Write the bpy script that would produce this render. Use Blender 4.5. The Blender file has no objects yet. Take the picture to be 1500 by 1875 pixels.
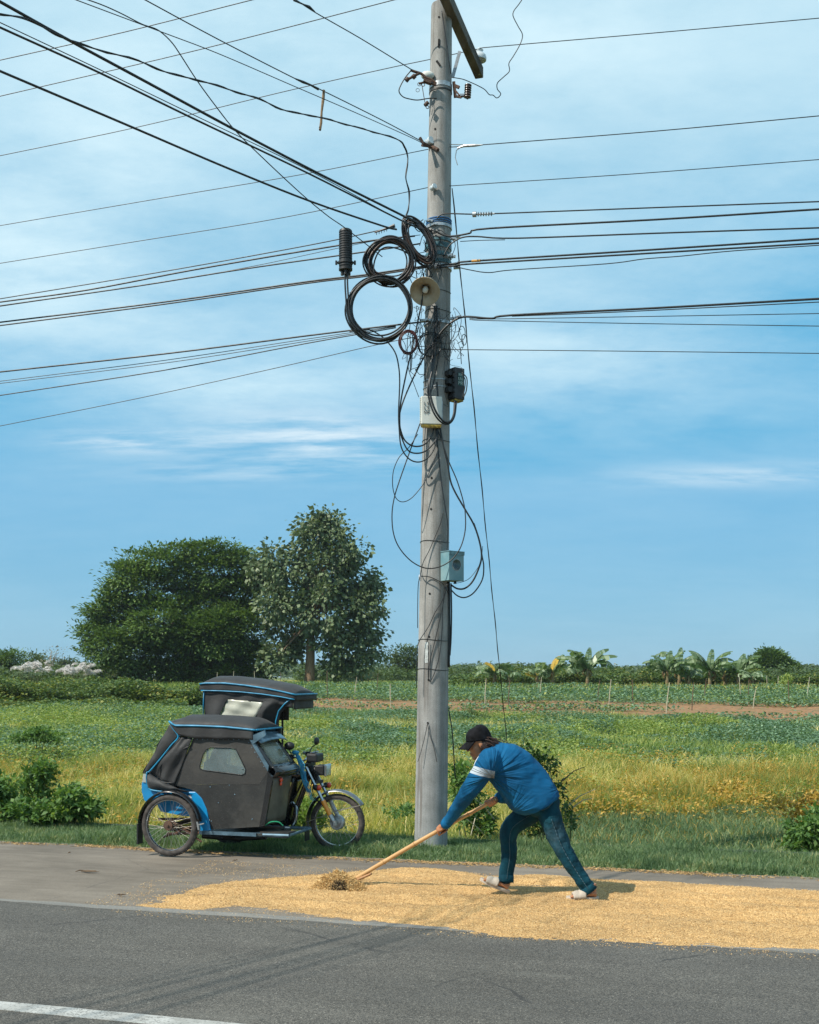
import bpy, bmesh, math, random
import numpy as np
from mathutils import Vector, Matrix
from mathutils.geometry import tessellate_polygon
rad = math.radians
rng = np.random.default_rng(7)
random.seed(5)
S = bpy.context.scene
COL = S.collection

# ------------------------------------------------------------ camera, sky, sun, exposure
CAM_H, F, HY = 1.75, 2100.0, 1240.0
cd = bpy.data.cameras.new('camera'); cam = bpy.data.objects.new('camera', cd); COL.objects.link(cam)
cam.location = (0, 0, CAM_H); cam.rotation_euler = (rad(90), 0, 0)
cd.sensor_fit = 'HORIZONTAL'; cd.sensor_width = 36; cd.lens = F / 1500 * 36
cd.shift_y = (HY - 937.5) / 1500; cd.clip_end = 8000; cd.clip_start = .1
S.camera = cam
SUN_EL = rad(47); SDX, SDY = -.87, -.49            # the sun stands behind the camera, to the left
S.view_settings.view_transform = 'Standard'; S.view_settings.look = 'None'
S.view_settings.gamma = 1; S.view_settings.exposure = 0.3
sd = bpy.data.lights.new('sun', 'SUN'); so = bpy.data.objects.new('sun', sd); COL.objects.link(so)
sd.energy = 5.0; sd.angle = rad(.5); sd.color = (1, .93, .82)
so.rotation_euler = Vector((SDX*math.cos(SUN_EL), SDY*math.cos(SUN_EL), math.sin(SUN_EL))).to_track_quat('Z', 'Y').to_euler()
so.location = (-20, -12, 30)
wd = bpy.data.worlds.new('World'); S.world = wd; wd.use_nodes = True

class NT:                                           # small node helper
    def __init__(s, tree): s.t = tree; s.n = tree.nodes; s.l = tree.links; s.n.clear()
    def a(s, typ, **k):
        nd = s.n.new(typ)
        for kk, v in k.items():
            if kk.startswith('i_'):
                key = kk[2:]; key = int(key) if key.isdigit() else key.replace('_', ' ')
                s.set(nd.inputs[key], v)
            else: setattr(nd, kk, v)
        return nd
    def set(s, inp, v):
        if hasattr(v, 'is_linked') or isinstance(v, bpy.types.NodeSocket): s.l.new(v, inp)
        else:
            if isinstance(v, (tuple, list)) and len(v) == 3 and inp.type == 'RGBA': v = (*v, 1)
            inp.default_value = v
    def m(s, op, a, b=0.0, c=0.0, clamp=False):
        nd = s.a('ShaderNodeMath', operation=op, use_clamp=clamp)
        s.set(nd.inputs[0], a); s.set(nd.inputs[1], b); s.set(nd.inputs[2], c); return nd.outputs[0]
    def noise(s, vec, scale, detail=4, rough=.55, out=0):
        nd = s.a('ShaderNodeTexNoise', i_Scale=scale, i_Detail=detail, i_Roughness=rough)
        if vec is not None: s.set(nd.inputs['Vector'], vec)
        return nd.outputs[out]
    def ramp(s, f, stops, interp='LINEAR'):
        nd = s.a('ShaderNodeValToRGB'); s.set(nd.inputs[0], f); e = nd.color_ramp.elements
        nd.color_ramp.interpolation = interp
        while len(e) < len(stops): e.new(.5)
        for el, (p, c) in zip(e, stops):
            el.position = p; el.color = (*c, 1) if isinstance(c, (tuple, list)) else (c, c, c, 1)
        return nd.outputs[0]
    def mix(s, f, a, b, bt='MIX'):
        nd = s.a('ShaderNodeMix', data_type='RGBA', blend_type=bt)
        s.set(nd.inputs[0], f); s.set(nd.inputs[6], a); s.set(nd.inputs[7], b); return nd.outputs[2]
    def step(s, v, lo, hi):
        nd = s.a('ShaderNodeMapRange', interpolation_type='SMOOTHSTEP', i_0=v, i_1=lo, i_2=hi); return nd.outputs[0]
    def mapping(s, vec, scale=(1, 1, 1), loc=(0, 0, 0), rot=(0, 0, 0)):
        nd = s.a('ShaderNodeMapping'); s.set(nd.inputs[0], vec); nd.inputs[1].default_value = loc
        nd.inputs[2].default_value = rot; nd.inputs[3].default_value = scale; return nd.outputs[0]
    def dot(s, vec, d):
        nd = s.a('ShaderNodeVectorMath', operation='DOT_PRODUCT'); s.set(nd.inputs[0], vec); nd.inputs[1].default_value = d
        return nd.outputs['Value']

# sky: Nishita plus thin veils of cloud laid over the dome by direction
w = NT(wd.node_tree)
sky = w.a('ShaderNodeTexSky', sky_type='NISHITA', sun_disc=False, sun_elevation=SUN_EL, sun_rotation=math.atan2(SDX, SDY) % (2*math.pi),
          altitude=0, air_density=1.0, dust_density=.6, ozone_density=3.0)
tc = w.a('ShaderNodeTexCoord').outputs['Generated']
sep = w.a('ShaderNodeSeparateXYZ'); w.l.new(tc, sep.inputs[0])
zz = w.m('MAXIMUM', sep.outputs[2], 0.0)
den = w.m('ADD', zz, .16)
cmb = w.a('ShaderNodeCombineXYZ'); w.set(cmb.inputs[0], w.m('DIVIDE', sep.outputs[0], den)); w.set(cmb.inputs[1], w.m('DIVIDE', sep.outputs[1], den))
pv = cmb.outputs[0]
n1 = w.noise(w.mapping(pv, (1.0, 1.2, 1), (3.4, 1.2, 0), (0, 0, rad(-18))), 1.1, 6, .55)
n2 = w.noise(w.mapping(pv, (1.0, 1.7, 1), (7.7, 3.1, 0), (0, 0, rad(8))), 2.6, 7, .62)
yy_ = w.m('MAXIMUM', w.m('ABSOLUTE', sep.outputs[1]), .05); tx = w.m('DIVIDE', sep.outputs[0], yy_); tz = w.m('DIVIDE', sep.outputs[2], yy_)
def patch(cx, cz, rx, rz, tilt=0):                  # a soft patch of sky at a given bearing and height
    a_ = w.m('DIVIDE', w.m('SUBTRACT', tx, cx), rx); b_ = w.m('DIVIDE', w.m('SUBTRACT', w.m('SUBTRACT', tz, cz), w.m('MULTIPLY', w.m('SUBTRACT', tx, cx), tilt)), rz)
    return w.m('EXPONENT', w.m('MULTIPLY', w.m('ADD', w.m('MULTIPLY', a_, a_), w.m('MULTIPLY', b_, b_)), -1.0))
def total(l):
    r = l[0]
    for k in l[1:]: r = w.m('ADD', r, k)
    return r
n4 = w.noise(w.mapping(pv, (1, 1.4, 1), (2.2, 5.1, 0), (0, 0, rad(-12))), 7.0, 9, .68)
soft = total([w.m('MULTIPLY', n1, .52), w.m('MULTIPLY', n2, .30), w.m('MULTIPLY', n4, .20)])
veil = w.m('MULTIPLY', w.step(soft, .30, .72), w.m('ADD', w.m('MULTIPLY', w.step(zz, .10, .42), .60), .12))
veil = w.m('ADD', veil, w.m('MULTIPLY', w.m('MULTIPLY', total([patch(-.24, .50, .16, .12, .5), patch(.12, .28, .14, .05), patch(.10, .56, .16, .06), patch(-.30, .33, .16, .06, -.2), patch(-.14, .25, .12, .03)]), w.step(soft, .30, .62)), .50), clamp=True)
n3 = w.noise(w.mapping(pv, (1.1, 3.4, 1), (1.9, .4, 0), (0, 0, rad(4))), 2.2, 9, .62)
wisp = w.m('MULTIPLY', total([patch(-.075, .209, .095, .022, -.06), patch(-.24, .206, .065, .010), w.m('MULTIPLY', patch(.30, .176, .12, .010, .02), .6), w.m('MULTIPLY', patch(-.16, .180, .10, .010), .45)]), w.step(n3, .34, .66), clamp=True)
deep = w.m('MULTIPLY', total([patch(.38, .34, .13, .10), patch(-.40, .235, .14, .045), patch(.18, .215, .22, .03), patch(-.02, .185, .14, .015)]), w.m('SUBTRACT', 1.25, soft), clamp=True)
air = w.ramp(zz, [(0, (.24, .51, .70)), (.06, (.20, .49, .71)), (.15, (.155, .465, .73)), (.26, (.20, .525, .77)), (.42, (.32, .63, .82)), (.6, (.40, .69, .84)), (1, (.14, .36, .58))])
base = w.mix(.85, sky.outputs[0], w.mix(1.0, air, (8.6, 8.6, 8.6), 'MULTIPLY'))
base = w.mix(w.m('MULTIPLY', deep, .75), base, (.35, 3.3, 5.8))
c1 = w.mix(veil, base, (5.5, 7.35, 8.2)); c2 = w.mix(w.m('MULTIPLY', wisp, .9), c1, (6.6, 7.7, 8.3))
bg = w.a('ShaderNodeBackground', i_Strength=.1); w.l.new(c2, bg.inputs[0])
wo = w.a('ShaderNodeOutputWorld'); w.l.new(bg.outputs[0], wo.inputs[0])

# ------------------------------------------------------------ measuring helpers (photo pixel -> point at a real distance)
def W(px, py, Y): return Vector(((px-750)/F*Y, Y, CAM_H+(HY-py)/F*Y))
RX, RY = .9600, -.2800                              # along the road, to the right
NX, NY = .2800, .9600                               # across the road, away from the camera
def RS(u, s, z=0): return Vector((RX*u+NX*s, RY*u+NY*s, z))   # road coordinates
def ground_z(x, y):
    x = np.asarray(x, float); y = np.asarray(y, float)
    s = NX*x+NY*y
    zf = np.interp(y, [-50, 13, 17, 22, 30, 40, 50, 60, 80, 120, 6000], [-.3, -.3, -.28, -.2, 0, .2, .4, .6, .95, 1.0, 1.0])
    t = np.clip((s-12.15)/.7, 0, 1); t = t*t*(3-2*t)
    z = -.03*(1-t)+zf*t
    z = np.where(s < 10.6, -.05, z)
    bump = .05*np.sin(x*.9+y*.35)*np.sin(y*.5-x*.13)+.03*np.sin(x*2.3+1)*np.sin(y*1.7)
    return z+bump*np.clip((s-13)/4, 0, 1)*np.clip((140-y)/60, 0, 1)
def gz(x, y): return float(ground_z(x, y))
def GT(px, py):                                     # where the ray of a photo pixel meets the terrain
    Y = 6.0
    while Y < 1500:
        p = W(px, py, Y)
        if p.z <= gz(p.x, p.y): return Vector((p.x, p.y, gz(p.x, p.y)))
        Y *= 1.003
    p = W(px, py, 600); return Vector((p.x, p.y, 1))
def on_plane(px, py, n, s):
    dx, dz = (px-750)/F, (HY-py)/F
    Y = s/(n[0]*dx+n[1]); return Vector((dx*Y, Y, CAM_H+dz*Y))

# ------------------------------------------------------------ objects, tags, meshes
def tag(o, label=None, cat=None, group=None, kind=None):
    if label: o['label'] = label
    if cat: o['category'] = cat
    if group: o['group'] = group
    if kind: o['kind'] = kind
    return o
def empty(name, loc=(0, 0, 0), rz=0, **k):
    o = bpy.data.objects.new(name, None); COL.objects.link(o); o.location = loc; o.rotation_euler = (0, 0, rz)
    o.empty_display_size = .1
    return tag(o, **k)
def link(name, me, parent=None, loc=None):
    o = bpy.data.objects.new(name, me); COL.objects.link(o)
    if parent: o.parent = parent
    if loc is not None: o.location = loc
    return o
def copy_tree(o, parent=None):
    c = o.copy(); COL.objects.link(c)
    if parent: c.parent = parent
    for ch in list(o.children): copy_tree(ch, c)
    return c

def frames(pts):
    pts = [Vector(p) for p in pts]; n = len(pts); T = []
    for i in range(n):
        t = pts[min(i+1, n-1)]-pts[max(i-1, 0)]; T.append(t.normalized() if t.length > 1e-9 else Vector((0, 0, 1)))
    ref = Vector((0, 0, 1)) if abs(T[0].z) < .9 else Vector((1, 0, 0))
    N = [(ref-T[0]*ref.dot(T[0])).normalized()]
    for i in range(1, n):
        v = N[-1]-T[i]*N[-1].dot(T[i]); N.append(v.normalized() if v.length > 1e-6 else N[-1])
    return pts, T, N
def smooth_path(pts, k=6):
    pts = [Vector(p) for p in pts]
    if len(pts) < 3: return pts
    P = [2*pts[0]-pts[1]]+pts+[2*pts[-1]-pts[-2]]; out = []
    for i in range(1, len(P)-2):
        a, b, c, d = P[i-1:i+3]
        for j in range(k):
            t = j/k
            out.append(.5*((2*b)+(c-a)*t+(2*a-5*b+4*c-d)*t*t+(3*b-a-3*c+d)*t*t*t))
    out.append(pts[-1]); return out

class MB:
    def __init__(s): s.v = []; s.f = []; s.mi = []; s.m = 0
    def add(s, vs, fs, M=None):
        o = len(s.v)
        s.v += [tuple(M @ Vector(v)) if M else tuple(v) for v in vs]
        s.f += [tuple(i+o for i in f) for f in fs]; s.mi += [s.m]*len(fs); return s
    def box(s, c, d, M=None, bev=0):
        x, y, z = [k/2 for k in d]
        vs = [(c[0]+a*x, c[1]+b*y, c[2]+e*z) for a in (-1, 1) for b in (-1, 1) for e in (-1, 1)]
        return s.add(vs, [(0, 1, 3, 2), (4, 6, 7, 5), (0, 4, 5, 1), (2, 3, 7, 6), (0, 2, 6, 4), (1, 5, 7, 3)], M)
    def bar(s, a, b, w, h, up=(0, 0, 1)):
        a, b = Vector(a), Vector(b); t = (b-a).normalized(); u = Vector(up); u = (u-t*u.dot(t)).normalized(); r = t.cross(u)
        vs = [p+r*i*w/2+u*j*h/2 for p in (a, b) for i, j in ((-1, -1), (1, -1), (1, 1), (-1, 1))]
        return s.add(vs, [(0, 1, 2, 3), (7, 6, 5, 4), (0, 4, 5, 1), (1, 5, 6, 2), (2, 6, 7, 3), (3, 7, 4, 0)])
    def tube(s, pts, r, n=8, cap=True, closed=False, flat=None):
        P, T, N = frames(pts); m = len(P); vs = []
        R = [r]*m if not hasattr(r, '__len__') else list(r)
        if len(R) != m: R = list(np.interp(np.linspace(0, 1, m), np.linspace(0, 1, len(R)), R))
        for i in range(m):
            b = T[i].cross(N[i])
            for j in range(n):
                a = 2*math.pi*j/n; k = (1, 1) if flat is None else flat
                vs.append(P[i]+N[i]*math.cos(a)*R[i]*k[0]+b*math.sin(a)*R[i]*k[1])
        fs = [(i*n+j, i*n+(j+1) % n, (i+1)*n+(j+1) % n, (i+1)*n+j) for i in range(m-1) for j in range(n)]
        if closed: fs += [((m-1)*n+j, (m-1)*n+(j+1) % n, (j+1) % n, j) for j in range(n)]
        elif cap: fs += [tuple(range(n))[::-1], tuple((m-1)*n+j for j in range(n))]
        return s.add(vs, fs)
    def ring(s, c, ax, r, tr, n=32, k=8, flat=None):
        ax = Vector(ax).normalized(); u = ax.orthogonal().normalized(); v = ax.cross(u); c = Vector(c)
        pts = [c+u*math.cos(2*math.pi*i/n)*r+v*math.sin(2*math.pi*i/n)*r for i in range(n)]
        vs = []; fl = flat or (tr, tr)
        for i, p in enumerate(pts):
            rr = (p-c).normalized()
            for j in range(k):
                a = 2*math.pi*j/k; vs.append(p+rr*math.cos(a)*fl[0]+ax*math.sin(a)*fl[1])
        fs = [(i*k+j, i*k+(j+1) % k, ((i+1) % n)*k+(j+1) % k, ((i+1) % n)*k+j) for i in range(n) for j in range(k)]
        return s.add(vs, fs)
    def lathe(s, prof, c=(0, 0, 0), ax=(0, 0, 1), n=24):
        ax = Vector(ax).normalized(); u = ax.orthogonal().normalized(); v = ax.cross(u); c = Vector(c); m = len(prof)
        vs = [c+ax*h+(u*math.cos(2*math.pi*j/n)+v*math.sin(2*math.pi*j/n))*max(r, 1e-4) for r, h in prof for j in range(n)]
        fs = [(i*n+j, i*n+(j+1) % n, (i+1)*n+(j+1) % n, (i+1)*n+j) for i in range(m-1) for j in range(n)]
        return s.add(vs, fs)
    def ellip(s, c, r, M=None, n=16, m=10):
        vs = []; fs = []
        for i in range(m+1):
            t = math.pi*i/m
            for j in range(n):
                a = 2*math.pi*j/n
                p = Vector((r[0]*math.sin(t)*math.cos(a), r[1]*math.sin(t)*math.sin(a), r[2]*math.cos(t)))
                vs.append((M @ p if M else p)+Vector(c))
        for i in range(m):
            for j in range(n): fs.append((i*n+j, (i+1)*n+j, (i+1)*n+(j+1) % n, i*n+(j+1) % n))
        return s.add(vs, fs)
    def panel(s, outer, hole=None, yo=0, th=.012, f=None):      # outline in (x, z) at depth y; f maps (x, y, z)
        loops = [outer]+([hole] if hole else []); f = f or (lambda x, y, z: (x, y, z))
        tri = tessellate_polygon([[Vector((p[0], p[1], 0)) for p in L] for L in loops])
        flat = [p for L in loops for p in L]; n = len(flat)
        vs = [f(x, yo, z) for x, z in flat]+[f(x, yo+th, z) for x, z in flat]
        fs = [tuple(t) for t in tri]+[tuple(i+n for i in t[::-1]) for t in tri]; o = 0
        for L in loops:
            k = len(L); fs += [(o+i, o+(i+1) % k, n+o+(i+1) % k, n+o+i) for i in range(k)]; o += k
        return s.add(vs, fs)
    def grid(s, fn, nu, nv, th=0):
        vs = [fn(i/nu, j/nv) for i in range(nu+1) for j in range(nv+1)]
        fs = [(i*(nv+1)+j, (i+1)*(nv+1)+j, (i+1)*(nv+1)+j+1, i*(nv+1)+j+1) for i in range(nu) for j in range(nv)]
        return s.add(vs, fs)
    def build(s, name, mats, parent=None, smooth=True, ang=40, doubles=False, **tags):
        me = bpy.data.meshes.new(name); me.from_pydata([tuple(v) for v in s.v], [], s.f)
        mats = mats if isinstance(mats, (list, tuple)) else [mats]
        for m in mats: me.materials.append(m)
        if len(mats) > 1: me.polygons.foreach_set('material_index', s.mi)
        bm = bmesh.new(); bm.from_mesh(me)
        if doubles: bmesh.ops.remove_doubles(bm, verts=bm.verts, dist=1e-4)
        bmesh.ops.recalc_face_normals(bm, faces=bm.faces); bm.to_mesh(me); bm.free()
        if smooth:
            me.shade_smooth()
            if ang: me.set_sharp_from_angle(angle=rad(ang))
        o = link(name, me, parent)
        return tag(o, **tags)
def solid(o, th, off=0):
    m = o.modifiers.new('solid', 'SOLIDIFY'); m.thickness = th; m.offset = off; return o
def bevel(o, wd_=.004, seg=2):
    m = o.modifiers.new('bevel', 'BEVEL'); m.width = wd_; m.segments = seg; m.limit_method = 'ANGLE'; return o

def np_mesh(name, V, faces, mats, midx=None, parent=None, **tags):      # faces: list of int arrays (n,k)
    me = bpy.data.meshes.new(name); me.vertices.add(len(V)); me.vertices.foreach_set('co', V.astype(np.float32).ravel())
    li = np.concatenate([f.ravel() for f in faces]); tot = np.concatenate([np.full(len(f), f.shape[1]) for f in faces])
    st = np.concatenate([[0], np.cumsum(tot)[:-1]])
    me.loops.add(len(li)); me.loops.foreach_set('vertex_index', li.astype(np.int32))
    me.polygons.add(len(tot)); me.polygons.foreach_set('loop_start', st.astype(np.int32)); me.polygons.foreach_set('loop_total', tot.astype(np.int32))
    for m in mats: me.materials.append(m)
    if midx is not None: me.polygons.foreach_set('material_index', np.concatenate(midx).astype(np.int32))
    me.update(calc_edges=True); me.validate()
    return tag(link(name, me, parent), **tags)
def unit(a): return a/np.maximum(np.linalg.norm(a, axis=1, keepdims=True), 1e-9)
def blades(name, P, h, wd_, lean, mi, mats, parent=None, bend=.35, **tags):
    n = len(P); a = rng.uniform(0, 2*np.pi, n); d = np.stack([np.cos(a), np.sin(a), 0*a], 1)
    la = rng.uniform(0, 2*np.pi, n); L = np.stack([np.cos(la), np.sin(la), 0*la], 1)*(lean*rng.uniform(.2, 1, n))[:, None]
    up = np.array([0, 0, 1.]); h = h[:, None]; wv = wd_[:, None]
    b0 = P-d*wv*.5; b1 = P+d*wv*.5; mid = P+up*h*.55+L*h*.4
    m0 = mid-d*wv*.4; m1 = mid+d*wv*.4; tip = P+up*h*(1-bend*np.linalg.norm(L, axis=1, keepdims=True))+L*h*1.1
    V = np.stack([b0, b1, m1, m0, tip], 1).reshape(-1, 3); i = np.arange(n)*5
    q = np.stack([i, i+1, i+2, i+3], 1); t = np.stack([i+3, i+2, i+4], 1)
    return np_mesh(name, V, [q, t], mats, [mi, mi], parent, **tags)
def leaf_arrays(P, D, ln, wd_, up=None, fold=.15):
    n = len(P); D = unit(D); r = rng.normal(size=(n, 3)) if up is None else up+rng.normal(size=(n, 3))*.35
    sd = unit(np.cross(D, r)); nm = np.cross(sd, D); ln = np.asarray(ln)[:, None]; wv = np.asarray(wd_)[:, None]
    V = np.stack([P, P+D*ln*.45+sd*wv*.5+nm*ln*fold, P+D*ln, P+D*ln*.45-sd*wv*.5+nm*ln*fold], 1).reshape(-1, 3)
    i = np.arange(n)*4
    return V, np.stack([i, i+1, i+2, i+3], 1)
def leaves(name, P, D, ln, wd_, mats, mi=None, parent=None, up=None, fold=.15, **tags):
    V, q = leaf_arrays(P, D, ln, wd_, up, fold)
    if mi is None: mi = np.zeros(len(P), int)
    return np_mesh(name, V, [q], mats, [mi], parent, **tags)
def rdir(n, zmin=-1, zmax=1):
    z = rng.uniform(zmin, zmax, n); a = rng.uniform(0, 2*np.pi, n); r = np.sqrt(np.maximum(0, 1-z*z))
    return np.stack([r*np.cos(a), r*np.sin(a), z], 1)
def vnoise(x, y, sc, seed=0):                       # smooth value noise, 0..1
    g = np.random.default_rng(seed).random((64, 64)); x = np.asarray(x)*sc+100; y = np.asarray(y)*sc+100
    i = np.floor(x).astype(int); j = np.floor(y).astype(int); fx = x-i; fy = y-j; fx = fx*fx*(3-2*fx); fy = fy*fy*(3-2*fy)
    G = lambda a, b: g[a % 64, b % 64]
    return (G(i, j)*(1-fx)+G(i+1, j)*fx)*(1-fy)+(G(i, j+1)*(1-fx)+G(i+1, j+1)*fx)*fy

# ------------------------------------------------------------ materials
def mat(name, col, rough=.6, metal=0, vary=.18, scale=12, bump=0, bscale=60, spec=None, col2=None, stretch=None, trans=0, alpha=None, coat=0, sheen=0, island=None, emit=None, specks=None):
    m = bpy.data.materials.new(name); m.use_nodes = True; t = NT(m.node_tree)
    p = t.a('ShaderNodeBsdfPrincipled'); o = t.a('ShaderNodeOutputMaterial'); t.l.new(p.outputs[0], o.inputs[0])
    oc = t.a('ShaderNodeTexCoord').outputs['Object']
    if stretch: oc = t.mapping(oc, stretch)
    nz = t.noise(oc, scale, 5, .6)
    c2 = col2 or tuple(c*(1-vary*1.6) for c in col); c1 = tuple(min(1, c*(1+vary)) for c in col) if not col2 else col
    c = t.ramp(nz, [(.32, c2), (.68, c1)])
    if island:
        g = t.a('ShaderNodeNewGeometry').outputs['Random Per Island']
        c = t.mix(island[0], c, t.ramp(g, island[1]))
    if specks:
        d1 = t.step(t.noise(oc, 95, 3, .6), .60, .70); d2 = t.step(t.noise(oc, 2.5, 5, .65), .42, .66)
        c = t.mix(t.m('MULTIPLY', t.m('MAXIMUM', t.m('MULTIPLY', d1, .55), t.m('MULTIPLY', d2, .30)), specks), c, (.20, .18, .15))
    t.set(p.inputs['Base Color'], c); p.inputs['Metallic'].default_value = metal
    t.set(p.inputs['Roughness'], t.ramp(nz, [(.3, min(1, rough*1.15)), (.7, rough*.85)]))
    if spec is not None: p.inputs['Specular IOR Level'].default_value = spec
    if coat: p.inputs['Coat Weight'].default_value = coat
    if sheen: p.inputs['Sheen Weight'].default_value = sheen
    if trans: p.inputs['Transmission Weight'].default_value = trans
    if alpha is not None: p.inputs['Alpha'].default_value = alpha
    if bump:
        b = t.a('ShaderNodeBump', i_Strength=bump, i_Distance=.01); t.set(b.inputs['Height'], t.noise(oc, bscale, 6, .6)); t.l.new(b.outputs[0], p.inputs['Normal'])
    m['nt'] = 1
    return m
def leafmat(name, stops, transl=.35, rough=.55, patch=1.2, gloss=.3, tint=(1.5, 1.5, .7)):
    m = bpy.data.materials.new(name); m.use_nodes = True; t = NT(m.node_tree)
    p = t.a('ShaderNodeBsdfPrincipled', i_Roughness=rough); p.inputs['Specular IOR Level'].default_value = gloss
    tr = t.a('ShaderNodeBsdfTranslucent'); mx = t.a('ShaderNodeMixShader', i_0=transl); o = t.a('ShaderNodeOutputMaterial')
    g = t.a('ShaderNodeNewGeometry').outputs['Random Per Island']; oc = t.a('ShaderNodeTexCoord').outputs['Object']
    f = t.m('ADD', t.m('MULTIPLY', g, .6), t.m('MULTIPLY', t.noise(oc, patch, 3), .8)); f = t.m('SUBTRACT', f, .2)
    c = t.ramp(f, stops); t.set(p.inputs['Base Color'], c); t.set(tr.inputs[0], t.mix(1.0, c, tint, 'MULTIPLY'))
    t.l.new(p.outputs[0], mx.inputs[1]); t.l.new(tr.outputs[0], mx.inputs[2]); t.l.new(mx.outputs[0], o.inputs[0]); return m
# ============================================================ SETTING
# materials of the ground
def asphalt_mat():
    m = bpy.data.materials.new('asphalt'); m.use_nodes = True; t = NT(m.node_tree)
    p = t.a('ShaderNodeBsdfPrincipled', i_Roughness=.85); o = t.a('ShaderNodeOutputMaterial'); t.l.new(p.outputs[0], o.inputs[0])
    oc = t.a('ShaderNodeTexCoord').outputs['Object']
    big = t.noise(oc, .5, 4); med = t.noise(t.mapping(oc, (1.2, 6, 1)), .9, 5, .6); fine = t.noise(oc, 170, 2, .7)
    c = t.ramp(t.m('ADD', t.m('MULTIPLY', big, .5), t.m('MULTIPLY', med, .5)), [(.36, (.064, .059, .050)), (.64, (.104, .097, .083))])
    vor = t.a('ShaderNodeTexVoronoi', i_Scale=150.0); t.set(vor.inputs['Vector'], oc)
    g = t.ramp(vor.outputs['Color'], [(.12, .35), (.5, .95), (.86, 1.6), (.98, 3.2)])
    c = t.mix(1.0, c, g, 'MULTIPLY')
    c = t.mix(1.0, c, t.ramp(fine, [(.3, .75), (.7, 1.2)]), 'MULTIPLY')
    sp = t.a('ShaderNodeSeparateXYZ'); t.l.new(oc, sp.inputs[0]); y = sp.outputs[1]
    ck = t.a('ShaderNodeTexVoronoi', feature='DISTANCE_TO_EDGE', i_Scale=.42); t.set(ck.inputs['Vector'], t.mix(.10, t.mapping(oc, (1, .6, 1)), t.noise(oc, 5, 6, .7, 1)))
    c = t.mix(t.m('MULTIPLY', t.m('MULTIPLY', t.m('SUBTRACT', 1.0, t.step(ck.outputs['Distance'], .001, .005)), t.step(t.noise(oc, .9, 3), .50, .60)), .75), c, (.022, .021, .02))
    c = t.mix(t.m('MULTIPLY', t.step(t.noise(t.mapping(oc, (.7, 2.2, 1), (4, 1, 0)), 1.1, 4, .6), .60, .72), .35), c, (.15, .145, .125))
    for s0, wd_, am in ((6.1, .45, .22), (7.25, .3, .16)):        # darker polished wheel tracks
        f = t.m('MULTIPLY', t.m('SUBTRACT', 1.0, t.step(t.m('ABSOLUTE', t.m('SUBTRACT', y, s0)), wd_*.2, wd_)), t.m('MULTIPLY', t.step(med, .35, .6), am))
        c = t.mix(f, c, (.04, .04, .038))
    t.set(p.inputs['Base Color'], c)
    b = t.a('ShaderNodeBump', i_Strength=.5, i_Distance=.006); t.set(b.inputs['Height'], t.m('ADD', vor.outputs['Distance'], fine)); t.l.new(b.outputs[0], p.inputs['Normal'])
    return m
def concrete_mat(name, a, b, c_, grit=120, stain=.6):
    m = bpy.data.materials.new(name); m.use_nodes = True; t = NT(m.node_tree)
    p = t.a('ShaderNodeBsdfPrincipled', i_Roughness=.88); o = t.a('ShaderNodeOutputMaterial'); t.l.new(p.outputs[0], o.inputs[0])
    oc = t.a('ShaderNodeTexCoord').outputs['Object']
    n = t.m('ADD', t.m('MULTIPLY', t.noise(oc, .8, 6, .62), .55), t.m('MULTIPLY', t.noise(t.mapping(oc, (1, 5, 1)), 1.5, 6, .65), .45))
    c = t.ramp(n, [(.34, a), (.5, b), (.66, c_)])
    c = t.mix(1.0, c, t.ramp(t.noise(oc, grit, 3, .7), [(.3, .72), (.7, 1.25)]), 'MULTIPLY')
    cr = t.a('ShaderNodeTexVoronoi', feature='DISTANCE_TO_EDGE', i_Scale=.3); t.set(cr.inputs['Vector'], t.mix(.08, oc, t.noise(oc, 4, 5, .7, 1)))
    ck = t.m('MULTIPLY', t.m('SUBTRACT', 1.0, t.step(cr.outputs['Distance'], .0005, .003)), t.m('MULTIPLY', t.step(t.noise(oc, 1.3, 3), .45, .6), stain*.7))
    c = t.mix(ck, c, (.05, .045, .04)); t.set(p.inputs['Base Color'], c)
    bb = t.a('ShaderNodeBump', i_Strength=.4, i_Distance=.005); t.set(bb.inputs['Height'], t.noise(oc, grit, 4, .7)); t.l.new(bb.outputs[0], p.inputs['Normal'])
    return m
M_asph = asphalt_mat()
M_shou = concrete_mat('shoulder_concrete', (.092, .076, .058), (.150, .126, .098), (.205, .176, .140))
M_lip = concrete_mat('worn_edge', (.13, .125, .115), (.17, .165, .15), (.22, .21, .19), 80, .9)
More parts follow.
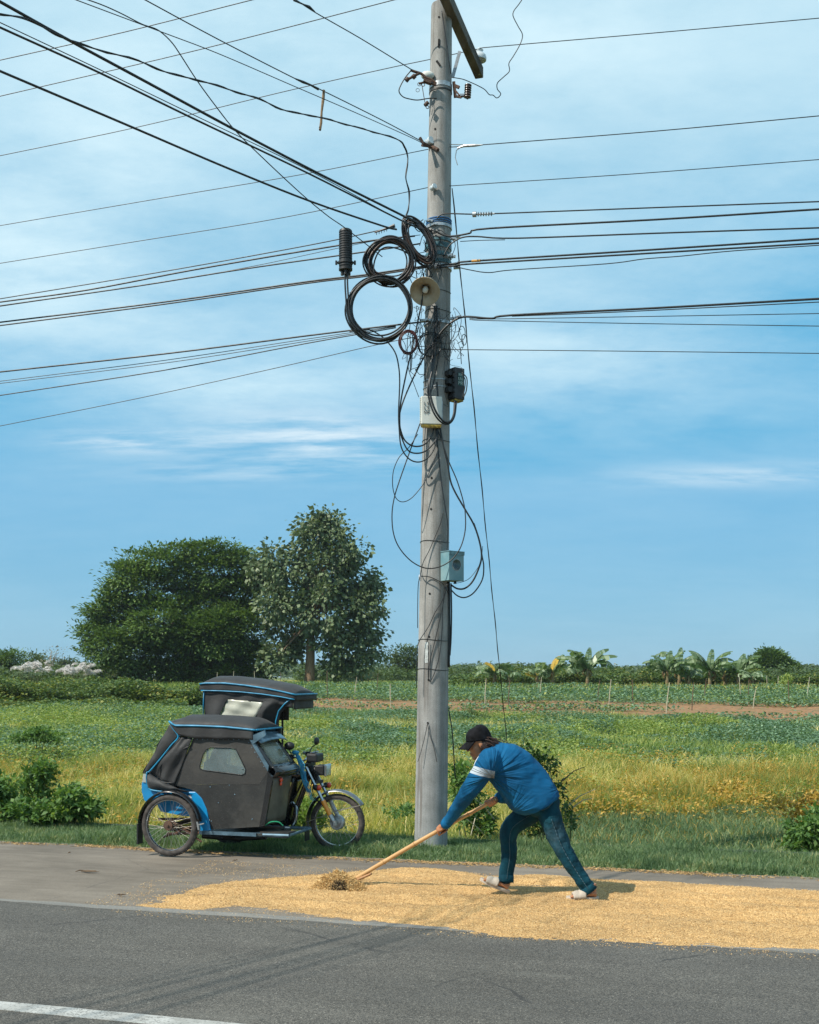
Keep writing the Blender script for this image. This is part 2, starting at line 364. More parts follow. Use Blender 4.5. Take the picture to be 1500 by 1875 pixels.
def soil_mat():
    m = bpy.data.materials.new('field_soil'); m.use_nodes = True; t = NT(m.node_tree)
    p = t.a('ShaderNodeBsdfPrincipled', i_Roughness=.95); o = t.a('ShaderNodeOutputMaterial'); t.l.new(p.outputs[0], o.inputs[0])
    g = t.a('ShaderNodeTexCoord').outputs['Object']; sp = t.a('ShaderNodeSeparateXYZ'); t.l.new(g, sp.inputs[0]); x, y = sp.outputs[0], sp.outputs[1]
    n = t.noise(g, .35, 5); f = t.noise(g, 6, 4)
    near = t.ramp(f, [(.35, (.050, .060, .018)), (.65, (.13, .12, .04))])
    green = t.ramp(t.m('ADD', t.m('MULTIPLY', n, .6), t.m('MULTIPLY', f, .4)), [(.35, (.035, .075, .022)), (.6, (.07, .12, .035)), (.75, (.13, .15, .045))])
    soil = t.ramp(f, [(.3, (.17, .085, .035)), (.7, (.31, .165, .070))])
    far = t.ramp(t.noise(t.mapping(g, (.3, 1, 1)), .12, 5), [(.4, (.07, .12, .03)), (.6, (.20, .22, .06)), (.72, (.28, .22, .07))])
    yy = t.m('ADD', y, t.m('ADD', t.m('MULTIPLY', x, .32), t.m('MULTIPLY', t.m('SUBTRACT', n, .5), 5)))
    c = t.mix(t.step(y, 19, 24), near, green)
    inb = t.m('MULTIPLY', t.step(yy, 42.5, 44), t.m('SUBTRACT', 1.0, t.step(yy, 60, 62)))
    inb = t.m('MULTIPLY', t.m('MULTIPLY', inb, t.step(x, -9, -6)), t.m('SUBTRACT', 1.0, t.m('MULTIPLY', t.step(t.noise(t.mapping(g, (.35, 1, 1)), .5, 4, .65), .60, .68), .6)))
    c = t.mix(inb, c, soil); c = t.mix(t.step(y, 76, 84), c, far)
    c = t.mix(t.m('MULTIPLY', t.step(t.noise(g, 2.2, 3), .52, .62), .55), c, green)
    t.set(p.inputs['Base Color'], c)
    b = t.a('ShaderNodeBump', i_Strength=.7, i_Distance=.05); t.set(b.inputs['Height'], t.noise(g, 9, 6)); t.l.new(b.outputs[0], p.inputs['Normal'])
    return m
M_soil = soil_mat()
# terrain: one sheet to the horizon, finer near the camera
xs = np.concatenate([-np.geomspace(2500, 20, 24), np.linspace(-18, 22, 101), np.geomspace(24, 2500, 24)])
ys = np.concatenate([np.linspace(-200, 8, 12), np.linspace(9, 30, 106), np.linspace(30.5, 90, 100), np.geomspace(94, 5000, 40)])
X, Y = np.meshgrid(xs, ys, indexing='ij'); V = np.stack([X, Y, ground_z(X, Y)], -1).reshape(-1, 3)
nx, ny = X.shape; ii, jj = np.meshgrid(np.arange(nx-1), np.arange(ny-1), indexing='ij'); a = (ii*ny+jj).ravel()
np_mesh('ground', V, [np.stack([a, a+ny, a+ny+1, a+1], 1)], [M_soil], kind='structure').data.shade_smooth()

ROT = math.atan2(RY, RX)
def road_obj(name, mb, m, **k):                     # built in road coordinates (u, s, z)
    o = mb.build(name, m, **k); o.rotation_euler = (0, 0, ROT); return o
def wav(u, seed, amp): return amp*(vnoise(u, u*0+3, .9, seed)-.5)+amp*.6*(vnoise(u, u*0+9, 4.3, seed+1)-.5)+amp*.35*(vnoise(u, u*0+9, 15.3, seed+2)-.5)
def strip(u0, u1, s_lo, s_hi, z, seed, a_lo, a_hi, n=900, th=.03):
    mb = MB(); us = np.linspace(u0, u1, n); lo = s_lo+wav(us, seed, a_lo); hi = s_hi+wav(us, seed+7, a_hi)
    vs = []; fs = []
    for u, l, h in zip(us, lo, hi): vs += [(u, l, z-th), (u, l, z), (u, h, z), (u, h, z-th)]
    for i in range(n-1):
        for k in range(3): fs.append((i*4+k, i*4+4+k, i*4+5+k, i*4+k+1))
    return mb.add(vs, fs)
road_obj('road', strip(-90, 70, -2.0, 7.74, 0.0, 3, 0, .05), M_asph, kind='structure', smooth=False)
road_obj('shoulder', strip(-90, 70, 7.70, 10.62, -.006, 11, .03, .08, th=.04), M_shou, kind='structure', smooth=False)
road_obj('shoulder_edge', strip(-90, 70, 7.69, 7.80, .002, 21, .05, .06, n=1400, th=.006), M_lip, kind='structure', smooth=False)
M_paint = mat('road_paint', (.50, .50, .47), .8, scale=4, vary=.1, bump=.3, bscale=90)
def paint_mat():
    m = bpy.data.materials.new('worn_paint'); m.use_nodes = True; t = NT(m.node_tree)
    p = t.a('ShaderNodeBsdfPrincipled', i_Roughness=.8); o = t.a('ShaderNodeOutputMaterial'); t.l.new(p.outputs[0], o.inputs[0])
    oc = t.a('ShaderNodeTexCoord').outputs['Object']
    c = t.ramp(t.noise(oc, 5, 6, .7), [(.35, (.27, .27, .25)), (.6, (.40, .40, .38))])
    cr = t.a('ShaderNodeTexVoronoi', feature='DISTANCE_TO_EDGE', i_Scale=7.0); t.set(cr.inputs['Vector'], t.mix(.25, t.mapping(oc, (.5, 1.6, 1)), t.noise(oc, 14, 5, .7, 1)))
    k = t.m('SUBTRACT', 1.0, t.step(cr.outputs['Distance'], .008, .03)); k = t.m('MULTIPLY', k, t.step(t.noise(oc, 3, 3), .42, .55))
    k = t.m('MAXIMUM', k, t.m('MULTIPLY', t.step(t.noise(oc, 60, 4, .7), .57, .63), .7))
    t.set(p.inputs['Base Color'], t.mix(k, c, (.09, .088, .08))); return m
M_line = paint_mat()
mb = strip(-60, -.62, 5.180, 5.315, .004, 31, .012, .012, n=900, th=.003)
road_obj('road_marking', mb, M_line, kind='structure', smooth=False)
# dark low kerb at the back of the verge
M_kerb = concrete_mat('kerb_dark', (.018, .018, .016), (.03, .028, .025), (.045, .042, .036), 60, .8)
kb = MB(); us = np.linspace(-40, 40, 200)
kb.grid(lambda a, b: [(-40+80*a, 12.0+.04*math.sin(a*60), [-.06, .004, .03, -.3][int(round(b*3))]) if int(round(b*3)) < 2 else (-40+80*a, 12.14+.03*math.sin(a*50), [0, 0, -.004, -.35][int(round(b*3))])][0], 200, 3)
road_obj('kerb', kb, M_kerb, kind='structure', ang=30)

# verge: short green grass
LM_verge = leafmat('verge_grass', [(.1, (.055, .105, .050)), (.45, (.11, .18, .085)), (.72, (.18, .26, .12)), (.88, (.40, .38, .18))], .3, patch=2.5)
def verge():
    n = 300000; u = rng.uniform(-17, 16, n); s = rng.uniform(10.5, 12.0, n)
    s = np.maximum(s, 10.52+wav(u, 18, .16)+rng.normal(0, .015, n))
    P = np.stack([RX*u+NX*s, RY*u+NY*s, 0*u-.03], 1); keep = np.abs(P[:, 0]) < .60*P[:, 1]+.5; P = P[keep]; s = s[keep]; u = u[keep]
    pt = vnoise(u, s*2, 1.3, 5); d = np.clip((s-10.55)/.25, .35, 1)
    h = rng.uniform(.035, .085, len(P))*(.6+.9*pt)*d+.012; h *= 1+1.2*(vnoise(u, s*2, 3.1, 8) > .72)*rng.random(len(P))
    blades('verge_grass', P, h, rng.uniform(.004, .008, len(P)), np.full(len(P), .8), np.zeros(len(P), int), [LM_verge],
           label='short green grass growing on the verge between concrete shoulder and field', cat='grass', kind='stuff')
verge()
# dry straw litter along the shoulder edge
M_straw = mat('straw_litter', (.42, .27, .11), .9, vary=.3, scale=40, island=(.6, [(0, (.30, .17, .07)), (1, (.55, .38, .17))]))
def litter():
    n = 34000; u = rng.uniform(-17, 14, n); s = 10.52+wav(u, 18, .16)+rng.normal(0, .045, n)-.02
    dens = vnoise(u, s, 2.2, 44); k = rng.random(n) < np.clip(dens*1.5-.2, .08, 1)
    u, s = u[k], s[k]; P = np.stack([RX*u+NX*s, RY*u+NY*s, 0*u-.001], 1); D = rdir(len(P), -.02, .12)
    leaves('straw_litter', P, D, rng.uniform(.015, .05, len(P)), rng.uniform(.004, .008, len(P)), [M_straw],
           label='dry tan litter lying along the edge of the shoulder', cat='litter', kind='stuff')
litter()

# tall dry yellow grass
LM_yel = leafmat('dry_grass', [(.05, (.13, .14, .03)), (.25, (.30, .30, .07)), (.55, (.56, .49, .16)), (.85, (.85, .72, .38))], .4, patch=.9)
LM_grn = leafmat('field_green', [(.1, (.085, .14, .035)), (.5, (.17, .24, .06)), (.9, (.34, .37, .11))], .35, patch=1.1)
LM_org = leafmat('orange_weed', [(.1, (.24, .17, .03)), (.5, (.44, .28, .06)), (.9, (.60, .42, .12))], .35, patch=1.5)
def field_near():
    n = 460000; y = 12.0+(rng.random(n)**.8)*13.7; x = rng.uniform(-1, 1, n)*(.56*y+.5); s = NX*x+NY*y
    px = 750+F*x/y; k = s > 12.25; x, y, s, px = x[k], y[k], s[k], px[k]; n = len(x)
    # right side: the yellow grass ends in a patch of short green
    short = (px > 985+300*(vnoise(x, y, .5, 3)-.5)) & (y < 14.9+1.6*vnoise(x, y, .8, 4)+4.2*np.clip((px-1130)/370, 0, 1.3)**1.4)
    edge = 24.2+2.0*vnoise(x, y*0, .5, 12); fr = np.clip((y-edge+2.2)/2.2, 0, 1)
    a = vnoise(x, y, .45, 21); b = vnoise(x, y, 1.4, 22); c = vnoise(x, y, 4, 23)
    g = a*.5+b*.3+c*.2; mi = np.zeros(n, int); r = rng.random(n)
    mi[(r < .34+.5*(g > .52)+.5*fr)] = 1
    orange = (vnoise(x, y, .7, 33)*.6+vnoise(x, y, 2.4, 34)*.4 > .62) & (r > .72); mi[orange] = 2
    orr = (vnoise(x, y, .35, 88) > .55) & (px > 1000) & (r > .70); mi[orr] = 2
    h = rng.uniform(.15, .52, n)*(.45+.9*b); h[short] = rng.uniform(.06, .20, short.sum()); h[mi == 1] *= .85
    mi[short & (r < .93)] = 1; h *= 1-.45*fr
    hfront = np.clip((s-12.25)/.8, .25, 1); h *= hfront
    P = np.stack([x, y, ground_z(x, y)-.02], 1); m = short
    blades('tall_grass', P[~m], h[~m], rng.uniform(.005, .013, (~m).sum()), np.full((~m).sum(), .75), mi[~m], [LM_yel, LM_grn, LM_org],
           label='tall dry yellow grass with green and orange weeds filling the near field', cat='tall grass', kind='stuff')
    blades('short_grass', P[m], h[m], rng.uniform(.006, .012, m.sum()), np.full(m.sum(), .9), mi[m], [LM_yel, LM_verge, LM_org],
           label='short green grass patch at the lower right of the field', cat='grass', kind='stuff')
    # broad small weed leaves mixed in
    n = 110000; y = 12.4+(rng.random(n)**.8)*13; x = rng.uniform(-1, 1, n)*(.56*y+.5); s = NX*x+NY*y; px0 = 750+F*x/y
    wd_ = vnoise(x, y, 1.1, 51)*.6+vnoise(x, y, 3, 52)*.4+.04*(px0 > 900); px = 750+F*x/y
    left = (px < 260) & (y > 18); k = ((wd_ > .56) | left) & (s > 12.5) & ~((px > 985) & (y < 15.5)); x, y = x[k], y[k]; n = len(x)
    P = np.stack([x, y, ground_z(x, y)+rng.uniform(.03, .40, n)*(.5+.7*vnoise(x, y, 2, 53))], 1)
    mi = (vnoise(x, y, .8, 54)*.5+rng.random(n)*.5 > .62).astype(int); px = 750+F*x/y
    mi[(px > 1050) & (px < 1420) & (y > 15.5) & (rng.random(n) < .6)] = 1
    leaves('low_weeds', P, rdir(n, -.3, .7), rng.uniform(.03, .08, n), rng.uniform(.02, .045, n), [LM_grn, LM_org], mi, up=np.array([0, 0, 1.]),
           label='low broad leaved weeds among the dry grass', cat='weeds', kind='stuff')
field_near()

# green ground cover further out, crop rows, far grass
LM_cov = leafmat('vine_cover', [(.1, (.045, .098, .052)), (.45, (.085, .165, .090)), (.75, (.15, .25, .14)), (.95, (.25, .37, .23))], .25, patch=.6, gloss=.5)
LM_lime = leafmat('lime_cover', [(.1, (.09, .16, .04)), (.5, (.19, .27, .07)), (.9, (.38, .40, .12))], .3, patch=.6)
def cover():
    n = 600000; y = 21.0+rng.random(n)**.9*25; x = rng.uniform(-1, 1, n)*(.50*y+1)
    yy = y+.32*x; hum = vnoise(x, y, .35, 61)*.6+vnoise(x, y, 1.1, 62)*.4
    px = 750+F*x/y; lim = 43.3+11*np.clip((-5-x)/4, 0, 1)+3*(vnoise(x, y, .4, 77)-.5)
    k = (yy < lim) & (y > 22.0+2.5*vnoise(x, y*0, .6, 12)); k &= rng.random(n) < .35+1.0*vnoise(x, y, .9, 64)
    x, y, hum = x[k], y[k], hum[k]; n = len(x); px = 750+F*x/y
    P = np.stack([x, y, ground_z(x, y)+rng.uniform(.0, 1, n)*(.06+.50*hum)], 1)
    lime = (vnoise(x, y, .30, 65)*.6+vnoise(x, y, 1.4, 66)*.4 > .66) | ((y < 25.5) & (rng.random(n) < .35)) | ((px < 350) & (rng.random(n) < .4))
    sz = rng.uniform(.035, .085, n)*(.75+y/90)
    leaves('green_cover', P, rdir(n, -.2, .6), sz, sz*.75, [LM_cov, LM_lime], lime.astype(int), up=np.array([0, 0, 1.]),
           label='dense blue green vine cover carpeting the middle of the field', cat='ground cover', kind='stuff')
    m_ = 130000; y2 = 22+rng.random(m_)*22; x2 = rng.uniform(-1, 1, m_)*(.42*y2+1); gk = (vnoise(x2, y2, .28, 301)*.6+vnoise(x2, y2, .9, 302)*.4 > .50) & (y2+.32*x2 < 44+11*np.clip((-5-x2)/4, 0, 1)); x2, y2 = x2[gk], y2[gk]
    mi2 = np.where(vnoise(x2, y2, .5, 303)+.3*rng.random(len(x2)) > .82, 2, np.where(rng.random(len(x2)) < .5, 0, 1))
    blades('mixed_grass', np.stack([x2, y2, ground_z(x2, y2)], 1), rng.uniform(.12, .42, len(x2)), rng.uniform(.012, .028, len(x2)), np.full(len(x2), .8), mi2, [LM_grn, LM_lime, LM_yel],
           label='patches of paler grass growing up through the green cover', cat='grass', kind='stuff')
    # rows of young crop beyond the bare soil
    P = []; 
    for k_, (row, dens, hh) in enumerate([(46.5, .35, .10), (50.2, .9, .16), (57.5, 1.0, .22), (60, 1.0, .22), (63, 1, .22), (66.5, 1, .3), (70, 1, .3), (74, 1, .35), (78, 1, .35)]):
        m_ = int(9000*dens); x = rng.uniform(-9, 34, m_); keep = rng.random(m_) < np.clip(2.2*vnoise(x, x*0+k_, .25, 70+k_)-(.65 if k_ < 2 else 0), .02, 1); x = x[keep]
        y = row-.32*x+rng.normal(0, .45, len(x)); P.append(np.stack([x, y, ground_z(x, y)+rng.uniform(0, hh, len(x))*1.4], 1))
    P = np.concatenate(P); sz = rng.uniform(.07, .17, len(P))
    leaves('crop_rows', P, rdir(len(P), -.1, .7), sz, sz*.8, [LM_cov, LM_lime], (rng.random(len(P)) < .2).astype(int), up=np.array([0, 0, 1.]),
           label='rows of low green crop growing on brown soil in the far field', cat='crop', kind='stuff')
    n = 60000; y = rng.uniform(76, 150, n); x = rng.uniform(-1, 1, n)*.42*y
    P = np.stack([x, y, ground_z(x, y)], 1); yel = (vnoise(x, y, .05, 81)*.7+rng.random(n)*.3 > .55).astype(int)
    blades('far_grass', P, rng.uniform(.2, .6, n), rng.uniform(.03, .09, n), np.full(n, .6), yel, [LM_lime, LM_yel],
           label='pale green and yellow grass of the distant fields', cat='grass', kind='stuff')
cover()
# ============================================================ UTILITY POLE AND ITS FITTINGS
M_conc = bpy.data.materials.new('pole_concrete'); M_conc.use_nodes = True
def pole_mat():
    t = NT(M_conc.node_tree); p = t.a('ShaderNodeBsdfPrincipled', i_Roughness=.85); o = t.a('ShaderNodeOutputMaterial'); t.l.new(p.outputs[0], o.inputs[0])
    oc = t.a('ShaderNodeTexCoord').outputs['Object']
    st = t.noise(t.mapping(oc, (7, 7, .7)), 1.6, 6, .65); bl = t.noise(oc, 5, 5); fi = t.noise(oc, 120, 3, .7)
    c = t.ramp(t.m('ADD', t.m('MULTIPLY', st, .6), t.m('MULTIPLY', bl, .4)), [(.34, (.150, .145, .134)), (.5, (.245, .241, .228)), (.66, (.345, .343, .327))])
    sp = t.a('ShaderNodeSeparateXYZ'); t.l.new(oc, sp.inputs[0])
    low = t.step(t.m('ADD', sp.outputs[2], t.m('MULTIPLY', bl, 1.2)), .8, 3.0)
    c = t.mix(low, t.mix(1.0, c, (.92, .97, 1.02), 'MULTIPLY'), c)
    drip = t.m('MULTIPLY', t.step(t.noise(t.mapping(oc, (16, 16, .5)), 1.5, 5, .65), .54, .66), .65); c = t.mix(drip, c, (.115, .10, .085))
    c = t.mix(1.0, c, t.ramp(fi, [(.3, .8), (.7, 1.18)]), 'MULTIPLY'); t.set(p.inputs['Base Color'], c)
    b = t.a('ShaderNodeBump', i_Strength=.5, i_Distance=.004); t.set(b.inputs['Height'], t.m('ADD', fi, bl)); t.l.new(b.outputs[0], p.inputs['Normal'])
pole_mat()
M_blk = mat('black_rubber', (.014, .015, .016), .5, vary=.3, scale=30)
M_cab = mat('cable_black', (.012, .014, .016), .45, vary=.4, scale=9, island=(.35, [(0, (.006, .010, .012)), (.9, (.016, .02, .022)), (1, (.035, .028, .022))]))
M_coil = mat('coil_cable', (.014, .014, .015), .4, vary=.4, scale=8, island=(.8, [(0, (.010, .011, .013)), (.6, (.022, .020, .020)), (.8, (.06, .03, .02)), (1, (.14, .07, .04))]))
M_red = mat('dark_red_cable', (.07, .014, .014), .4, vary=.4, island=(.6, [(0, (.012, .010, .011)), (1, (.14, .02, .02))]))
M_galv = mat('galvanised_steel', (.42, .44, .45), .45, metal=.7, vary=.25, scale=25, bump=.1)
M_rust = mat('rusty_iron', (.11, .05, .025), .85, vary=.4, scale=30, bump=.5, col2=(.05, .035, .03))
M_porc = mat('porcelain_grey', (.55, .60, .62), .2, vary=.1, coat=.5)
M_brown = mat('porcelain_brown', (.06, .035, .028), .25, vary=.2, coat=.6)
M_wood = mat('arm_timber', (.10, .085, .065), .85, vary=.4, scale=6, stretch=(1, .15, 1), bump=.5)
M_blue = mat('blue_strap', (.015, .13, .33), .5, vary=.2)
M_tape = mat('teal_tape', (.05, .14, .17), .5, vary=.4, scale=20)
M_hole = mat('dark_recess', (.01, .01, .01), .9)
M_white = mat('white_plastic', (.62, .63, .58), .5, vary=.08, scale=6, bump=.05)
M_yell = mat('yellow_plastic', (.33, .24, .04), .6, vary=.5, scale=30)

PB, PT = Vector((.221, 11.9, -.06)), Vector((.334, 11.9, 8.71)); RB, RT = .172, .108
def pf(z): return (z-PB.z)/(PT.z-PB.z)
def paxis(z): return PB.lerp(PT, pf(z))
def prad(z): return RB+(RT-RB)*pf(z)
def PW(px, py, dy=.03):                              # a point just in front of the pole's face
    z = CAM_H+(HY-py)/F*11.75; r = prad(z); Y = 11.9-r-dy
    return W(px, py, Y)
def PS(px, py, off=.004):                            # on the pole's surface itself
    Yg = 11.8
    for _ in range(6):
        p = W(px, py, Yg); c = paxis(p.z); r = prad(p.z)+off; dx = max(-r, min(r, p.x-c.x)); Yg = c.y-math.sqrt(max(0, r*r-dx*dx))
    return W(px, py, Yg)
pole = empty('utility_pole', (PB.x, PB.y, 0), label='tall grey concrete utility pole carrying many cables beside the road', cat='utility pole')
def ppart(name, mb, m, par=None, **k):
    o = mb.build(name, m, **k); o.location = (-PB.x, -PB.y, 0); o.parent = par or pole
    if par: o.location = (0, 0, 0)
    return o
mb = MB(); n = 32; rows = 60; vs = []
for i in range(rows+1):
    z = PB.z+(PT.z-PB.z)*i/rows; c = paxis(z); r = prad(z)
    for j in range(n): a = 2*math.pi*j/n; vs.append((c.x+r*math.cos(a), c.y+r*math.sin(a), z))
fs = [(i*n+j, i*n+(j+1) % n, (i+1)*n+(j+1) % n, (i+1)*n+j) for i in range(rows) for j in range(n)]
for k_, (rr, dz) in enumerate([(.97, .012), (.85, .022), (.5, .03)]):
    for j in range(n): a = 2*math.pi*j/n; vs.append((PT.x+RT*rr*math.cos(a), PT.y+RT*rr*math.sin(a), PT.z+dz))
    o_ = (rows+k_)*n; fs += [(o_+j, o_+(j+1) % n, o_+n+(j+1) % n, o_+n+j) for j in range(n)]
fs.append(tuple(range((rows+3)*n, (rows+4)*n))); mb.add(vs, fs); ppart('shaft', mb, M_conc)
# bolt holes down the face
mb = MB()
for px, py in ((783.5, 1324), (785, 1245), (786, 1166), (787, 1087), (789.5, 932), (790.5, 875), (793, 345), (804, 31), (797, 236)):
    p = PS(px, py, 0); c = paxis(p.z); d = Vector((p.x-c.x, p.y-c.y, 0)).normalized(); mb = MB(); mb.lathe([(0, -.002), (.0115, -.002), (.0115, .0035), (0, .0035)], p, d, 10); ppart('bolt_hole', mb, M_hole)
mb = MB(); a, b = PS(804, 71), PS(803.5, 86); mb.bar(a, b, .018, .008, (0, -1, 0)); ppart('slot', mb, M_hole); mb = MB(); a, b = PS(799.5, 111), PS(806, 120); mb.bar(a, b, .02, .012, (0, -1, 0)); ppart('slot', mb, M_hole)
# crossarm, its braces and the pin insulator
A1 = W(873, 134, 13.05)+Vector((.03, 0, 0)); A0 = A1-Vector((NX, NY, 0))*2.45; mb = MB(); mb.bar(A0, A1, .095, .125)
arm = bevel(ppart('crossarm', mb, M_wood), .006, 1)
mb = MB(); q = paxis(8.0); mb.bar(W(842, 94, 12.45), (q.x+prad(8)+.01, 11.93, CAM_H+(HY-139)/F*11.9), .035, .01, (0, 1, 0)); ppart('brace', mb, M_galv)
mb = MB(); pc = W(878, 110, 12.95); mb.tube([pc+Vector((0, 0, -.16)), pc+Vector((0, 0, .03))], .011, 8)
pin = ppart('insulator_pin', mb, M_galv)
mb = MB(); mb.lathe([(.0, -.02), (.045, -.02), (.048, 0), (.030, .0), (.035, -.012), (.078, -.014), (.082, .012), (.074, .04), (.055, .062), (.035, .07), (.034, .085), (.045, .1), (.03, .118), (0, .12)], pc+Vector((0, 0, .01)), n=28)
ppart('insulator', mb, M_porc)
# steel bands with the bracket of the lower insulator on the right, and the cluttered dead-end on the left
def band(name, py, h, m, ex=.006, th=2):
    z = CAM_H+(HY-py)/F*11.78; mb = MB(); c0, c1 = paxis(z-h/2), paxis(z+h/2); mb.lathe([(prad(z-h/2)+.0, -h/2), (prad(z-h/2)+ex, -h/2), (prad(z+h/2)+ex, h/2), (prad(z+h/2), h/2)], paxis(z), n=32); return ppart(name, mb, m)
band('steel_band', 150, .045, M_galv); band('steel_band', 160, .015, M_blk)
for py, h, m in ((397, .008, M_blue), (401, .009, M_blue), (405, .006, M_blue), (436, .03, M_tape), (447, .05, M_tape), (463, .04, M_tape), (476, .035, M_tape)): band('strap', py, h, m, .01)
for py, h in ((486, .03), (588, .03), (410, .03)): band('steel_band', py, h, M_galv, .012)
for py in (694, 707): band('steel_band', py, .01, M_galv, .006)
def wire_wrap(py, dz=.01, r=.003):
    z = CAM_H+(HY-py)/F*11.78; c = paxis(z); R = prad(z)+r; mb = MB()
    mb.tube([(c.x+R*math.cos(a), c.y+R*math.sin(a), z+dz*math.sin(a*2)) for a in np.linspace(0, 2*math.pi, 33)[:-1]], r, 5, closed=True); ppart('tie_wire', mb, M_blk)
for py in (991, 1172, 1226, 636, 805, 566, 530): wire_wrap(py)
# hook and conduit on the right edge
mb = MB(); g0 = W(831, 150, 11.86); mb.bar(g0, W(834, 178, 11.86), .03, .03); mb.bar(W(833, 176, 11.86), W(845, 178, 11.84), .02, .02); mb.bar(W(832, 163, 11.86), W(842, 175, 11.84), .02, .015)
mb.bar(W(833, 157, 11.86), W(841, 160, 11.84), .02, .03); mb.tube([W(844, 177, 11.84), W(853, 176, 11.84), W(857, 181, 11.84)], .01, 8)
for k_ in range(4): mb.ring(W(843+k_*2, 174, 11.84), (1, 0, 0), .013, .003, 12, 5)
br = ppart('insulator_bracket', mb, M_rust)
mb = MB(); c0 = W(856, 180, 11.84); pr = [(0, 0), (.016, .0)]
for k_ in range(6): pr += [(.02, .004+k_*.024), (.037, .010+k_*.024), (.036, .018+k_*.024), (.02, .022+k_*.024)]
mb.lathe(pr+[(.014, .15), (0, .152)], c0, (.06, 0, 1), 20); ppart('insulator', mb, M_brown)
mb = MB(); L = lambda *p: [W(x, y, 11.74) for x, y in p]
mb.tube(smooth_path(L((799, 153), (790, 146), (780, 142), (772, 135), (760, 131), (752, 128))), .014, 7); mb.tube(L((768, 134), (758, 139), (747, 145)), .013, 7)
mb.tube(L((799, 156), (788, 152), (778, 150), (767, 153)), .011, 7); mb.bar(*L((776, 147), (790, 152)), .05, .03); mb.tube(L((760, 138), (756, 142)), .025, 8); mb.tube(L((748, 143), (744, 148)), .022, 8)
mb.ring(L((768, 154))[0], (0, 1, 0), .018, .003, 14, 5); mb.ring(L((765, 165))[0], (0, 1, 0), .018, .0025, 14, 5); mb.ring(L((775, 155))[0], (0, 1, 0), .016, .004, 14, 5)
mb.tube(L((773, 157), (778, 187)), .004, 5); mb.tube(L((784, 187), (778, 193)), .02, 7); mb.ring(L((783, 196))[0], (0, 1, 0), .015, .004, 12, 5)
ppart('dead_end_fitting', mb, M_rust)
mb = MB(); mb.ellip(W(783, 138, 11.8), (.07, .04, .045), n=14); ppart('porcelain_knob', mb, M_white)
for nm, px, py, r in (('spool_insulator', 786, 262, .042), ('spool_insulator', 793.5, 345, .03)):
    p = PS(px, py)+Vector((0, -.03, 0)); mb = MB(); mb.lathe([(0, -r), (r*.9, -r), (r, -r*.6), (r*.6, -r*.3), (r*.6, r*.3), (r, r*.6), (r*.9, r), (0, r)], p, (.35, -.5, .1), 18); ppart(nm, mb, M_porc)
mb = MB(); mb.tube([PS(790, 268)+Vector((0, -.0, 0)), PS(799, 274)+Vector((0, -.02, 0)), PS(802, 277)+Vector((0, -.03, 0))], .019, 8); mb.tube([W(769, 252, 11.7), W(775, 262, 11.7), PS(790, 270)], .016, 6); mb.tube([W(773, 266, 11.7), PS(790, 268)], .014, 6); ppart('spool_clevis', mb, M_rust); mb = MB()
mb.tube([PS(789, 345), PS(798, 346)+Vector((0, -.04, 0))], .008, 6); ppart('spool_clevis', mb, M_rust)
mb = MB()
for px, py in ((775, 588), (784, 586), (829, 585), (840, 580), (831, 484), (836, 489), (830, 438), (838, 433), (824, 468), (829, 470), (787, 404), (795, 411), (783, 480), (792, 486), (801, 492)):
    mb = MB(); p = PW(px, py, .0); mb.bar(p+Vector((-.03, 0, rng.uniform(-.01, .01))), p+Vector((.03, 0, rng.uniform(-.01, .015))), .03, .022); mb.tube([p+Vector((0, -.03, 0)), p+Vector((0, .03, 0))], .008, 6)
    ppart('cable_clamp', mb, M_galv)
mb = MB(); mb.bar(W(826, 462, 11.85), W(826, 476, 11.85), .09, .05); ppart('cable_bracket', mb, M_rust)
mb = MB(); z = 0
for py in np.linspace(1176, 1212, 8): pass
mb.grid(lambda a, b: PS(778+6*a+.5*math.sin(b*20), 1176+38*b, .003), 3, 12); ppart('torn_sticker', mb, mat('sticker', (.42, .45, .44), .6, vary=.3, scale=40))
def lettering(txts, org, ux, uz, size, lh, r, m, parent=None, name='lettering'):
    G = {'L': [[(0, 1), (0, 0), (.6, 0)]], 'N': [[(0, 0), (0, 1), (.6, 0), (.6, 1)]], 'P': [[(0, 0), (0, 1), (.5, 1), (.6, .75), (.5, .5), (0, .5)]],
         'S': [[(.6, .9), (.3, 1), (0, .8), (.1, .55), (.5, .45), (.6, .2), (.3, 0), (0, .1)]], '8': [[(.3, .5), (0, .75), (.3, 1), (.6, .75), (.3, .5), (0, .25), (.3, 0), (.6, .25), (.3, .5)]],
         'U': [[(0, 1), (0, .2), (.3, 0), (.6, .2), (.6, 1)]], 'R': [[(0, 0), (0, 1), (.5, 1), (.6, .75), (.5, .5), (0, .5)], [(.3, .5), (.6, 0)]]}
    mb = MB()
    for i, tx in enumerate(txts):
        for k_, ch in enumerate(tx):
            for st in G[ch]: mb.tube([org+ux*(k_*size*.95+x*size)+uz*(z*size-i*lh) for x, z in st], r, 5)
    return mb.build(name, m, parent)

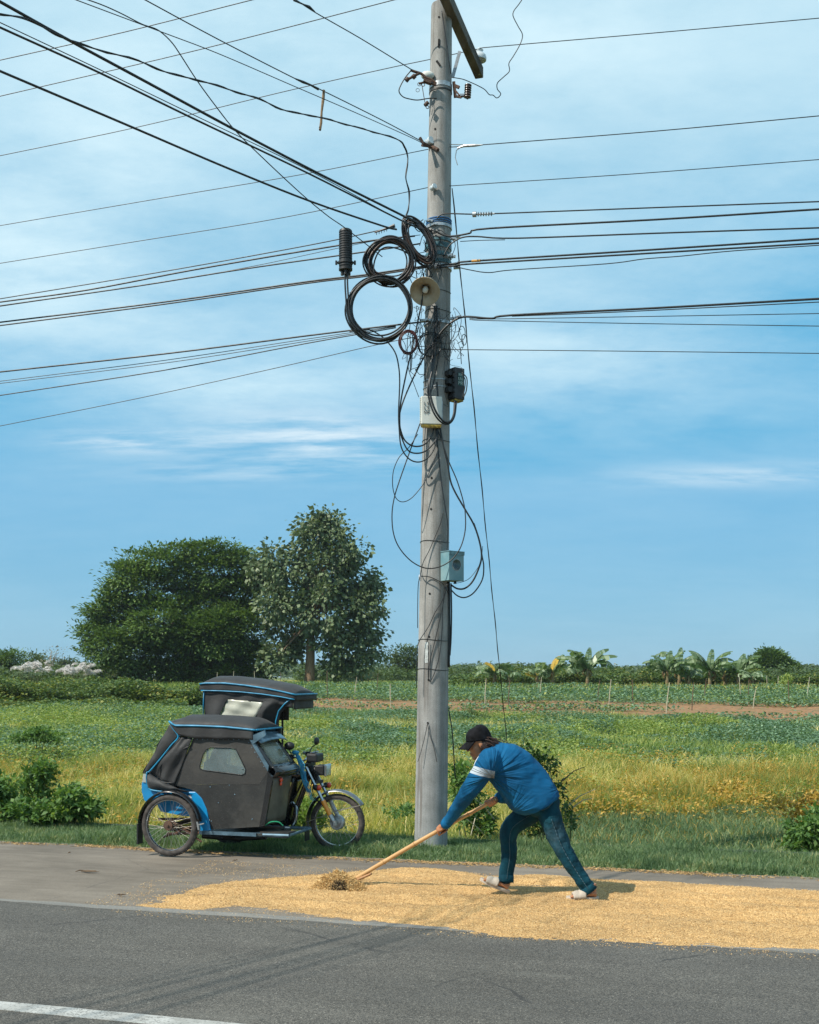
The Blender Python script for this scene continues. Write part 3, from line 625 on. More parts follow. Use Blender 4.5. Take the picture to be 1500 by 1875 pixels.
# ------------------------------------------------------------ wires strung along the road and across it
def wire_obj(name, pts, r, label, cat='cable', group=None, m=None, n=6, twist=0):
    mb = MB(); mb.tube(pts, r, n)
    if twist:
        P, T, N_ = frames(pts); L_ = 0; q = []
        for i, p in enumerate(P):
            if i: L_ += (P[i]-P[i-1]).length
            b = T[i].cross(N_[i]); a = L_*twist; q.append(p+(N_[i]*math.cos(a)+b*math.sin(a))*r*1.3)
        mb.tube(q, r*.8, 5)
    return mb.build(name, m or M_cab, ang=0, label=label, cat=cat, group=group)
def dense(pts, k=5): return smooth_path(pts, k)
sP = NX*PB.x+NY*PB.y
def road_wire(px, off=0.0, extL=22, extR=14, k=5):
    """px: list of photo points on a vertical plane parallel to the road, off metres beyond the pole"""
    P = [on_plane(x, y, (NX, NY), sP+off) for x, y in px]
    Q = dense(P, k)
    if px[0][0] <= 5: Q = [Q[0]+(Q[0]-Q[1]).normalized()*extL]+Q
    if px[-1][0] >= 1495: Q = Q+[Q[-1]+(Q[-1]-Q[-2]).normalized()*extR]
    return Q
GL = 'overhead wires running left from the pole'; GR = 'overhead wires running right from the pole'; GX = 'cables crossing overhead to the upper left'
for nm, px, off, r, lab in (
    ('power_line', [(0, 110), (230, 58), (460, 0), (828, -92)], -.95, .005, 'topmost thin power line cutting the upper left corner of the sky'),
    ('power_line', [(0, 176), (360, 92), (720, 0), (835, -30)], -.35, .005, 'second thin power line from the top left, leaving above the pole top'),
    ('power_line', [(0, 285), (250, 233), (510, 170), (700, 127), (790, 108), (873, 90)], 1.05, .005, 'third thin power line on the left, running behind the pole to the crossarm insulator'),
    ('power_line', [(0, 413), (300, 362), (560, 318), (785, 273)], 0, .0042, 'thin left line ending at the white spool insulator'),
    ('power_line', [(0, 482), (250, 442), (520, 398), (785, 343)], 0, .0042, 'thin left line ending at the bolt below the spool insulator'),
    ('thin_cable', [(0, 547), (300, 497), (560, 450), (684, 424), (722, 414)], -.10, .006, 'uppermost cable of the left bundle at splice height'),
    ('thick_cable', [(0, 553), (160, 531), (355, 494), (560, 459), (684, 440), (760, 432)], -.16, .009, 'thick black cable second in the upper left bundle'),
    ('thin_cable', [(0, 561), (250, 524), (450, 490), (669, 444), (770, 430)], -.06, .0035, 'very thin cable just under the thick second cable on the left'),
    ('thick_cable', [(0, 560), (250, 524), (450, 492), (669, 461), (770, 446)], -.18, .008, 'black cable passing behind the middle of the splice canister'),
    ('thick_cable', [(0, 590), (300, 553), (560, 516), (669, 503), (785, 486)], -.08, .009, 'upper of the twin cables passing under the splice canister'),
    ('thick_cable', [(0, 596), (300, 557), (560, 519), (669, 506), (785, 489)], -.14, .008, 'lower of the twin cables passing under the splice canister'),
    ('thick_cable', [(0, 681), (300, 648), (560, 615), (725, 595), (785, 588)], -.12, .009, 'thickest cable of the lowest left bundle'),
    ('thin_cable', [(0, 698), (300, 660), (560, 621), (725, 597)], -.08, .004, 'thin cable just below the thickest one in the lowest left bundle'),
    ('thin_cable', [(0, 702), (300, 665), (560, 625), (725, 598)], -.14, .004, 'second thin cable below the thickest one in the lowest left bundle'),
    ('thin_cable', [(0, 724), (300, 678), (560, 629), (725, 600)], -.10, .006, 'bottom cable of the lowest left bundle'),
    ('thin_cable', [(0, 780), (250, 730), (500, 675), (700, 629), (790, 612)], -.1, .004, 'lone thin wire lowest in the left sky')):
    wire_obj(nm, road_wire(px, off), r, lab, 'wire' if 'power' in nm else 'cable', GL)
for nm, px, off, r, lab in (
    ('power_line', [(878, 88), (920, 84), (1200, 60), (1500, 33)], 1.05, .005, 'topmost thin power line going right from the crossarm insulator'),
    ('power_line', [(797, 270), (850, 268), (883, 265), (1200, 240), (1500, 212)], 0, .005, 'thin power line going right from the white spool insulator'),
    ('power_line', [(800, 343), (828, 340), (1150, 319), (1500, 292)], 0, .0042, 'thin power line going right from the bolt below the spool'),
    ('thin_cable', [(800, 400), (806, 394), (820, 391), (865, 392), (905, 391), (1200, 380), (1500, 369)], -.12, .007, 'cable going right through a ribbed clamp, first below the power lines'),
    ('thick_cable', [(790, 420), (815, 431), (832, 432), (860, 427), (897, 418), (1200, 402), (1500, 383)], -.14, .010, 'thick cable bending up from the teal tape and going right'),
    ('thick_cable', [(812, 470), (822, 451), (835, 440), (850, 434), (874, 433), (947, 436), (1200, 427), (1500, 417)], -.15, .008, 'cable arching over beside the pole and going right'),
    ('thin_cable', [(843, 442), (880, 440), (925, 439)], -.1, .004, 'short tension wire under the arched cable on the right'),
    ('thick_cable', [(800, 486), (840, 482), (865, 478), (1150, 460), (1500, 437)], -.12, .010, 'upper teal black cable of the right pair with an orange tag'),
    ('thick_cable', [(800, 490), (840, 486), (865, 483), (1150, 466), (1500, 445)], -.16, .009, 'lower teal black cable of the right pair'),
    ('thin_cable', [(820, 484), (834, 488), (860, 494), (895, 499), (940, 494), (1110, 483), (1180, 474), (1246, 469), (1346, 459), (1500, 449)], -.1, .005, 'wavy cable sagging below the tagged pair on the right'),
    ('thick_cable', [(800, 618), (815, 600), (830, 588), (845, 581), (862, 580), (902, 583), (938, 577), (1200, 564), (1500, 547)], -.2, .011, 'thick drooping cable leaving the lower clamp to the right'),
    ('thin_cable', [(938, 579), (1092, 573), (1300, 563), (1500, 553)], -.15, .005, 'cable hugging the underside of the thick lower right cable'),
    ('thin_cable', [(860, 583), (900, 584), (1150, 580), (1500, 574)], -.1, .004, 'thin wire just below the thick lower right cable'),
    ('thin_cable', [(860, 585), (900, 587), (1150, 592), (1500, 597)], -.12, .004, 'thin wire sloping slightly down to the right below the thick lower cable'),
    ('thin_cable', [(800, 640), (830, 640), (1150, 643), (1500, 647)], -.1, .004, 'lowest lone wire going right from the pole')):
    wire_obj(nm, road_wire(px, off), r, lab, 'wire' if 'power' in nm else 'cable', GR)
D2 = Vector((-.62, -.785, 0)); ND = (.785, -.62)      # plane of the cables that cross the road
sD = ND[0]*PB.x+ND[1]*11.8
def cross_wire(px, off=0, ext=7, k=5):
    P = [on_plane(x, y, ND, sD+off) for x, y in px]
    Q = dense(P, k)
    if ext: Q = [Q[0]+(Q[0]-Q[1]).normalized()*ext]+Q
    return Q
for nm, px, off, r, lab, tw in (
    ('thick_cable', [(0, 3), (120, 70), (246, 138), (446, 246), (600, 326), (752, 402), (790, 424)], 0, .012, 'thickest black cable from the top left corner to the coils', 0),
    ('thick_cable', [(0, 50), (180, 132), (350, 215), (560, 315), (732, 402), (785, 425)], .05, .009, 'black cable just below the thickest one from the top left', 0),
    ('thin_cable', [(0, 41), (180, 126), (350, 208), (560, 309), (700, 385), (750, 412)], .09, .004, 'thin wire riding beside the second cable from the top left', 0),
    ('thick_cable', [(0, 130), (238, 231), (420, 309), (570, 369), (699, 413), (726, 420)], -.05, .010, 'lowest thick cable crossing the left sky to the coils', 0),
    ('twisted_cable', [(0, 25), (40, 33), (76, 48), (111, 66), (160, 85), (253, 111), (310, 134), (365, 147), (420, 164), (476, 182), (525, 203), (578, 213), (650, 232), (725, 254), (741, 268), (747, 290), (743, 324), (750, 352), (748, 380), (742, 398)], .12, .006, 'wavy twisted cable crossing the left sky and dropping down to the coils', 14),
    ('thin_cable', [(157, -2), (190, 10), (223, 25), (260, 44), (284, 52), (299, 62), (315, 78), (329, 98), (360, 146), (395, 194), (430, 238), (476, 284), (552, 355), (600, 395), (633, 418), (700, 470)], -.3, .005, 'slack cable diving steeply across the other cables towards the splice canister', 0),
    ('thin_cable', [(295, 58), (400, 98), (537, 157), (660, 210), (760, 255), (775, 264)], .15, .004, 'thin wire ending at the white spool from the upper left', 0),
    ('power_line', [(263, -2), (400, 72), (547, 147), (583, 162), (700, 220), (771, 258)], .1, .005, 'spliced line running down from the top edge to the white spool', 0),
    ('power_line', [(540, -2), (578, 23), (660, 70), (755, 128)], .15, .005, 'short line from the top edge to the rusty dead end fitting', 0)):
    wire_obj(nm, cross_wire(px, off), r, lab, 'wire' if 'power' in nm else 'cable', GX, twist=tw)
P = cross_wire([(570, 160), (592, 165), (590, 190), (589, 215), (586, 228), (590, 241)], .1, 0)
mb = MB(); q = [on_plane(x, y, ND, sD+.1) for x, y in ((593, 165), (592, 180), (589, 205), (588, 225), (586, 238), (585, 232))]; mb.tube(q, [.012, .014, .010, .012, .011, .004], 7)
mb.build('dry_vine', mat('dry_vine', (.20, .13, .07), .9, vary=.4, bump=.4), label='dry brown vine stick hanging from the spliced line', cat='vine')
mb = MB(); P = [on_plane(x, y, ND, sD+.1) for x, y in ((541, 144), (555, 150), (568, 155), (583, 163))]; mb.tube(P, [.006, .012, .008, .012], 7); mb.build('wire_splice', M_cab, label='small splice beside the dry vine on the spliced line', cat='splice'); mb = MB(); q = [on_plane(x, y, ND, sD+.15) for x, y in ((538, 0), (556, 8), (566, 12), (577, 22))]; mb.tube(q, [.010, .007, .012, .006], 6)
mb.build('wire_splice', M_cab, label='small splice at the top edge on the short line to the dead end fitting', cat='splice')
# slack loop at the top right
P = [W(x, y, 12.2) for x, y in ((958, -4), (950, 8), (941, 20), (940, 30), (949, 48), (957, 64), (952, 82), (940, 103), (932, 116), (933, 130), (922, 141), (911, 152), (911, 163), (917, 171), (914, 177), (909, 179), (903, 174), (896, 173), (888, 164), (876, 157), (863, 151), (848, 145), (832, 142), (822, 140))]
wire_obj('slack_wire', dense(P, 4), .005, 'slack black wire hanging in bends right of the pole top', 'wire')
wire_obj('jumper_wire', dense([W(x, y, 11.75) for x, y in ((752, 130), (742, 142), (733, 158), (731, 168), (738, 177), (750, 181), (765, 183), (785, 180), (800, 180))], 4), .006, 'black jumper loop left of the pole below the dead end fitting', 'wire')
wire_obj('jumper_wire', dense([PS(x, y, .02) for x, y in ((809, 20), (812, 40), (815, 60), (819, 85), (822, 110), (826, 135))], 4), .006, 'black wire running down the upper pole from the crossarm', 'wire')
wire_obj('guy_wire', [W(828, 345, 12.0).lerp(GT(938, 1455)+Vector((0, 0, 0)), t) for t in np.linspace(0, 1, 60)], .0052, 'dark twisted guy wire slanting from the pole to the field', 'guy wire', twist=40)
for c_, lab in (((885, 392, 20), 'ribbed grey clamp on the uppermost right cable'),):
    mb = MB(); a = on_plane(866, 392.5, (NX, NY), sP-.12); b = on_plane(906, 391, (NX, NY), sP-.12); mb.tube([a, b], .009, 8)
    for t in np.linspace(.25, .85, 6): mb.ring(a.lerp(b, t), (b-a), .018, .005, 14, 5)
    mb.tube([a.lerp(b, .0), a.lerp(b, .16)], .028, 10); mb.build('cable_clamp', M_galv, label=lab, cat='clamp')
mb = MB(); a = on_plane(864, 478, (NX, NY), sP-.12); b = on_plane(880, 477, (NX, NY), sP-.12); mb.tube([a, b], .0135, 8); mb.build('cable_tag', mat('orange_tag', (.55, .27, .05), .6), label='orange tag wrapped round the upper cable right of the pole', cat='tag')
mb = MB(); a = on_plane(686, 426, (NX, NY), sP-.1); b = on_plane(723, 413, (NX, NY), sP-.1); mb.tube([a, a.lerp(b, .75), b], [.006, .014, .022], 8)
for t in np.linspace(.1, .6, 5): mb.tube([a.lerp(b, t)+Vector((0, 0, -.03)), a.lerp(b, t)], .004, 5)
mb.build('cable_clamp', M_cab, label='black wedge clamp at the end of the uppermost left cable', cat='clamp')
mb = MB(); mb.tube([on_plane(x, y, (NX, NY), sP) for x, y in ((838, 271), (850, 267), (870, 266), (884, 265))], [.006, .014, .014, .006], 7); mb.tube([on_plane(x, y, (NX, NY), sP) for x, y in ((815, 264), (850, 265), (884, 265))], .005, 5)
mb.tube([on_plane(x, y, (NX, NY), sP) for x, y in ((846, 268), (836, 275), (834, 288), (838, 302))], .005, 5); mb.build('wire_grip', M_galv, label='galvanised wire grip right of the white spool', cat='wire grip')

# ------------------------------------------------------------ loose cables down the pole
def loose(px, r, lab, dy=.05, name='loose_cable', k=5, m=None, group='loose cables hanging down the pole'):
    D = [dy]*len(px) if not hasattr(dy, '__len__') else list(np.interp(np.linspace(0, 1, len(px)), np.linspace(0, 1, len(dy)), dy))
    return wire_obj(name, dense([PW(x, y, d) for (x, y), d in zip(px, D)], k), r, lab, 'cable', group, m=m)
loose([(640, 607), (672, 603), (690, 610), (706, 622), (723, 644), (730, 670), (732, 701), (730, 753), (731, 784), (735, 819), (749, 840), (767, 846), (784, 838), (796, 819), (801, 788), (803, 777)], .007, 'black cable drooping from the big coil in the lowest U under the white box', (.15, .15, .1, .03))
loose([(776, 500), (773, 550), (767, 580), (756, 632), (744, 684), (734, 736), (732, 771), (734, 788), (742, 807), (758, 817), (777, 814), (791, 797), (795, 781)], .008, 'black cable from the loudspeaker making the uppermost U under the white box', (.1, .12, .1, .03))
loose([(838, 583), (826, 590), (805, 613), (793, 628), (777, 653), (754, 698), (737, 739), (731, 767), (734, 795), (746, 823), (763, 830), (782, 824), (800, 802), (802, 778)], .008, 'black cable crossing the pole face from the right clamp to the middle U', (0, .05, .1, .03))
loose([(748, 560), (751, 594), (746, 625), (748, 674), (757, 700), (767, 727)], .0035, 'thin wire falling from the coils towards the left edge of the white box', .08)
loose([(800, 560), (800, 580), (798, 632), (794, 667), (787, 701), (789, 727), (798, 753), (812, 771), (824, 772), (831, 759), (833, 733)], .011, 'thick black cable looping across the white box into the black box', (.03, .05, .16, .17, .10, .0))
loose([(796, 560), (795, 600), (793, 640), (790, 680), (784, 705), (785, 727), (794, 755), (808, 773), (822, 776), (832, 763), (836, 735)], .009, 'second black cable looping beside the thick one into the black box', (.03, .05, .15, .16, .10, .0))
loose([(846, 682), (855, 693), (854, 715), (848, 729)], .006, 'short loop on the right side of the black box', .02)
loose([(846, 685), (852, 695), (851, 712), (847, 728)], .005, 'inner short loop on the right side of the black box', .02)
loose([(803, 790), (812, 815), (822, 845), (837, 880), (848, 916), (852, 939), (852, 971), (844, 1001), (830, 1022), (810, 1036), (787, 1041), (767, 1036), (747, 1022), (729, 999), (720, 973), (718, 941), (722, 912), (731, 882), (749, 831), (769, 776), (790, 715), (806, 640)], .006, 'large teardrop cable loop hanging from the white box down to the meter box', (.03, .05, .12, .10, .08, .05, .03))
loose([(800, 831), (790, 855), (779, 880), (765, 900), (751, 914), (737, 919), (726, 913), (720, 896), (719, 876), (722, 857), (732, 836), (749, 819), (765, 795)], .0045, 'thin cable loop left of the pole below the white box', (.03, .06, .08, .05))
loose([(800, 700), (803, 740), (806, 780), (812, 815), (820, 850), (825, 880), (834, 902), (852, 933), (868, 961), (878, 991), (882, 1018), (877, 1040), (866, 1064), (852, 1077), (838, 1078), (826, 1071)], .009, 'cable swinging out right of the pole and back under the meter box', (.05, .03, .03, .0, -.06))
loose([(868, 958), (878, 989), (883, 1018), (886, 1038), (883, 1062), (868, 1085), (852, 1094), (838, 1091), (826, 1080)], .007, 'outer lowest cable loop right of the meter box', (0, -.06))
loose([(884, 1000), (880, 1030), (862, 1057), (845, 1066), (830, 1068)], .003, 'thin pale wire curving to the bottom of the meter box', -.03)
loose([(798, 780), (803, 830), (808, 880), (814, 920), (820, 960), (819, 1000), (818, 1020)], .006, 'black cable lying down the pole face into the meter box', .012)
loose([(813, 935), (806, 960), (801, 973), (787, 1006), (775, 1030), (770, 1052), (766, 1072), (765, 1113), (765, 1150)], .004, 'thin wire slanting over the pole to the foil knot and down its left edge', .01)
loose([(820, 1066), (810, 1099), (797, 1121), (785, 1147), (769, 1172), (764, 1190), (763, 1230), (763, 1260)], .0045, 'wire slanting left down the pole from under the meter box', .01)
loose([(819, 1068), (808, 1123), (795, 1180), (787, 1214), (785, 1245)], .004, 'wire running straight from the meter box to the lowest tied hole', .01)
loose([(785, 1176), (785, 1243), (793, 1239), (804, 1204), (809, 1164), (812, 1093), (816, 1070)], .004, 'wire hairpin ending at the lowest tied hole', .01)
loose([(822, 1064), (823, 1100), (823, 1160), (822, 1222)], .012, 'stiff dark conduit pair down the right edge below the meter box', -.09)
loose([(826, 1068), (827, 1120), (826, 1170), (824, 1200)], .008, 'second dark conduit beside the right edge below the meter box', -.09)
loose([(770, 1055), (785, 1056), (800, 1062), (812, 1070), (820, 1085)], .0045, 'short wire from the foil knot curving under the meter box', .01)
loose([(822, 1300), (827, 1330), (830, 1362), (832, 1400), (834, 1425)], .006, 'thin dark cable trailing down right of the lower pole', -.2)
loose([(783, 1324), (779, 1345), (770, 1380), (765, 1395)], .003, 'fine wire splaying left from the lowest bolt hole', .008)
loose([(783, 1324), (787, 1345), (795, 1370), (800, 1395)], .003, 'fine wire splaying right from the lowest bolt hole', .008)
rr = np.random.default_rng(3)
tg = empty('wire_tangle', (0, 0, 0)); tag(tg, 'tangle of fine wires wrapped round the pole between the coils and boxes', 'wire tangle')
mb = MB()
for k_ in range(46):
    x0, y0 = rr.uniform(745, 838), rr.uniform(560, 640); n_ = rr.integers(4, 7); pts = [(x0, y0)]
    for _ in range(n_): x0 += rr.normal(0, 9); y0 += rr.uniform(-6, 34); pts.append((np.clip(x0, 735, 848), min(y0, 830)))
    mb.tube(dense([PW(x, y, rr.uniform(.01, .10)) for x, y in pts], 4), rr.uniform(.0018, .004), 4)
for k_ in range(16):
    x0, y0 = rr.uniform(740, 800), rr.uniform(395, 500); pts = [(x0, y0)]
    for _ in range(4): x0 += rr.normal(3, 12); y0 += rr.normal(8, 14); pts.append((x0, y0))
    mb.tube(dense([PW(x, y, rr.uniform(.02, .12)) for x, y in pts], 4), rr.uniform(.002, .005), 4)
for c_, r_ in (((846, 610), 13), ((850, 622), 10), ((787, 630), 22), ((788, 632), 21)):
    P = [PW(c_[0]+r_*(.45 if c_[0] > 820 else 1)*math.cos(a), c_[1]+r_*math.sin(a), .04) for a in np.linspace(0, 6.28, 25)[:-1]]; mb.tube(P, .004 if c_[0] > 820 else .006, 5, closed=True)
mb.build('fine_wires', M_cab, tg, ang=0)

# ------------------------------------------------------------ coils, splice canister, loudspeaker, boxes
def coil(cx, cy, rx, ry, tilt, n_, r, spread, lab, dy, m=M_coil, thick=.03):
    mb = MB(); q = np.random.default_rng(int(cx*7+cy)); ca, sa = math.cos(tilt), math.sin(tilt)
    for k_ in range(n_):
        ox, oy = q.normal(0, spread, 2)*.6; f = 1+q.normal(0, spread/rx*.6); ph = q.uniform(0, 6.28); wob = q.uniform(0, spread*.5); pts = []
        dd = dy+q.uniform(-thick, thick)
        for a in np.linspace(0, 2*math.pi, 49)[:-1]:
            x = rx*f*math.cos(a)+wob*math.cos(2*a+ph); y = ry*f*math.sin(a)+wob*math.sin(3*a+ph)
            pts.append(PW(cx+ox+x*ca-y*sa, cy+oy+x*sa+y*ca, dd+.02*math.sin(a+ph)))
        mb.tube(pts, r, 6, closed=True)
    for a in (.6, 2.1, 3.6, 5.2):                   # ties
        x, y = rx*math.cos(a), ry*math.sin(a); p = PW(cx+x*ca-y*sa, cy+x*sa+y*ca, dy); mb.ring(p, Vector((-rx*math.sin(a), .0, -ry*math.cos(a))), .012+n_*.0008, .0025, 10, 4)
    return mb.build('cable_coil', m, ang=0, label=lab, cat='cable coil', group='coils of spare cable hung on the pole')
coil(767, 442, 18, 42, rad(-28), 18, .0075, 3.4, 'narrow tilted coil of black and copper brown cable nearest the pole', .14)
coil(715, 478, 40, 38, 0, 18, .0075, 5.0, 'round middle coil of black cable with brown strands', .20)
coil(695, 563, 57, 58, 0, 12, .009, 4.0, 'largest lowest coil of thick black cable below the splice canister', .26, M_cab)
coil(747.5, 627, 15, 20, 0, 8, .006, 1.5, 'small dark red coil below the loudspeaker', .14, M_red)
sp = empty('splice_canister', W(633, 460, 11.5)); tag(sp, 'black ribbed splice canister hanging left of the cable coils', 'splice canister')
pz = 11.5/F; mb = MB(); pr = [(0, 40*pz), (9*pz, 40*pz), (11.5*pz, 38*pz)]
for k_ in range(15): z = (36-4.4*k_)*pz; pr += [(12.2*pz, z), (12.2*pz, z-2.2*pz), (11.2*pz, z-2.6*pz), (11.2*pz, z-4.0*pz)]
pr += [(11*pz, -30*pz), (12.5*pz, -31*pz), (12.5*pz, -35*pz), (10*pz, -36*pz), (0, -36*pz)]; mb.lathe(pr, n=28); mb.build('canister', M_blk, sp, ang=30)
mb = MB(); mb.tube([(-18*pz, 0, -21*pz), (18*pz, 0, -21*pz)], .012, 8)
for x in (-17, 17): mb.box((x*pz, 0, -21*pz), (.02, .03, .035))
mb.lathe([(12*pz, -19*pz), (13.6*pz, -19*pz), (13.6*pz, -23*pz), (12*pz, -23*pz)], n=24); mb.build('clamp_ring', M_blk, sp)
for dx, dy_ in ((-6, 0), (0, -.03), (6, 0), (2, .03)):
    mb = MB(); mb.tube([(dx*pz, dy_, -34*pz), (dx*pz, dy_, -44*pz)], .017, 10); mb.build('port', M_blk, sp)
for i, (x, lab) in enumerate(((632, 'left lead curving from the splice canister into the largest coil'), (636.5, 'right lead curving from the splice canister into the largest coil'))):
    wire_obj('lead_cable', dense([W(a, b, 11.48) for a, b in ((x, 498), (x, 520), (x+1.5, 545), (x+3.5, 570), (x+9, 590), (x+22, 606))], 5), .0085, lab, 'cable', 'leads of the splice canister')
hp = PW(779, 531, .16); hn = empty('horn_loudspeaker', hp); tag(hn, 'cream horn loudspeaker on the pole beside the coils', 'loudspeaker')
hx = Vector((-.12, -.72, -.66)).normalized(); k = 11.6/F
mb = MB(); mb.lathe([(5.5*k, -.10), (6.5*k, -.06), (10*k, -.02), (17*k, .015), (25*k, .035), (27.5*k, .04), (27.9*k, .036), (26*k, .028), (17.5*k, .005), (10.5*k, -.035), (7.5*k, -.07), (6*k, -.12), (0, -.125)], (0, 0, 0), hx, 36)
mb.build('horn_bell', mat('cream_horn', (.46, .41, .31), .5, vary=.15, scale=6, col2=(.30, .22, .13)), hn, ang=60)
mb = MB(); mb.lathe([(0, .035), (4*k, .028), (5.4*k, .01), (5.4*k, -.02), (4*k, -.05), (0, -.055)], (0, 0, 0), hx, 20); mb.build('horn_throat', M_white, hn)
mb = MB(); mb.lathe([(5*k, -.10), (6*k, -.11), (6*k, -.2), (3*k, -.21), (0, -.21)], (0, 0, 0), hx, 20); mb.tube([hx*-.15, hx*-.15+Vector((0, .05, .16))], .012, 6); mb.build('driver', M_galv, hn)

def boxed(name, c, d, rz, lab, cat, m, b=.008):
    r = empty(name, c, rz); tag(r, lab, cat); mb = MB(); mb.box((0, 0, 0), d); o = mb.build('case', m, r, smooth=False); bevel(o, b); return r
# white terminal box on the pole face
c = PW(789.5, 753, .05); bx = boxed('terminal_box', c, (.215, .10, .285), rad(8), 'white plastic terminal box with handwriting on the front of the pole', 'terminal box', M_white)
mb = MB(); 
for k_ in range(15): mb.box((-.112, -.02, .125-k_*.018), (.012, .03, .009))
mb.build('side_fins', M_white, bx, smooth=False)
mb = MB(); mb.box((0, 0, -.15), (.20, .09, .016))
for k_ in range(14): mb.box((-.09+k_*.0138, -.02, -.165), (.006, .05, .02))
mb.build('cable_comb', M_yell, bx, smooth=False)
lettering(['LS', 'LS', 'NP'], Vector((-.078, -.054, .05)), Vector((1, 0, 0)), Vector((0, 0, 1)), .032, .045, .0022, M_blk, bx)
mb = MB(); mb.box((0, 0, .0), (.006, .104, .20)); o = mb.build('latch', M_galv, bx); o.location = (.108, 0, 0)
# black junction box hanging on the right of the pole
c = PW(836, 704, -.07); bx = boxed('junction_box', c, (.13, .11, .325), rad(36), 'black ribbed junction box with pale lettering on the right of the pole', 'junction box', mat('black_box', (.03, .031, .034), .5, vary=.25, scale=14))
mb = MB()
for k_ in range(6): mb.box((-.07, 0, .13-k_*.052), (.02, .10, .034))
for k_ in range(3): mb.box((-.1, 0, .10-k_*.085), (.05, .07, .05))
mb.build('side_fins', M_blk, bx, smooth=False)
mb = MB(); mb.box((0, 0, -.168), (.11, .09, .02)); mb.build('cable_comb', M_yell, bx, smooth=False)
mb = MB(); mb.box((.012, -.0555, .045), (.075, .004, .135)); mb.build('label_plate', mat('dark_teal_plate', (.012, .075, .075), .5, vary=.4), bx, smooth=False)
lettering(['8N', 'UN', 'PR'], Vector((-.018, -.059, .075)), Vector((1, 0, 0)), Vector((0, 0, 1)), .03, .043, .0026, mat('pale_letters', (.45, .58, .56), .5), bx)
mb = MB(); mb.box((0, .08, 0), (.05, .09, .2)); mb.build('bracket', M_rust, bx, smooth=False)
# electric meter box, its corner towards the camera
c = PW(826, 1038, -.04); bx = boxed('meter_box', c, (.20, .175, .295), rad(-40), 'pale teal metal meter box with a round glass on the lower pole', 'meter box', mat('teal_sheet', (.22, .34, .36), .5, metal=.1, vary=.3, scale=5, col2=(.09, .22, .26), bump=.1), .003)
bx.rotation_euler = (0, 0, rad(38)); 
mb = MB(); mb.box((0, 0, .151), (.212, .188, .008)); mb.box((0, -.091, .13), (.206, .006, .03)); mb.build('lid', mat('teal_lid', (.16, .28, .31), .5, metal=.1, vary=.3), bx, smooth=False)
mb = MB(); mb.lathe([(0, .004), (.048, .004), (.054, .006), (.056, 0), (.056, -.004)], (.0, -.0885, .015), (0, -1, 0), 28); mb.build('round_glass', mat('dark_glass', (.03, .055, .05), .15, vary=.6, scale=14, coat=.5), bx)
mb = MB(); mb.ring((0, -.0895, .015), (0, -1, 0), .057, .004, 28, 6); mb.build('glass_rim', M_galv, bx)
mb = MB(); mb.tube([(.03, -.03, -.15), (.03, -.03, -.175)], .014, 10); mb.build('conduit_gland', M_blk, bx)
c = PS(770, 1057); mb = MB(); q = np.random.default_rng(2)
mb.ellip((0, 0, 0), (.018, .018, .032), n=9, m=6); mb.v = [tuple(np.array(v)*q.uniform(.6, 1.3)) for v in mb.v]
o = mb.build('foil_knot', mat('foil', (.7, .72, .75), .3, metal=.6), smooth=False, label='small crumpled foil knot on the left edge of the pole', cat='foil'); o.location = c
# ============================================================ TREES, BANANAS, HEDGES, SHRUBS
LM_t1 = leafmat('rain_tree_leaf', [(.1, (.042, .082, .026)), (.45, (.078, .14, .040)), (.75, (.13, .21, .055)), (.95, (.22, .30, .08))], .22, patch=.35)
LM_t2 = leafmat('broad_leaf', [(.1, (.060, .095, .040)), (.45, (.10, .145, .065)), (.75, (.15, .195, .095)), (.95, (.22, .26, .15))], .15, rough=.5, patch=.4, gloss=.4)
LM_far = leafmat('far_leaf', [(.1, (.045, .075, .035)), (.5, (.07, .11, .05)), (.9, (.12, .15, .07))], .2, patch=.03)
LM_mid = leafmat('mid_leaf', [(.1, (.045, .080, .030)), (.5, (.075, .12, .045)), (.9, (.13, .17, .07))], .25, patch=.2)
LM_hedge = leafmat('hedge_leaf', [(.05, (.030, .060, .022)), (.4, (.06, .11, .035)), (.65, (.12, .18, .05)), (.85, (.24, .25, .06)), (.95, (.38, .22, .05))], .25, patch=.45)
LM_ban = leafmat('banana_leaf', [(.1, (.06, .11, .04)), (.5, (.13, .20, .085)), (.9, (.34, .41, .27))], .35, rough=.4, patch=.6, gloss=.5)
LM_bany = mat('yellow_banana_leaf', (.62, .40, .05), .6, vary=.25, scale=3)
LM_dead = leafmat('dead_banana_leaf', [(.1, (.10, .065, .03)), (.5, (.20, .13, .055)), (.9, (.32, .24, .11))], .3)
LM_bush = leafmat('bush_leaf', [(.1, (.045, .10, .025)), (.5, (.09, .18, .045)), (.9, (.20, .30, .09))], .3, patch=1.6)
LM_plume = leafmat('plume', [(.1, (.55, .52, .50)), (.5, (.72, .69, .67)), (.9, (.85, .83, .82))], .35, tint=(1, .97, .95))
M_bark = mat('bark', (.16, .11, .07), .9, vary=.4, scale=5, stretch=(3, 3, .6), bump=.8, bscale=20, col2=(.07, .05, .035))
M_bark2 = mat('pale_bark', (.26, .17, .10), .9, vary=.3, scale=4, stretch=(3, 3, .6), bump=.6, bscale=20, col2=(.12, .08, .05))
M_pale = mat('pale_stake', (.42, .38, .27), .85, vary=.3, scale=5)
M_dark_st = mat('dark_stake', (.13, .085, .05), .9, vary=.3, scale=5)
M_stem = mat('green_stem', (.12, .14, .05), .7, vary=.3)
M_pstem = mat('pseudostem', (.22, .19, .08), .7, vary=.4, scale=3, col2=(.13, .08, .04))

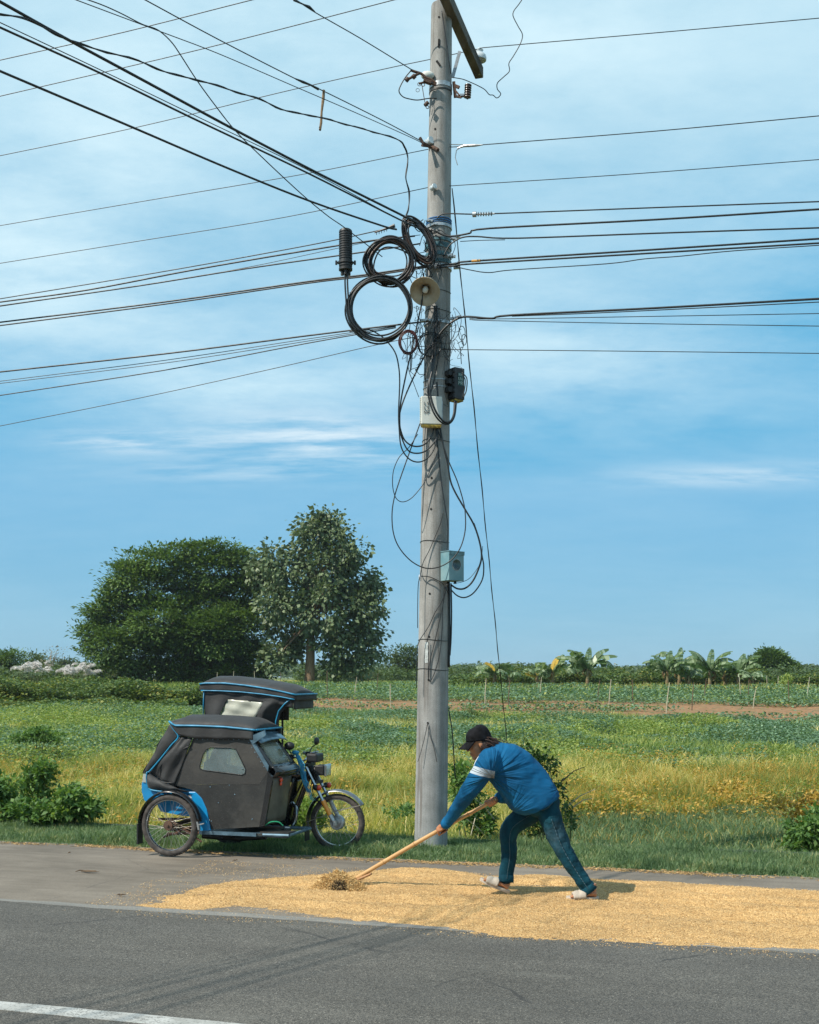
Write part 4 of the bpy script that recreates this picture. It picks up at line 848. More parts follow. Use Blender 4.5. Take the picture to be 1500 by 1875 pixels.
def crown_pts(lobes, Y, per, spray, dspread=.6, flat=.55, seed=0):
    q = np.random.default_rng(seed); C = []; O = []
    for (px, py, r) in lobes:
        R = r*Y/F; c = np.array(W(px, py, Y+q.uniform(-dspread, dspread)*R*1.4)); n = max(4, int(per*(r/40)**1.7))
        d = q.normal(size=(n, 3)); d /= np.linalg.norm(d, axis=1, keepdims=True)
        rr = R*q.uniform(.45, 1.02, n)[:, None]**.8; C.append(c+d*rr); O.append(d)
    return np.concatenate(C), np.concatenate(O)
def tree(name, lab, lobes, Y, base_px, per=26, spray=60, srad=.55, leaf=.16, lm=None, bark=None, trunk_r=.3, cat='tree', droop=0, aspect=.45, group=None, seed=1, flat=.45, nb=10, fork=.35):
    q = np.random.default_rng(seed); bx, bz = (base_px-750)/F*Y, gz((base_px-750)/F*Y, Y); root = empty(name, (bx, Y, bz), label=lab, cat=cat, group=group)
    C, O = crown_pts(lobes, Y, per, spray, seed=seed); off = np.array([bx, Y, bz]); C = C-off
    n = len(C); k = spray; P = np.repeat(C, k, 0); Od = np.repeat(O, k, 0); sr = np.repeat(q.uniform(.55, 1.25, n)*srad, k)[:, None]
    g = q.normal(size=(n*k, 3))*np.array([.6, .6, .6*flat]); D = unit(g+Od*.9+np.array([0, 0, -droop])+q.normal(size=g.shape)*.35); P = P+g*sr+Od*sr*.3*q.random((n*k, 1))
    sz = leaf*q.uniform(.6, 1.3, n*k); P = P[P[:, 2] > .1] if False else P
    leaves('crown', P, D, sz, sz*aspect, [lm], parent=root, up=np.array([0, 0, 1.]) if flat < .8 else None)
    mb = MB(); H0 = C[:, 2].min(); Ht = C[:, 2].max(); cx = C.mean(0)
    top = Vector((cx[0]*.5, cx[1]*.5, Ht*.72)); fk = Vector((cx[0]*.15, cx[1]*.1, Ht*fork*.6))
    mb.tube(smooth_path([Vector((0, 0, -.2)), Vector((trunk_r*.3, 0, fk.z*.5)), fk, fk.lerp(top, .5)+Vector((.2, 0, 0)), top], 5), [trunk_r*1.25, trunk_r, trunk_r*.85, trunk_r*.5, trunk_r*.15], 10)
    idx = q.choice(n, min(nb, n), replace=False)
    for i in idx:
        e = Vector(C[i]); s_ = fk.lerp(top, q.uniform(0, .7)); m_ = s_.lerp(e, .5)+Vector((0, 0, q.uniform(-.1, .3)*Ht*.2))
        mb.tube(smooth_path([s_, m_, e], 5), [trunk_r*.4, trunk_r*.22, trunk_r*.05], 6)
    mb.build('trunk', bark or M_bark, root, ang=0)
    return root
tree('rain_tree', 'broad dark green tree with feathery foliage left of the taller tree', [(215, 1122, 33), (206, 1182, 32), (168, 1160, 12), (185, 1150, 16), (262, 1072, 33), (335, 1054, 36), (400, 1050, 34), (440, 1085, 36), (290, 1140, 50), (370, 1120, 50), (440, 1150, 46), (250, 1200, 36), (320, 1205, 48), (400, 1205, 50), (462, 1212, 38), (232, 1052, 18), (300, 1030, 18), (425, 1018, 16), (372, 1012, 14), (260, 1022, 8), (345, 1012, 10), (478, 1060, 22), (218, 1085, 20), (180, 1115, 14), (360, 1165, 42), (400, 1160, 40), (380, 1220, 40), (330, 1240, 22), (250, 1232, 20), (420, 1240, 22), (196, 1096, 9), (185, 1128, 8), (176, 1142, 7), (158, 1157, 6), (225, 1040, 9), (247, 1024, 8), (285, 1012, 9), (318, 1008, 8), (352, 1003, 8), (392, 1001, 9), (424, 1004, 8), (445, 1022, 10), (462, 1040, 10), (172, 1180, 9), (165, 1200, 8), (180, 1222, 9)],
     90, 350, per=88, spray=56, srad=.90, leaf=.31, lm=LM_t1, trunk_r=.42, aspect=.5, seed=4, flat=.30, nb=26)
tree('broadleaf_tree', 'tall grey green tree with large drooping leaves right of the dark tree', [(588, 958, 22), (575, 985, 26), (612, 985, 26), (628, 1012, 20), (548, 1016, 20), (690, 1075, 7), (693, 1122, 6), (689, 1163, 8), (688, 1200, 8), (468, 1036, 8), (588, 944, 11), (562, 958, 8), (605, 950, 8), (500, 1022, 22), (478, 1048, 20), (520, 1045, 30), (652, 1012, 18), (600, 1045, 48), (650, 1060, 34), (545, 1085, 42), (668, 1085, 20), (680, 1072, 9), (660, 1118, 26), (684, 1120, 8), (500, 1110, 32), (590, 1115, 48), (640, 1145, 34), (665, 1160, 20), (672, 1195, 16), (530, 1160, 36), (600, 1170, 28), (538, 1190, 20), (636, 1200, 28), (655, 1225, 16), (505, 1200, 24), (610, 1225, 18)],
     88, 566, per=46, spray=28, srad=.62, leaf=.36, lm=LM_t2, bark=M_bark2, trunk_r=.34, droop=.9, aspect=.72, seed=9, flat=.9, nb=26, fork=.6)
tree('small_tree', 'spreading bushy tree just left of the concrete pole far behind', [(722, 1200, 10), (740, 1197, 11), (757, 1200, 11), (715, 1212, 9), (768, 1205, 12), (735, 1215, 14), (760, 1222, 14), (730, 1237, 15), (755, 1242, 15), (775, 1235, 13), (712, 1245, 12)], 130, 745, per=110, spray=30, srad=.9, leaf=.35, lm=LM_mid, trunk_r=.3, seed=12)
tree('dome_tree', 'dense rounded dark tree like a dome on the right skyline', [(1410, 1224, 30), (1386, 1230, 22), (1432, 1230, 22), (1410, 1216, 22), (1395, 1240, 20), (1425, 1242, 20), (1445, 1238, 10), (1376, 1240, 10)], 120, 1410, per=520, spray=44, srad=.62, leaf=.34, lm=LM_t1, trunk_r=.4, seed=13, fork=.3)
tree('edge_tree', 'dark tree cut by the left edge of the picture', [(5, 1210, 16), (22, 1208, 14), (-15, 1215, 20), (12, 1228, 16), (32, 1203, 8), (-30, 1230, 22)], 100, 0, per=120, spray=34, srad=.6, leaf=.26, lm=LM_t1, trunk_r=.25, seed=14)
tree('grey_tree', 'thin grey half bare tree behind the white plumes', [(92, 1198, 12), (103, 1196, 9), (80, 1205, 11), (97, 1212, 11)], 120, 92, per=26, spray=12, srad=.7, leaf=.22, lm=leafmat('grey_leaf', [(0, (.14, .13, .10)), (1, (.26, .24, .18))], .2), bark=mat('grey_bark', (.28, .25, .22), .9), trunk_r=.22, seed=15, nb=40, fork=.3)
tree('olive_tree', 'olive green bushy tree left of the grey half bare tree', [(62, 1210, 12), (50, 1222, 13), (75, 1222, 14), (95, 1228, 14), (40, 1230, 10)], 125, 65, per=150, spray=30, srad=.7, leaf=.3, lm=LM_mid, trunk_r=.25, seed=16)
tree('round_tree', 'small blue green tree right of the grey half bare tree', [(125, 1218, 10), (140, 1222, 9), (112, 1222, 9), (150, 1230, 6)], 200, 128, per=200, spray=26, srad=1, leaf=.5, lm=LM_far, trunk_r=.3, seed=17)
tree('tiny_tree', 'tiny distant tree between the plumes and the big dark tree', [(173, 1231, 6), (168, 1236, 6), (180, 1236, 5)], 210, 173, per=250, spray=22, srad=.8, leaf=.5, lm=LM_far, trunk_r=.2, seed=18)
tree('pale_shrub_tree', 'pale grey green scrub at the left foot of the big dark tree', [(205, 1228, 14), (192, 1238, 12), (225, 1235, 14), (215, 1218, 8)], 96, 208, per=120, spray=26, srad=.5, leaf=.2, lm=leafmat('scrub_leaf', [(0, (.11, .13, .08)), (1, (.22, .23, .15))], .25), trunk_r=.12, seed=19)
tree('dark_shrub_tree', 'low dark round bushes under the right side of the tall tree', [(690, 1236, 12), (675, 1245, 12), (640, 1248, 14), (655, 1238, 10), (605, 1248, 12)], 115, 660, per=110, spray=24, srad=.7, leaf=.28, lm=LM_mid, trunk_r=.15, seed=20)

# pampas plumes behind the left hedge: each clump a plant
def plume_plant(px, py, Y, h, lab, seed):
    q = np.random.default_rng(seed); x = (px-750)/F*Y; root = empty('plume_grass', (x, Y, gz(x, Y)), label=lab, cat='plume grass', group='white plumed grasses behind the left hedge')
    mb = MB(); P = []; D = []
    for k_ in range(10):
        a = q.uniform(-.5, .5); hh = h*q.uniform(.75, 1.08); b = Vector((q.normal(0, .35), q.normal(0, .3), 0)); t = b+Vector((a*.5+.15, q.normal(0, .2), hh)); mb.tube([b, b.lerp(t, .6), t], [.02, .014, .006], 4)
        tip = t+Vector((.38+a*.3, 0, .22)); 
        for j in range(70):
            f = q.random(); p = t.lerp(tip, f)+Vector(q.normal(0, .045, 3))+Vector((0, 0, -.10*f*f)); P.append(p); D.append((.7, q.normal(0, .3), .35-f*.7))
    mb.build('stalks', M_stem, root, ang=0); P = np.array(P); D = np.array(D); n = len(P)
    leaves('plumes', P, D, rng.uniform(.12, .26, n), rng.uniform(.03, .06, n), [LM_plume], parent=root)
for i, (px, py, lab) in enumerate(((28, 1222, 'small white plume grass nearest the left edge tree'), (48, 1216, 'tallest white plume grass, left of the grey tree'), (66, 1222, 'white plume grass in front of the olive tree'), (108, 1228, 'short white plume grass right of the grey tree'), (128, 1224, 'white plume grass below the small blue green tree'), (143, 1220, 'fullest white plume grass in the gap before the big tree'), (160, 1231, 'last small white plume grass before the tiny far tree'))):
    Y = 80+i*.8; h = gz(0, Y); hh = (CAM_H+(HY-py)/F*Y)-h+.05; plume_plant(px, py, Y, hh, lab, 30+i)

# banana plants
def banana(px, Y, ptop, lab, seed, nl=9, yellow=(), lean=0, spread=1.0, tall=()):
    q = np.random.default_rng(seed); x = (px-750)/F*Y; z0 = gz(x, Y); H = CAM_H+(HY-ptop)/F*Y-z0; root = empty('banana_plant', (x, Y, z0), label=lab, cat='banana plant', group='banana plants along the far hedge')
    sh = H*.50; mb = MB(); mb.tube([(0, 0, -.1), (lean*.1, 0, sh*.5), (lean*.2, 0, sh)], [.15, .12, .08], 9); mb.build('stem', M_pstem, root)
    def leafmesh(az, el, ln, wd_, bend, m, nm='leaf', lab_=None, up_=0):
        mb = MB(); o = Vector((lean*.2, 0, sh-.1)); d = Vector((math.cos(az), math.sin(az)*.7, 0)); p = o.copy(); a = el; pts = [p.copy()]; N_ = 12
        for i in range(N_): p = p+(d*math.cos(a)+Vector((0, 0, math.sin(a))))*ln/N_; a -= bend/N_*(1+i/N_); pts.append(p.copy())
        sd = d.cross(Vector((0, 0, 1))).normalized(); tw = q.uniform(-.9, .9) if not up_ else 2.3
        vs = []; fs = []
        for sgn in (-1, 1):
            i = 2
            while i < N_*3:
                L_ = q.integers(2, 7); i2 = min(N_*3, i+L_)
                t0, t1 = i/(N_*3), max(i/(N_*3)+.01, (i2-.35)/(N_*3))
                def at(t): f = t*N_; j = min(int(f), N_-1); return pts[j].lerp(pts[j+1], f-j)
                w0 = wd_*math.sin(math.pi*min(1, t0*.85+.12))**.6; w1 = wd_*math.sin(math.pi*min(1, t1*.85+.12))**.6
                dr = q.uniform(.25, 1.1); u = (sd*math.cos(tw*.6)+d.cross(sd)*math.sin(tw*.6))*sgn if not up_ else Vector((math.sin(el), -.25, -math.cos(el)*math.copysign(1, d.x)))*sgn; dn = Vector((0, 0, -1))*dr*(0 if up_ else 1)
                tan = (at(min(1, t1+.02))-at(t0)).normalized()*.22
                o_ = len(vs); vs += [at(t0), at(t1), at(t1)+(u+dn+tan)*w1, at(t0)+(u+dn+tan)*w0]; fs.append((o_, o_+1, o_+2, o_+3)); i = i2
        mb.add(vs, fs); mb.tube(pts, [.03, .02, .008], 4); o2 = mb.build(nm, m, root, ang=0)
        if lab_: o2['label'] = lab_
    for k_ in range(nl):
        az = (0 if k_ % 2 else math.pi)+q.uniform(-.9, .9); el = q.uniform(.65, 1.35); leafmesh(az, el, H*.78*q.uniform(.75, 1.15)*spread, .34, q.uniform(.7, 1.7), LM_ban)
    for tx in tall: leafmesh(0 if tx >= 0 else math.pi, math.pi/2-abs(tx), H*.56, .24, .15, LM_ban, up_=1)
    for tx in yellow: leafmesh(0 if tx >= 0 else math.pi, math.pi/2-abs(tx), H*.48, .20, .5, LM_bany, up_=1, lab_='bright yellow leaf')
    for k_ in range(5): leafmesh(q.uniform(0, 6.28), q.uniform(-.2, .5), H*q.uniform(.3, .5), .07, 3.2, LM_dead, nm='dead_leaf')
banana(905, 81, 1203, 'leftmost banana plant, just behind the slanting guy wire', 1, 9, yellow=(-.35,), spread=1.1)
banana(985, 81, 1212, 'banana plant with a hanging yellow leaf, second from the left', 2, 6, yellow=(-1.0, .9), spread=.8)
banana(1012, 81, 1194, 'banana plant with one upright yellow leaf', 3, 6, yellow=(.12,), tall=(.5,), spread=.9)
banana(1076, 80, 1187, 'banana plant with fanned green leaves left of the brown field gap', 4, 12, tall=(.02, -.6), spread=1.1)
banana(1222, 80, 1192, 'banana plant with one narrow upright leaf and brown skirts', 5, 8, tall=(.1, -.9), spread=1.0)
banana(1244, 82, 1187, 'tall banana plant with a broad pale upright leaf', 6, 8, tall=(.0, .8), spread=1.0)
banana(1300, 79, 1190, 'banana plant with a pale blue grey upright leaf', 7, 8, tall=(.03,), spread=1.0)
banana(1328, 81, 1205, 'banana plant with wide drooping leaves and a yellow leaf leaning right', 8, 10, yellow=(.75,), spread=1.1)
banana(932, 79, 1214, 'small banana plant just right of the guy wire', 11, 7, spread=.8)
banana(1058, 83, 1204, 'small banana plant at the left foot of the fanned one', 12, 7, spread=.8, tall=(-.3,))
banana(1262, 80, 1210, 'low banana plant right of the pale upright leaf', 13, 8, spread=.9)
banana(1378, 78, 1216, 'low banana plant in front of the dome tree', 14, 7, spread=.9)
banana(1352, 80, 1196, 'banana plant with a torn upright leaf beside the dome tree', 9, 9, tall=(.25,), yellow=(), spread=1.1)

def clump_mass(name, lab, cat, regions, lm, seed, parent=None, kind='stuff', leaf=.16):
    q = np.random.default_rng(seed); P = []; D = []
    for (px0, px1, Y0, Y1, hfun, n) in regions:
        px = q.uniform(px0, px1, n); Y = q.uniform(Y0, Y1, n); x = (px-750)/F*Y; h = hfun(px); g = ground_z(x, Y)
        z = g+h*1.0*q.beta(1.6, 1.1, n)*(.30+.85*vnoise(x, Y, .55, seed)+.45*vnoise(x, Y, 1.8, seed+1)); P.append(np.stack([x, Y, z], 1))
    P = np.concatenate(P); n = len(P); sz = leaf*q.uniform(.6, 1.3, n)
    return leaves(name, P, rdir(n, -.5, .5), sz, sz*.75, lm if isinstance(lm, list) else [lm], parent=parent, up=np.array([0, 0, 1.]), label=lab, cat=cat, kind=kind)
one = lambda a: (lambda px: np.full(len(px), a))
clump_mass('hedgerow', 'tangled green and orange hedge on the left below the big dark tree', 'hedge', [(-260, 380, 50, 58, lambda px: .62*np.interp(px, [-200, 0, 120, 260, 330, 380], [1.9, 1.75, 1.5, 1.5, 1.2, .8]), 60000), (-150, 340, 46, 50, one(.45), 10000)], LM_hedge, 61, leaf=.15)
clump_mass('trellis_vines', 'leafy vines on low trellises beneath the banana plants', 'vines', [(822, 1560, 82, 90, lambda px: np.interp(px, [820, 870, 930, 1000, 1130, 1160, 1200, 1400, 1420, 1560], [.6, .9, 1.3, 1.2, 1.3, .8, 1.4, 1.3, .6, 1.3]), 60000)], LM_hedge, 71, leaf=.20)
clump_mass('far_scrub', 'pale scrub strip in front of the far wood', 'scrub', [(540, 900, 118, 130, one(1.5), 9000), (860, 1560, 110, 125, one(1.5), 18000), (-300, 240, 90, 100, one(1.5), 9000)], LM_mid, 75, leaf=.35)
def far_wood():
    q = np.random.default_rng(8); px = q.uniform(-700, 2300, 70000); Y = q.uniform(330, 520, 70000); x = (px-750)/F*Y
    h = 1.0+2.2+1.7*vnoise(x, Y*0, .035, 5)+1.2*vnoise(x, Y, .11, 6)+.9*vnoise(x, Y, .3, 7)
    P = np.stack([x, Y, 1+(h-1)*q.random(70000)**.6], 1); sz = q.uniform(.6, 1.7, 70000)
    leaves('far_wood', P, rdir(70000, -.3, .7), sz, sz*.8, [LM_far], up=np.array([0, 0, 1.]), label='distant line of woods along the whole horizon', cat='wood', kind='stuff')
far_wood()
# stakes in the fields
def stake(px, pyt, pyb, pale, lab, lean=0):
    p = GT(px, pyb); H = (pyb-pyt)/F*p.y; mb = MB(); mb.tube([(0, 0, -.1), (lean*.5, 0, H*.5), (lean+.03, 0, H)], [.024, .02, .016], 6)
    o = mb.build('stake', M_pale if pale else M_dark_st, label=lab, cat='stake', group='trellis stakes in the far field'); o.location = p
for a in ((888, 1242, 1296, 1, 'pale stake below the leftmost banana plant'), (989, 1240, 1278, 1, 'pale stake under the hanging yellow banana leaf'), (1115, 1244, 1298, 1, 'pale stake right of the fanned banana plant'), (1220, 1250, 1306, 1, 'tallest palest stake, left of the pair of upright banana leaves'),
          (1267, 1250, 1301, 0, 'dark stake just right of the tallest pale stake'), (1379, 1262, 1297, 1, 'short pale stake left below the dome tree'), (1357, 1240, 1278, 1, 'pale stake in front of the last banana plants'), (1371, 1245, 1281, 0, 'dark stake beside the last banana plants'), (1478, 1240, 1280, 1, 'stake standing alone near the right edge'),
          (931, 1248, 1297, 0, 'dark stake right of the guy wire'), (1094, 1245, 1286, 0, 'dark thin stake in front of the fanned banana plant'), (1406, 1237, 1262, 1, 'pale post under the left side of the dome tree'), (1425, 1238, 1262, 1, 'pale post under the right side of the dome tree'), (716, 1252, 1297, 1, 'lone pale stake between the tall tree and the concrete pole'),
          (397, 1231, 1262, 1, 'leftmost pale post just above the canopy'), (427, 1229, 1262, 1, 'second pale post above the canopy'), (468, 1229, 1262, 1, 'third pale post above the canopy'), (515, 1231, 1262, 0, 'fourth dark reddish post above the canopy'), (600, 1228, 1280, 0, 'crooked dark stick right of the tall tree trunk'), (649, 1240, 1280, 1, 'thin pale stick right of the crooked dark stick'), (690, 1232, 1270, 0, 'dark leaning stick left of the lone pale stake'), (1160, 1245, 1290, 0, 'dark stake in the gap between banana groups'), (1290, 1243, 1283, 0, 'dark stake below the pale blue grey banana leaf'), (1446, 1246, 1292, 0, 'dark stake in the vines right of the dome tree')): stake(*a, lean=random.uniform(-.12, .12))

# shrubs near the verge
def shrub(name, lab, blobs, Y, n, leaf, lm, seed, stems=7, group=None, aspect=.55, cat='shrub', dy=.35):
    q = np.random.default_rng(seed); cx = np.mean([b[0] for b in blobs]); x0 = (cx-750)/F*Y; z0 = gz(x0, Y); root = empty(name, (x0, Y, z0), label=lab, cat=cat, group=group); off = np.array([x0, Y, z0])
    blobs = [(b[0]+q.normal(0, b[2]*.45), b[1]+q.normal(0, b[3]*.45), b[2]*q.uniform(.4, .8), b[3]*q.uniform(.4, .85)) for b in blobs for _ in range(4)]+[(b[0], b[1]+b[3]*.3, b[2]*.8, b[3]*.7) for b in blobs]
    P = []; O = []; tot = sum(b[2]*b[3] for b in blobs); mb = MB()
    for (px, py, rx, ry) in blobs:
        m = int(n*rx*ry/tot); c = np.array(W(px, py, Y))-off; d = q.normal(size=(m, 3)); d /= np.linalg.norm(d, axis=1, keepdims=True)
        r = q.random(m)[:, None]**.45; p = c+d*r*np.array([rx*Y/F, dy, ry*Y/F]); 
        P.append(p); O.append(d)
        for k_ in range(1 if stems and q.random() < stems/len(blobs) else 0):
            e = Vector(c)+Vector((q.normal(0, rx*Y/F*.5), q.normal(0, .15), ry*Y/F*q.uniform(.3, .9))); b = Vector((c[0]*.6+q.normal(0, .08), q.normal(0, .1), -.1)); mb.tube(smooth_path([b, b.lerp(e, .5)+Vector((q.normal(0, .05), 0, .05)), e], 4), [.012, .009, .004], 5)
    P = np.concatenate(P); O = np.concatenate(O); keep = P[:, 2] > -.02; P, O = P[keep], O[keep]; m = len(P)
    # gather the leaves into sprigs
    cl = np.floor(P/.09).astype(int); hsh = (cl[:, 0]*73856093 ^ cl[:, 1]*19349663 ^ cl[:, 2]*83492791) % 1000/1000.; keep = hsh < .68; P, O = P[keep], O[keep]; m = len(P)
    D = unit(O*.7+q.normal(size=(m, 3))*.7+np.array([0, 0, -.1])); sz = leaf*q.uniform(.6, 1.3, m)
    leaves('foliage', P, D, sz, sz*aspect, lm if isinstance(lm, list) else [lm], parent=root, up=np.array([0, 0, 1.]))
    if mb.v: mb.build('stems', M_stem, root, ang=0)
    return root
shrub('leafy_bush', 'low spreading leafy bush at the lower left beside the verge', [(120, 1475, 48, 25), (165, 1480, 30, 18), (90, 1490, 30, 18), (60, 1485, 25, 20), (130, 1450, 28, 14)], 13.6, 4200, .075, LM_bush, 81)
shrub('leafy_bush', 'taller leafy bush behind the spreading one at the lower left', [(65, 1425, 26, 26), (80, 1405, 18, 18), (50, 1440, 24, 20), (70, 1460, 22, 16)], 14.8, 2600, .075, LM_bush, 82)
shrub('leafy_bush', 'leafy bush cut by the left edge of the picture', [(8, 1440, 25, 25), (-15, 1460, 30, 30), (15, 1475, 25, 20), (20, 1500, 20, 12)], 14.0, 3000, .075, LM_bush, 83)
shrub('leafy_bush', 'leafy shrub between the concrete pole and the bent person', [(848, 1420, 22, 22), (838, 1450, 18, 25), (862, 1450, 18, 18), (870, 1480, 25, 20), (880, 1510, 30, 22), (845, 1495, 18, 18)], 13.1, 3400, .065, LM_bush, 84)
shrub('leafy_bush', 'tall thin shrub rising behind the back of the person', [(985, 1385, 22, 16), (1005, 1405, 16, 18), (960, 1370, 14, 10), (1018, 1440, 10, 18), (1030, 1475, 14, 14), (1045, 1500, 12, 16), (985, 1490, 30, 26), (960, 1515, 28, 20), (1005, 1520, 25, 18)], 13.0, 1900, .065, leafmat('dark_bush_leaf', [(.1, (.018, .045, .012)), (.5, (.035, .08, .02)), (.9, (.09, .15, .035))], .25), 85, stems=14)
shrub('leafy_bush', 'dark leafy shrub at the lower right edge of the field', [(1475, 1520, 24, 22), (1490, 1500, 18, 22), (1455, 1545, 18, 14), (1495, 1545, 22, 16)], 12.9, 2600, .07, LM_bush, 86)
shrub('orange_bush', 'yellow orange leafed weed bush near the right edge', [(1465, 1475, 26, 22), (1490, 1460, 18, 25), (1430, 1470, 18, 12), (1480, 1500, 22, 16)], 14.2, 1500, .06, [LM_org], 87, stems=0)
shrub('orange_bush', 'orange and green weed bush in the middle of the right field', [(1325, 1445, 32, 14), (1350, 1435, 18, 10), (1385, 1452, 12, 8)], 17.0, 600, .06, LM_org, 88, stems=0)
shrub('leafy_bush', 'small green shrub directly right of the front wheel', [(742, 1482, 16, 8), (720, 1486, 14, 7)], 13.6, 450, .05, LM_bush, 89, stems=0)
shrub('green_bush', 'green weed clump seen through the motorcycle behind its engine', [(560, 1480, 26, 30), (535, 1495, 20, 22), (585, 1500, 22, 18)], 13.2, 2600, .05, leafmat('bright_bush', [(.1, (.06, .13, .02)), (.9, (.22, .32, .06))], .3), 90)
shrub('feathery_bush', 'pale feathery bush above the cap of the person', [(860, 1308, 22, 14), (850, 1318, 18, 10), (875, 1318, 18, 10)], 40, 3000, .12, leafmat('grey_green', [(.1, (.10, .16, .07)), (.9, (.20, .27, .12))], .3), 91, aspect=.3)
shrub('yellow_bush', 'yellow green rounded bush right of the dome tree', [(1432, 1262, 16, 12), (1440, 1250, 12, 10), (1425, 1275, 12, 8)], 78, 2200, .22, LM_lime, 92, dy=.8)
shrub('leafy_bush', 'green bush in the left middle field', [(62, 1345, 34, 12), (95, 1352, 24, 9), (30, 1350, 20, 8), (70, 1336, 14, 8)], 24, 2200, .075, LM_bush, 93)
mb = MB()
for k_, (a, b) in enumerate((((1030, 1430), (1072, 1404)), ((1035, 1480), (1090, 1445)), ((1050, 1478), (1085, 1462)), ((880, 1470), (862, 1530)), ((905, 1500), (866, 1460)), ((900, 1545), (855, 1500)))):
    mb = MB(); mb.tube([W(*a, 12.9), (W(*a, 12.9)+W(*b, 12.8))/2+Vector((0, 0, .03)), W(*b, 12.7)], [.009, .006, .003], 5)
    mb.build('dry_twig', M_pale if k_ else M_dark_st, label=['thin dark twig above the hip of the person', 'long twig right of the hip of the person', 'pale twig under the long twig right of the hip', 'dry twig left of the knee, leaning left', 'dry twig crossing left of the knee', 'lowest dry twig beside the front shin'][k_], cat='twig')
# ============================================================ MOTOR TRICYCLE
TH = rad(17); TF = Vector((math.cos(TH), -math.sin(TH), 0)); TL = Vector((math.sin(TH), math.cos(TH), 0)); TO = Vector((-2.34, 11.2, .0))
def T(px, py, yl=0):                                 # photo pixel on the tricycle's own lengthwise plane yl -> its (x, z)
    p = on_plane(px, py, (TL.x, TL.y), TO.x*TL.x+TO.y*TL.y+yl)-TO; return (p.dot(TF), p.z)
def TL3(px, py, yl): x, z = T(px, py, yl); return Vector((x, yl, z))
def poly(pts, yl): return [T(px, py, yl) for px, py in pts]
trike = empty('motor_tricycle', TO, -TH, label='black and blue motorcycle with a canvas covered sidecar parked on the verge', cat='tricycle')
M_canv = mat('black_canvas', (.026, .027, .028), .7, vary=.35, scale=3, bump=.9, bscale=7, col2=(.013, .013, .014), sheen=.05)
M_vinyl = mat('grey_vinyl_panel', (.032, .030, .027), .55, vary=.3, scale=4, bump=.3, bscale=30, col2=(.020, .019, .018), specks=.35)
M_dvin = mat('dark_vinyl_panel', (.018, .018, .017), .5, vary=.4, scale=5, bump=.3, bscale=20, specks=.4)
M_pipe = mat('blue_piping', (.010, .20, .36), .45, vary=.2)
M_bluep = mat('blue_paint', (.006, .21, .46), .35, vary=.12, scale=5, coat=.3)
M_gloss = mat('black_paint', (.012, .012, .013), .25, vary=.4, scale=8, coat=.5)
M_chr = mat('chrome', (.45, .47, .49), .22, metal=1, vary=.15, scale=20)
M_alu = mat('worn_aluminium', (.45, .46, .46), .4, metal=.8, vary=.3, scale=20, bump=.1)
M_tyre = mat('tyre_rubber', (.055, .047, .042), .85, vary=.35, scale=14, bump=.3, bscale=50)
M_spk = mat('spoke_steel', (.45, .42, .36), .4, metal=.8, vary=.3, island=(.5, [(0, (.25, .17, .10)), (1, (.6, .6, .58))]))
M_visor = mat('blue_grey_visor', (.12, .20, .26), .3, metal=.5, vary=.3, coat=.3)
M_oran = mat('orange_reflector', (.75, .28, .02), .3, vary=.1, coat=.4)
M_redl = mat('orange_red_lens', (.7, .07, .02), .2, vary=.15, coat=.5)
M_frontp = mat('dirty_front_panel', (.16, .15, .12), .5, vary=.35, scale=4, col2=(.075, .07, .055))
M_seat = mat('seat_vinyl', (.02, .02, .02), .5, vary=.2)
def clear_mat(name, col, alpha, rough=.15):
    m = bpy.data.materials.new(name); m.use_nodes = True; t = NT(m.node_tree); p = t.a('ShaderNodeBsdfPrincipled', i_Roughness=rough); tr = t.a('ShaderNodeBsdfTransparent'); mx = t.a('ShaderNodeMixShader'); o = t.a('ShaderNodeOutputMaterial')
    oc = t.a('ShaderNodeTexCoord').outputs['Object']; n = t.noise(oc, 4, 6, .65); t.set(p.inputs['Base Color'], t.ramp(n, [(.35, tuple(c*.8 for c in col)), (.65, col)]))
    t.set(mx.inputs[0], t.ramp(n, [(.3, alpha*.8), (.7, min(1, alpha*1.15))])); t.l.new(tr.outputs[0], mx.inputs[1]); t.l.new(p.outputs[0], mx.inputs[2]); t.l.new(mx.outputs[0], o.inputs[0]); return m
M_wind = clear_mat('scratched_clear_plastic', (.20, .26, .27), .45); M_wind2 = clear_mat('dusty_windshield', (.36, .37, .28), .45); M_wind3 = clear_mat('milky_plastic', (.55, .55, .46), .72, .25)
def tb(name, mb, m, par=None, **k): return mb.build(name, m, par or trike, **k)
YN, YF = .10, .66                                    # near and far side of the sidecar
# side panel of the sidecar with its window
def side(yl, m_hi, m_lo, tagit, th=.012):
    yy = YN if tagit else YF
    hi = [(354, 1351), (454, 1351), (492, 1411), (475, 1436), (319, 1437)]
    win = [(366, 1402), (372, 1381), (378, 1372), (386, 1368), (424, 1369), (432, 1372), (437, 1382), (450, 1409), (449, 1416), (443, 1419), (372, 1410), (366, 1407)]
    mb = MB(); mb.panel(poly(hi, YN), poly(win, YN), yl, th); o = tb('upper_side_panel', mb, m_hi, smooth=False)
    mb = MB(); mb.panel(poly(win, YN), None, yl+th*.3, .003); tb('side_window', mb, M_wind, smooth=False)
    mb = MB(); P = [Vector((x, yl-.003 if tagit else yl+th+.003, z)) for x, z in poly(win, YN)]; mb.tube(P, .0045, 6, closed=True); tb('window_trim', mb, M_blk, ang=0)
    lo = [(319, 1437.3), (475, 1436.3), (492, 1411.3), (489, 1440), (476, 1514), (387, 1519), (381, 1488), (371, 1466), (358, 1450), (348, 1445)]
    mb = MB(); mb.panel(poly(lo, YN), None, yl+.001, th); tb('lower_side_panel', mb, m_lo, smooth=False)
side(YN, M_vinyl, M_dvin, True); side(YF, M_canv, M_dvin, False)
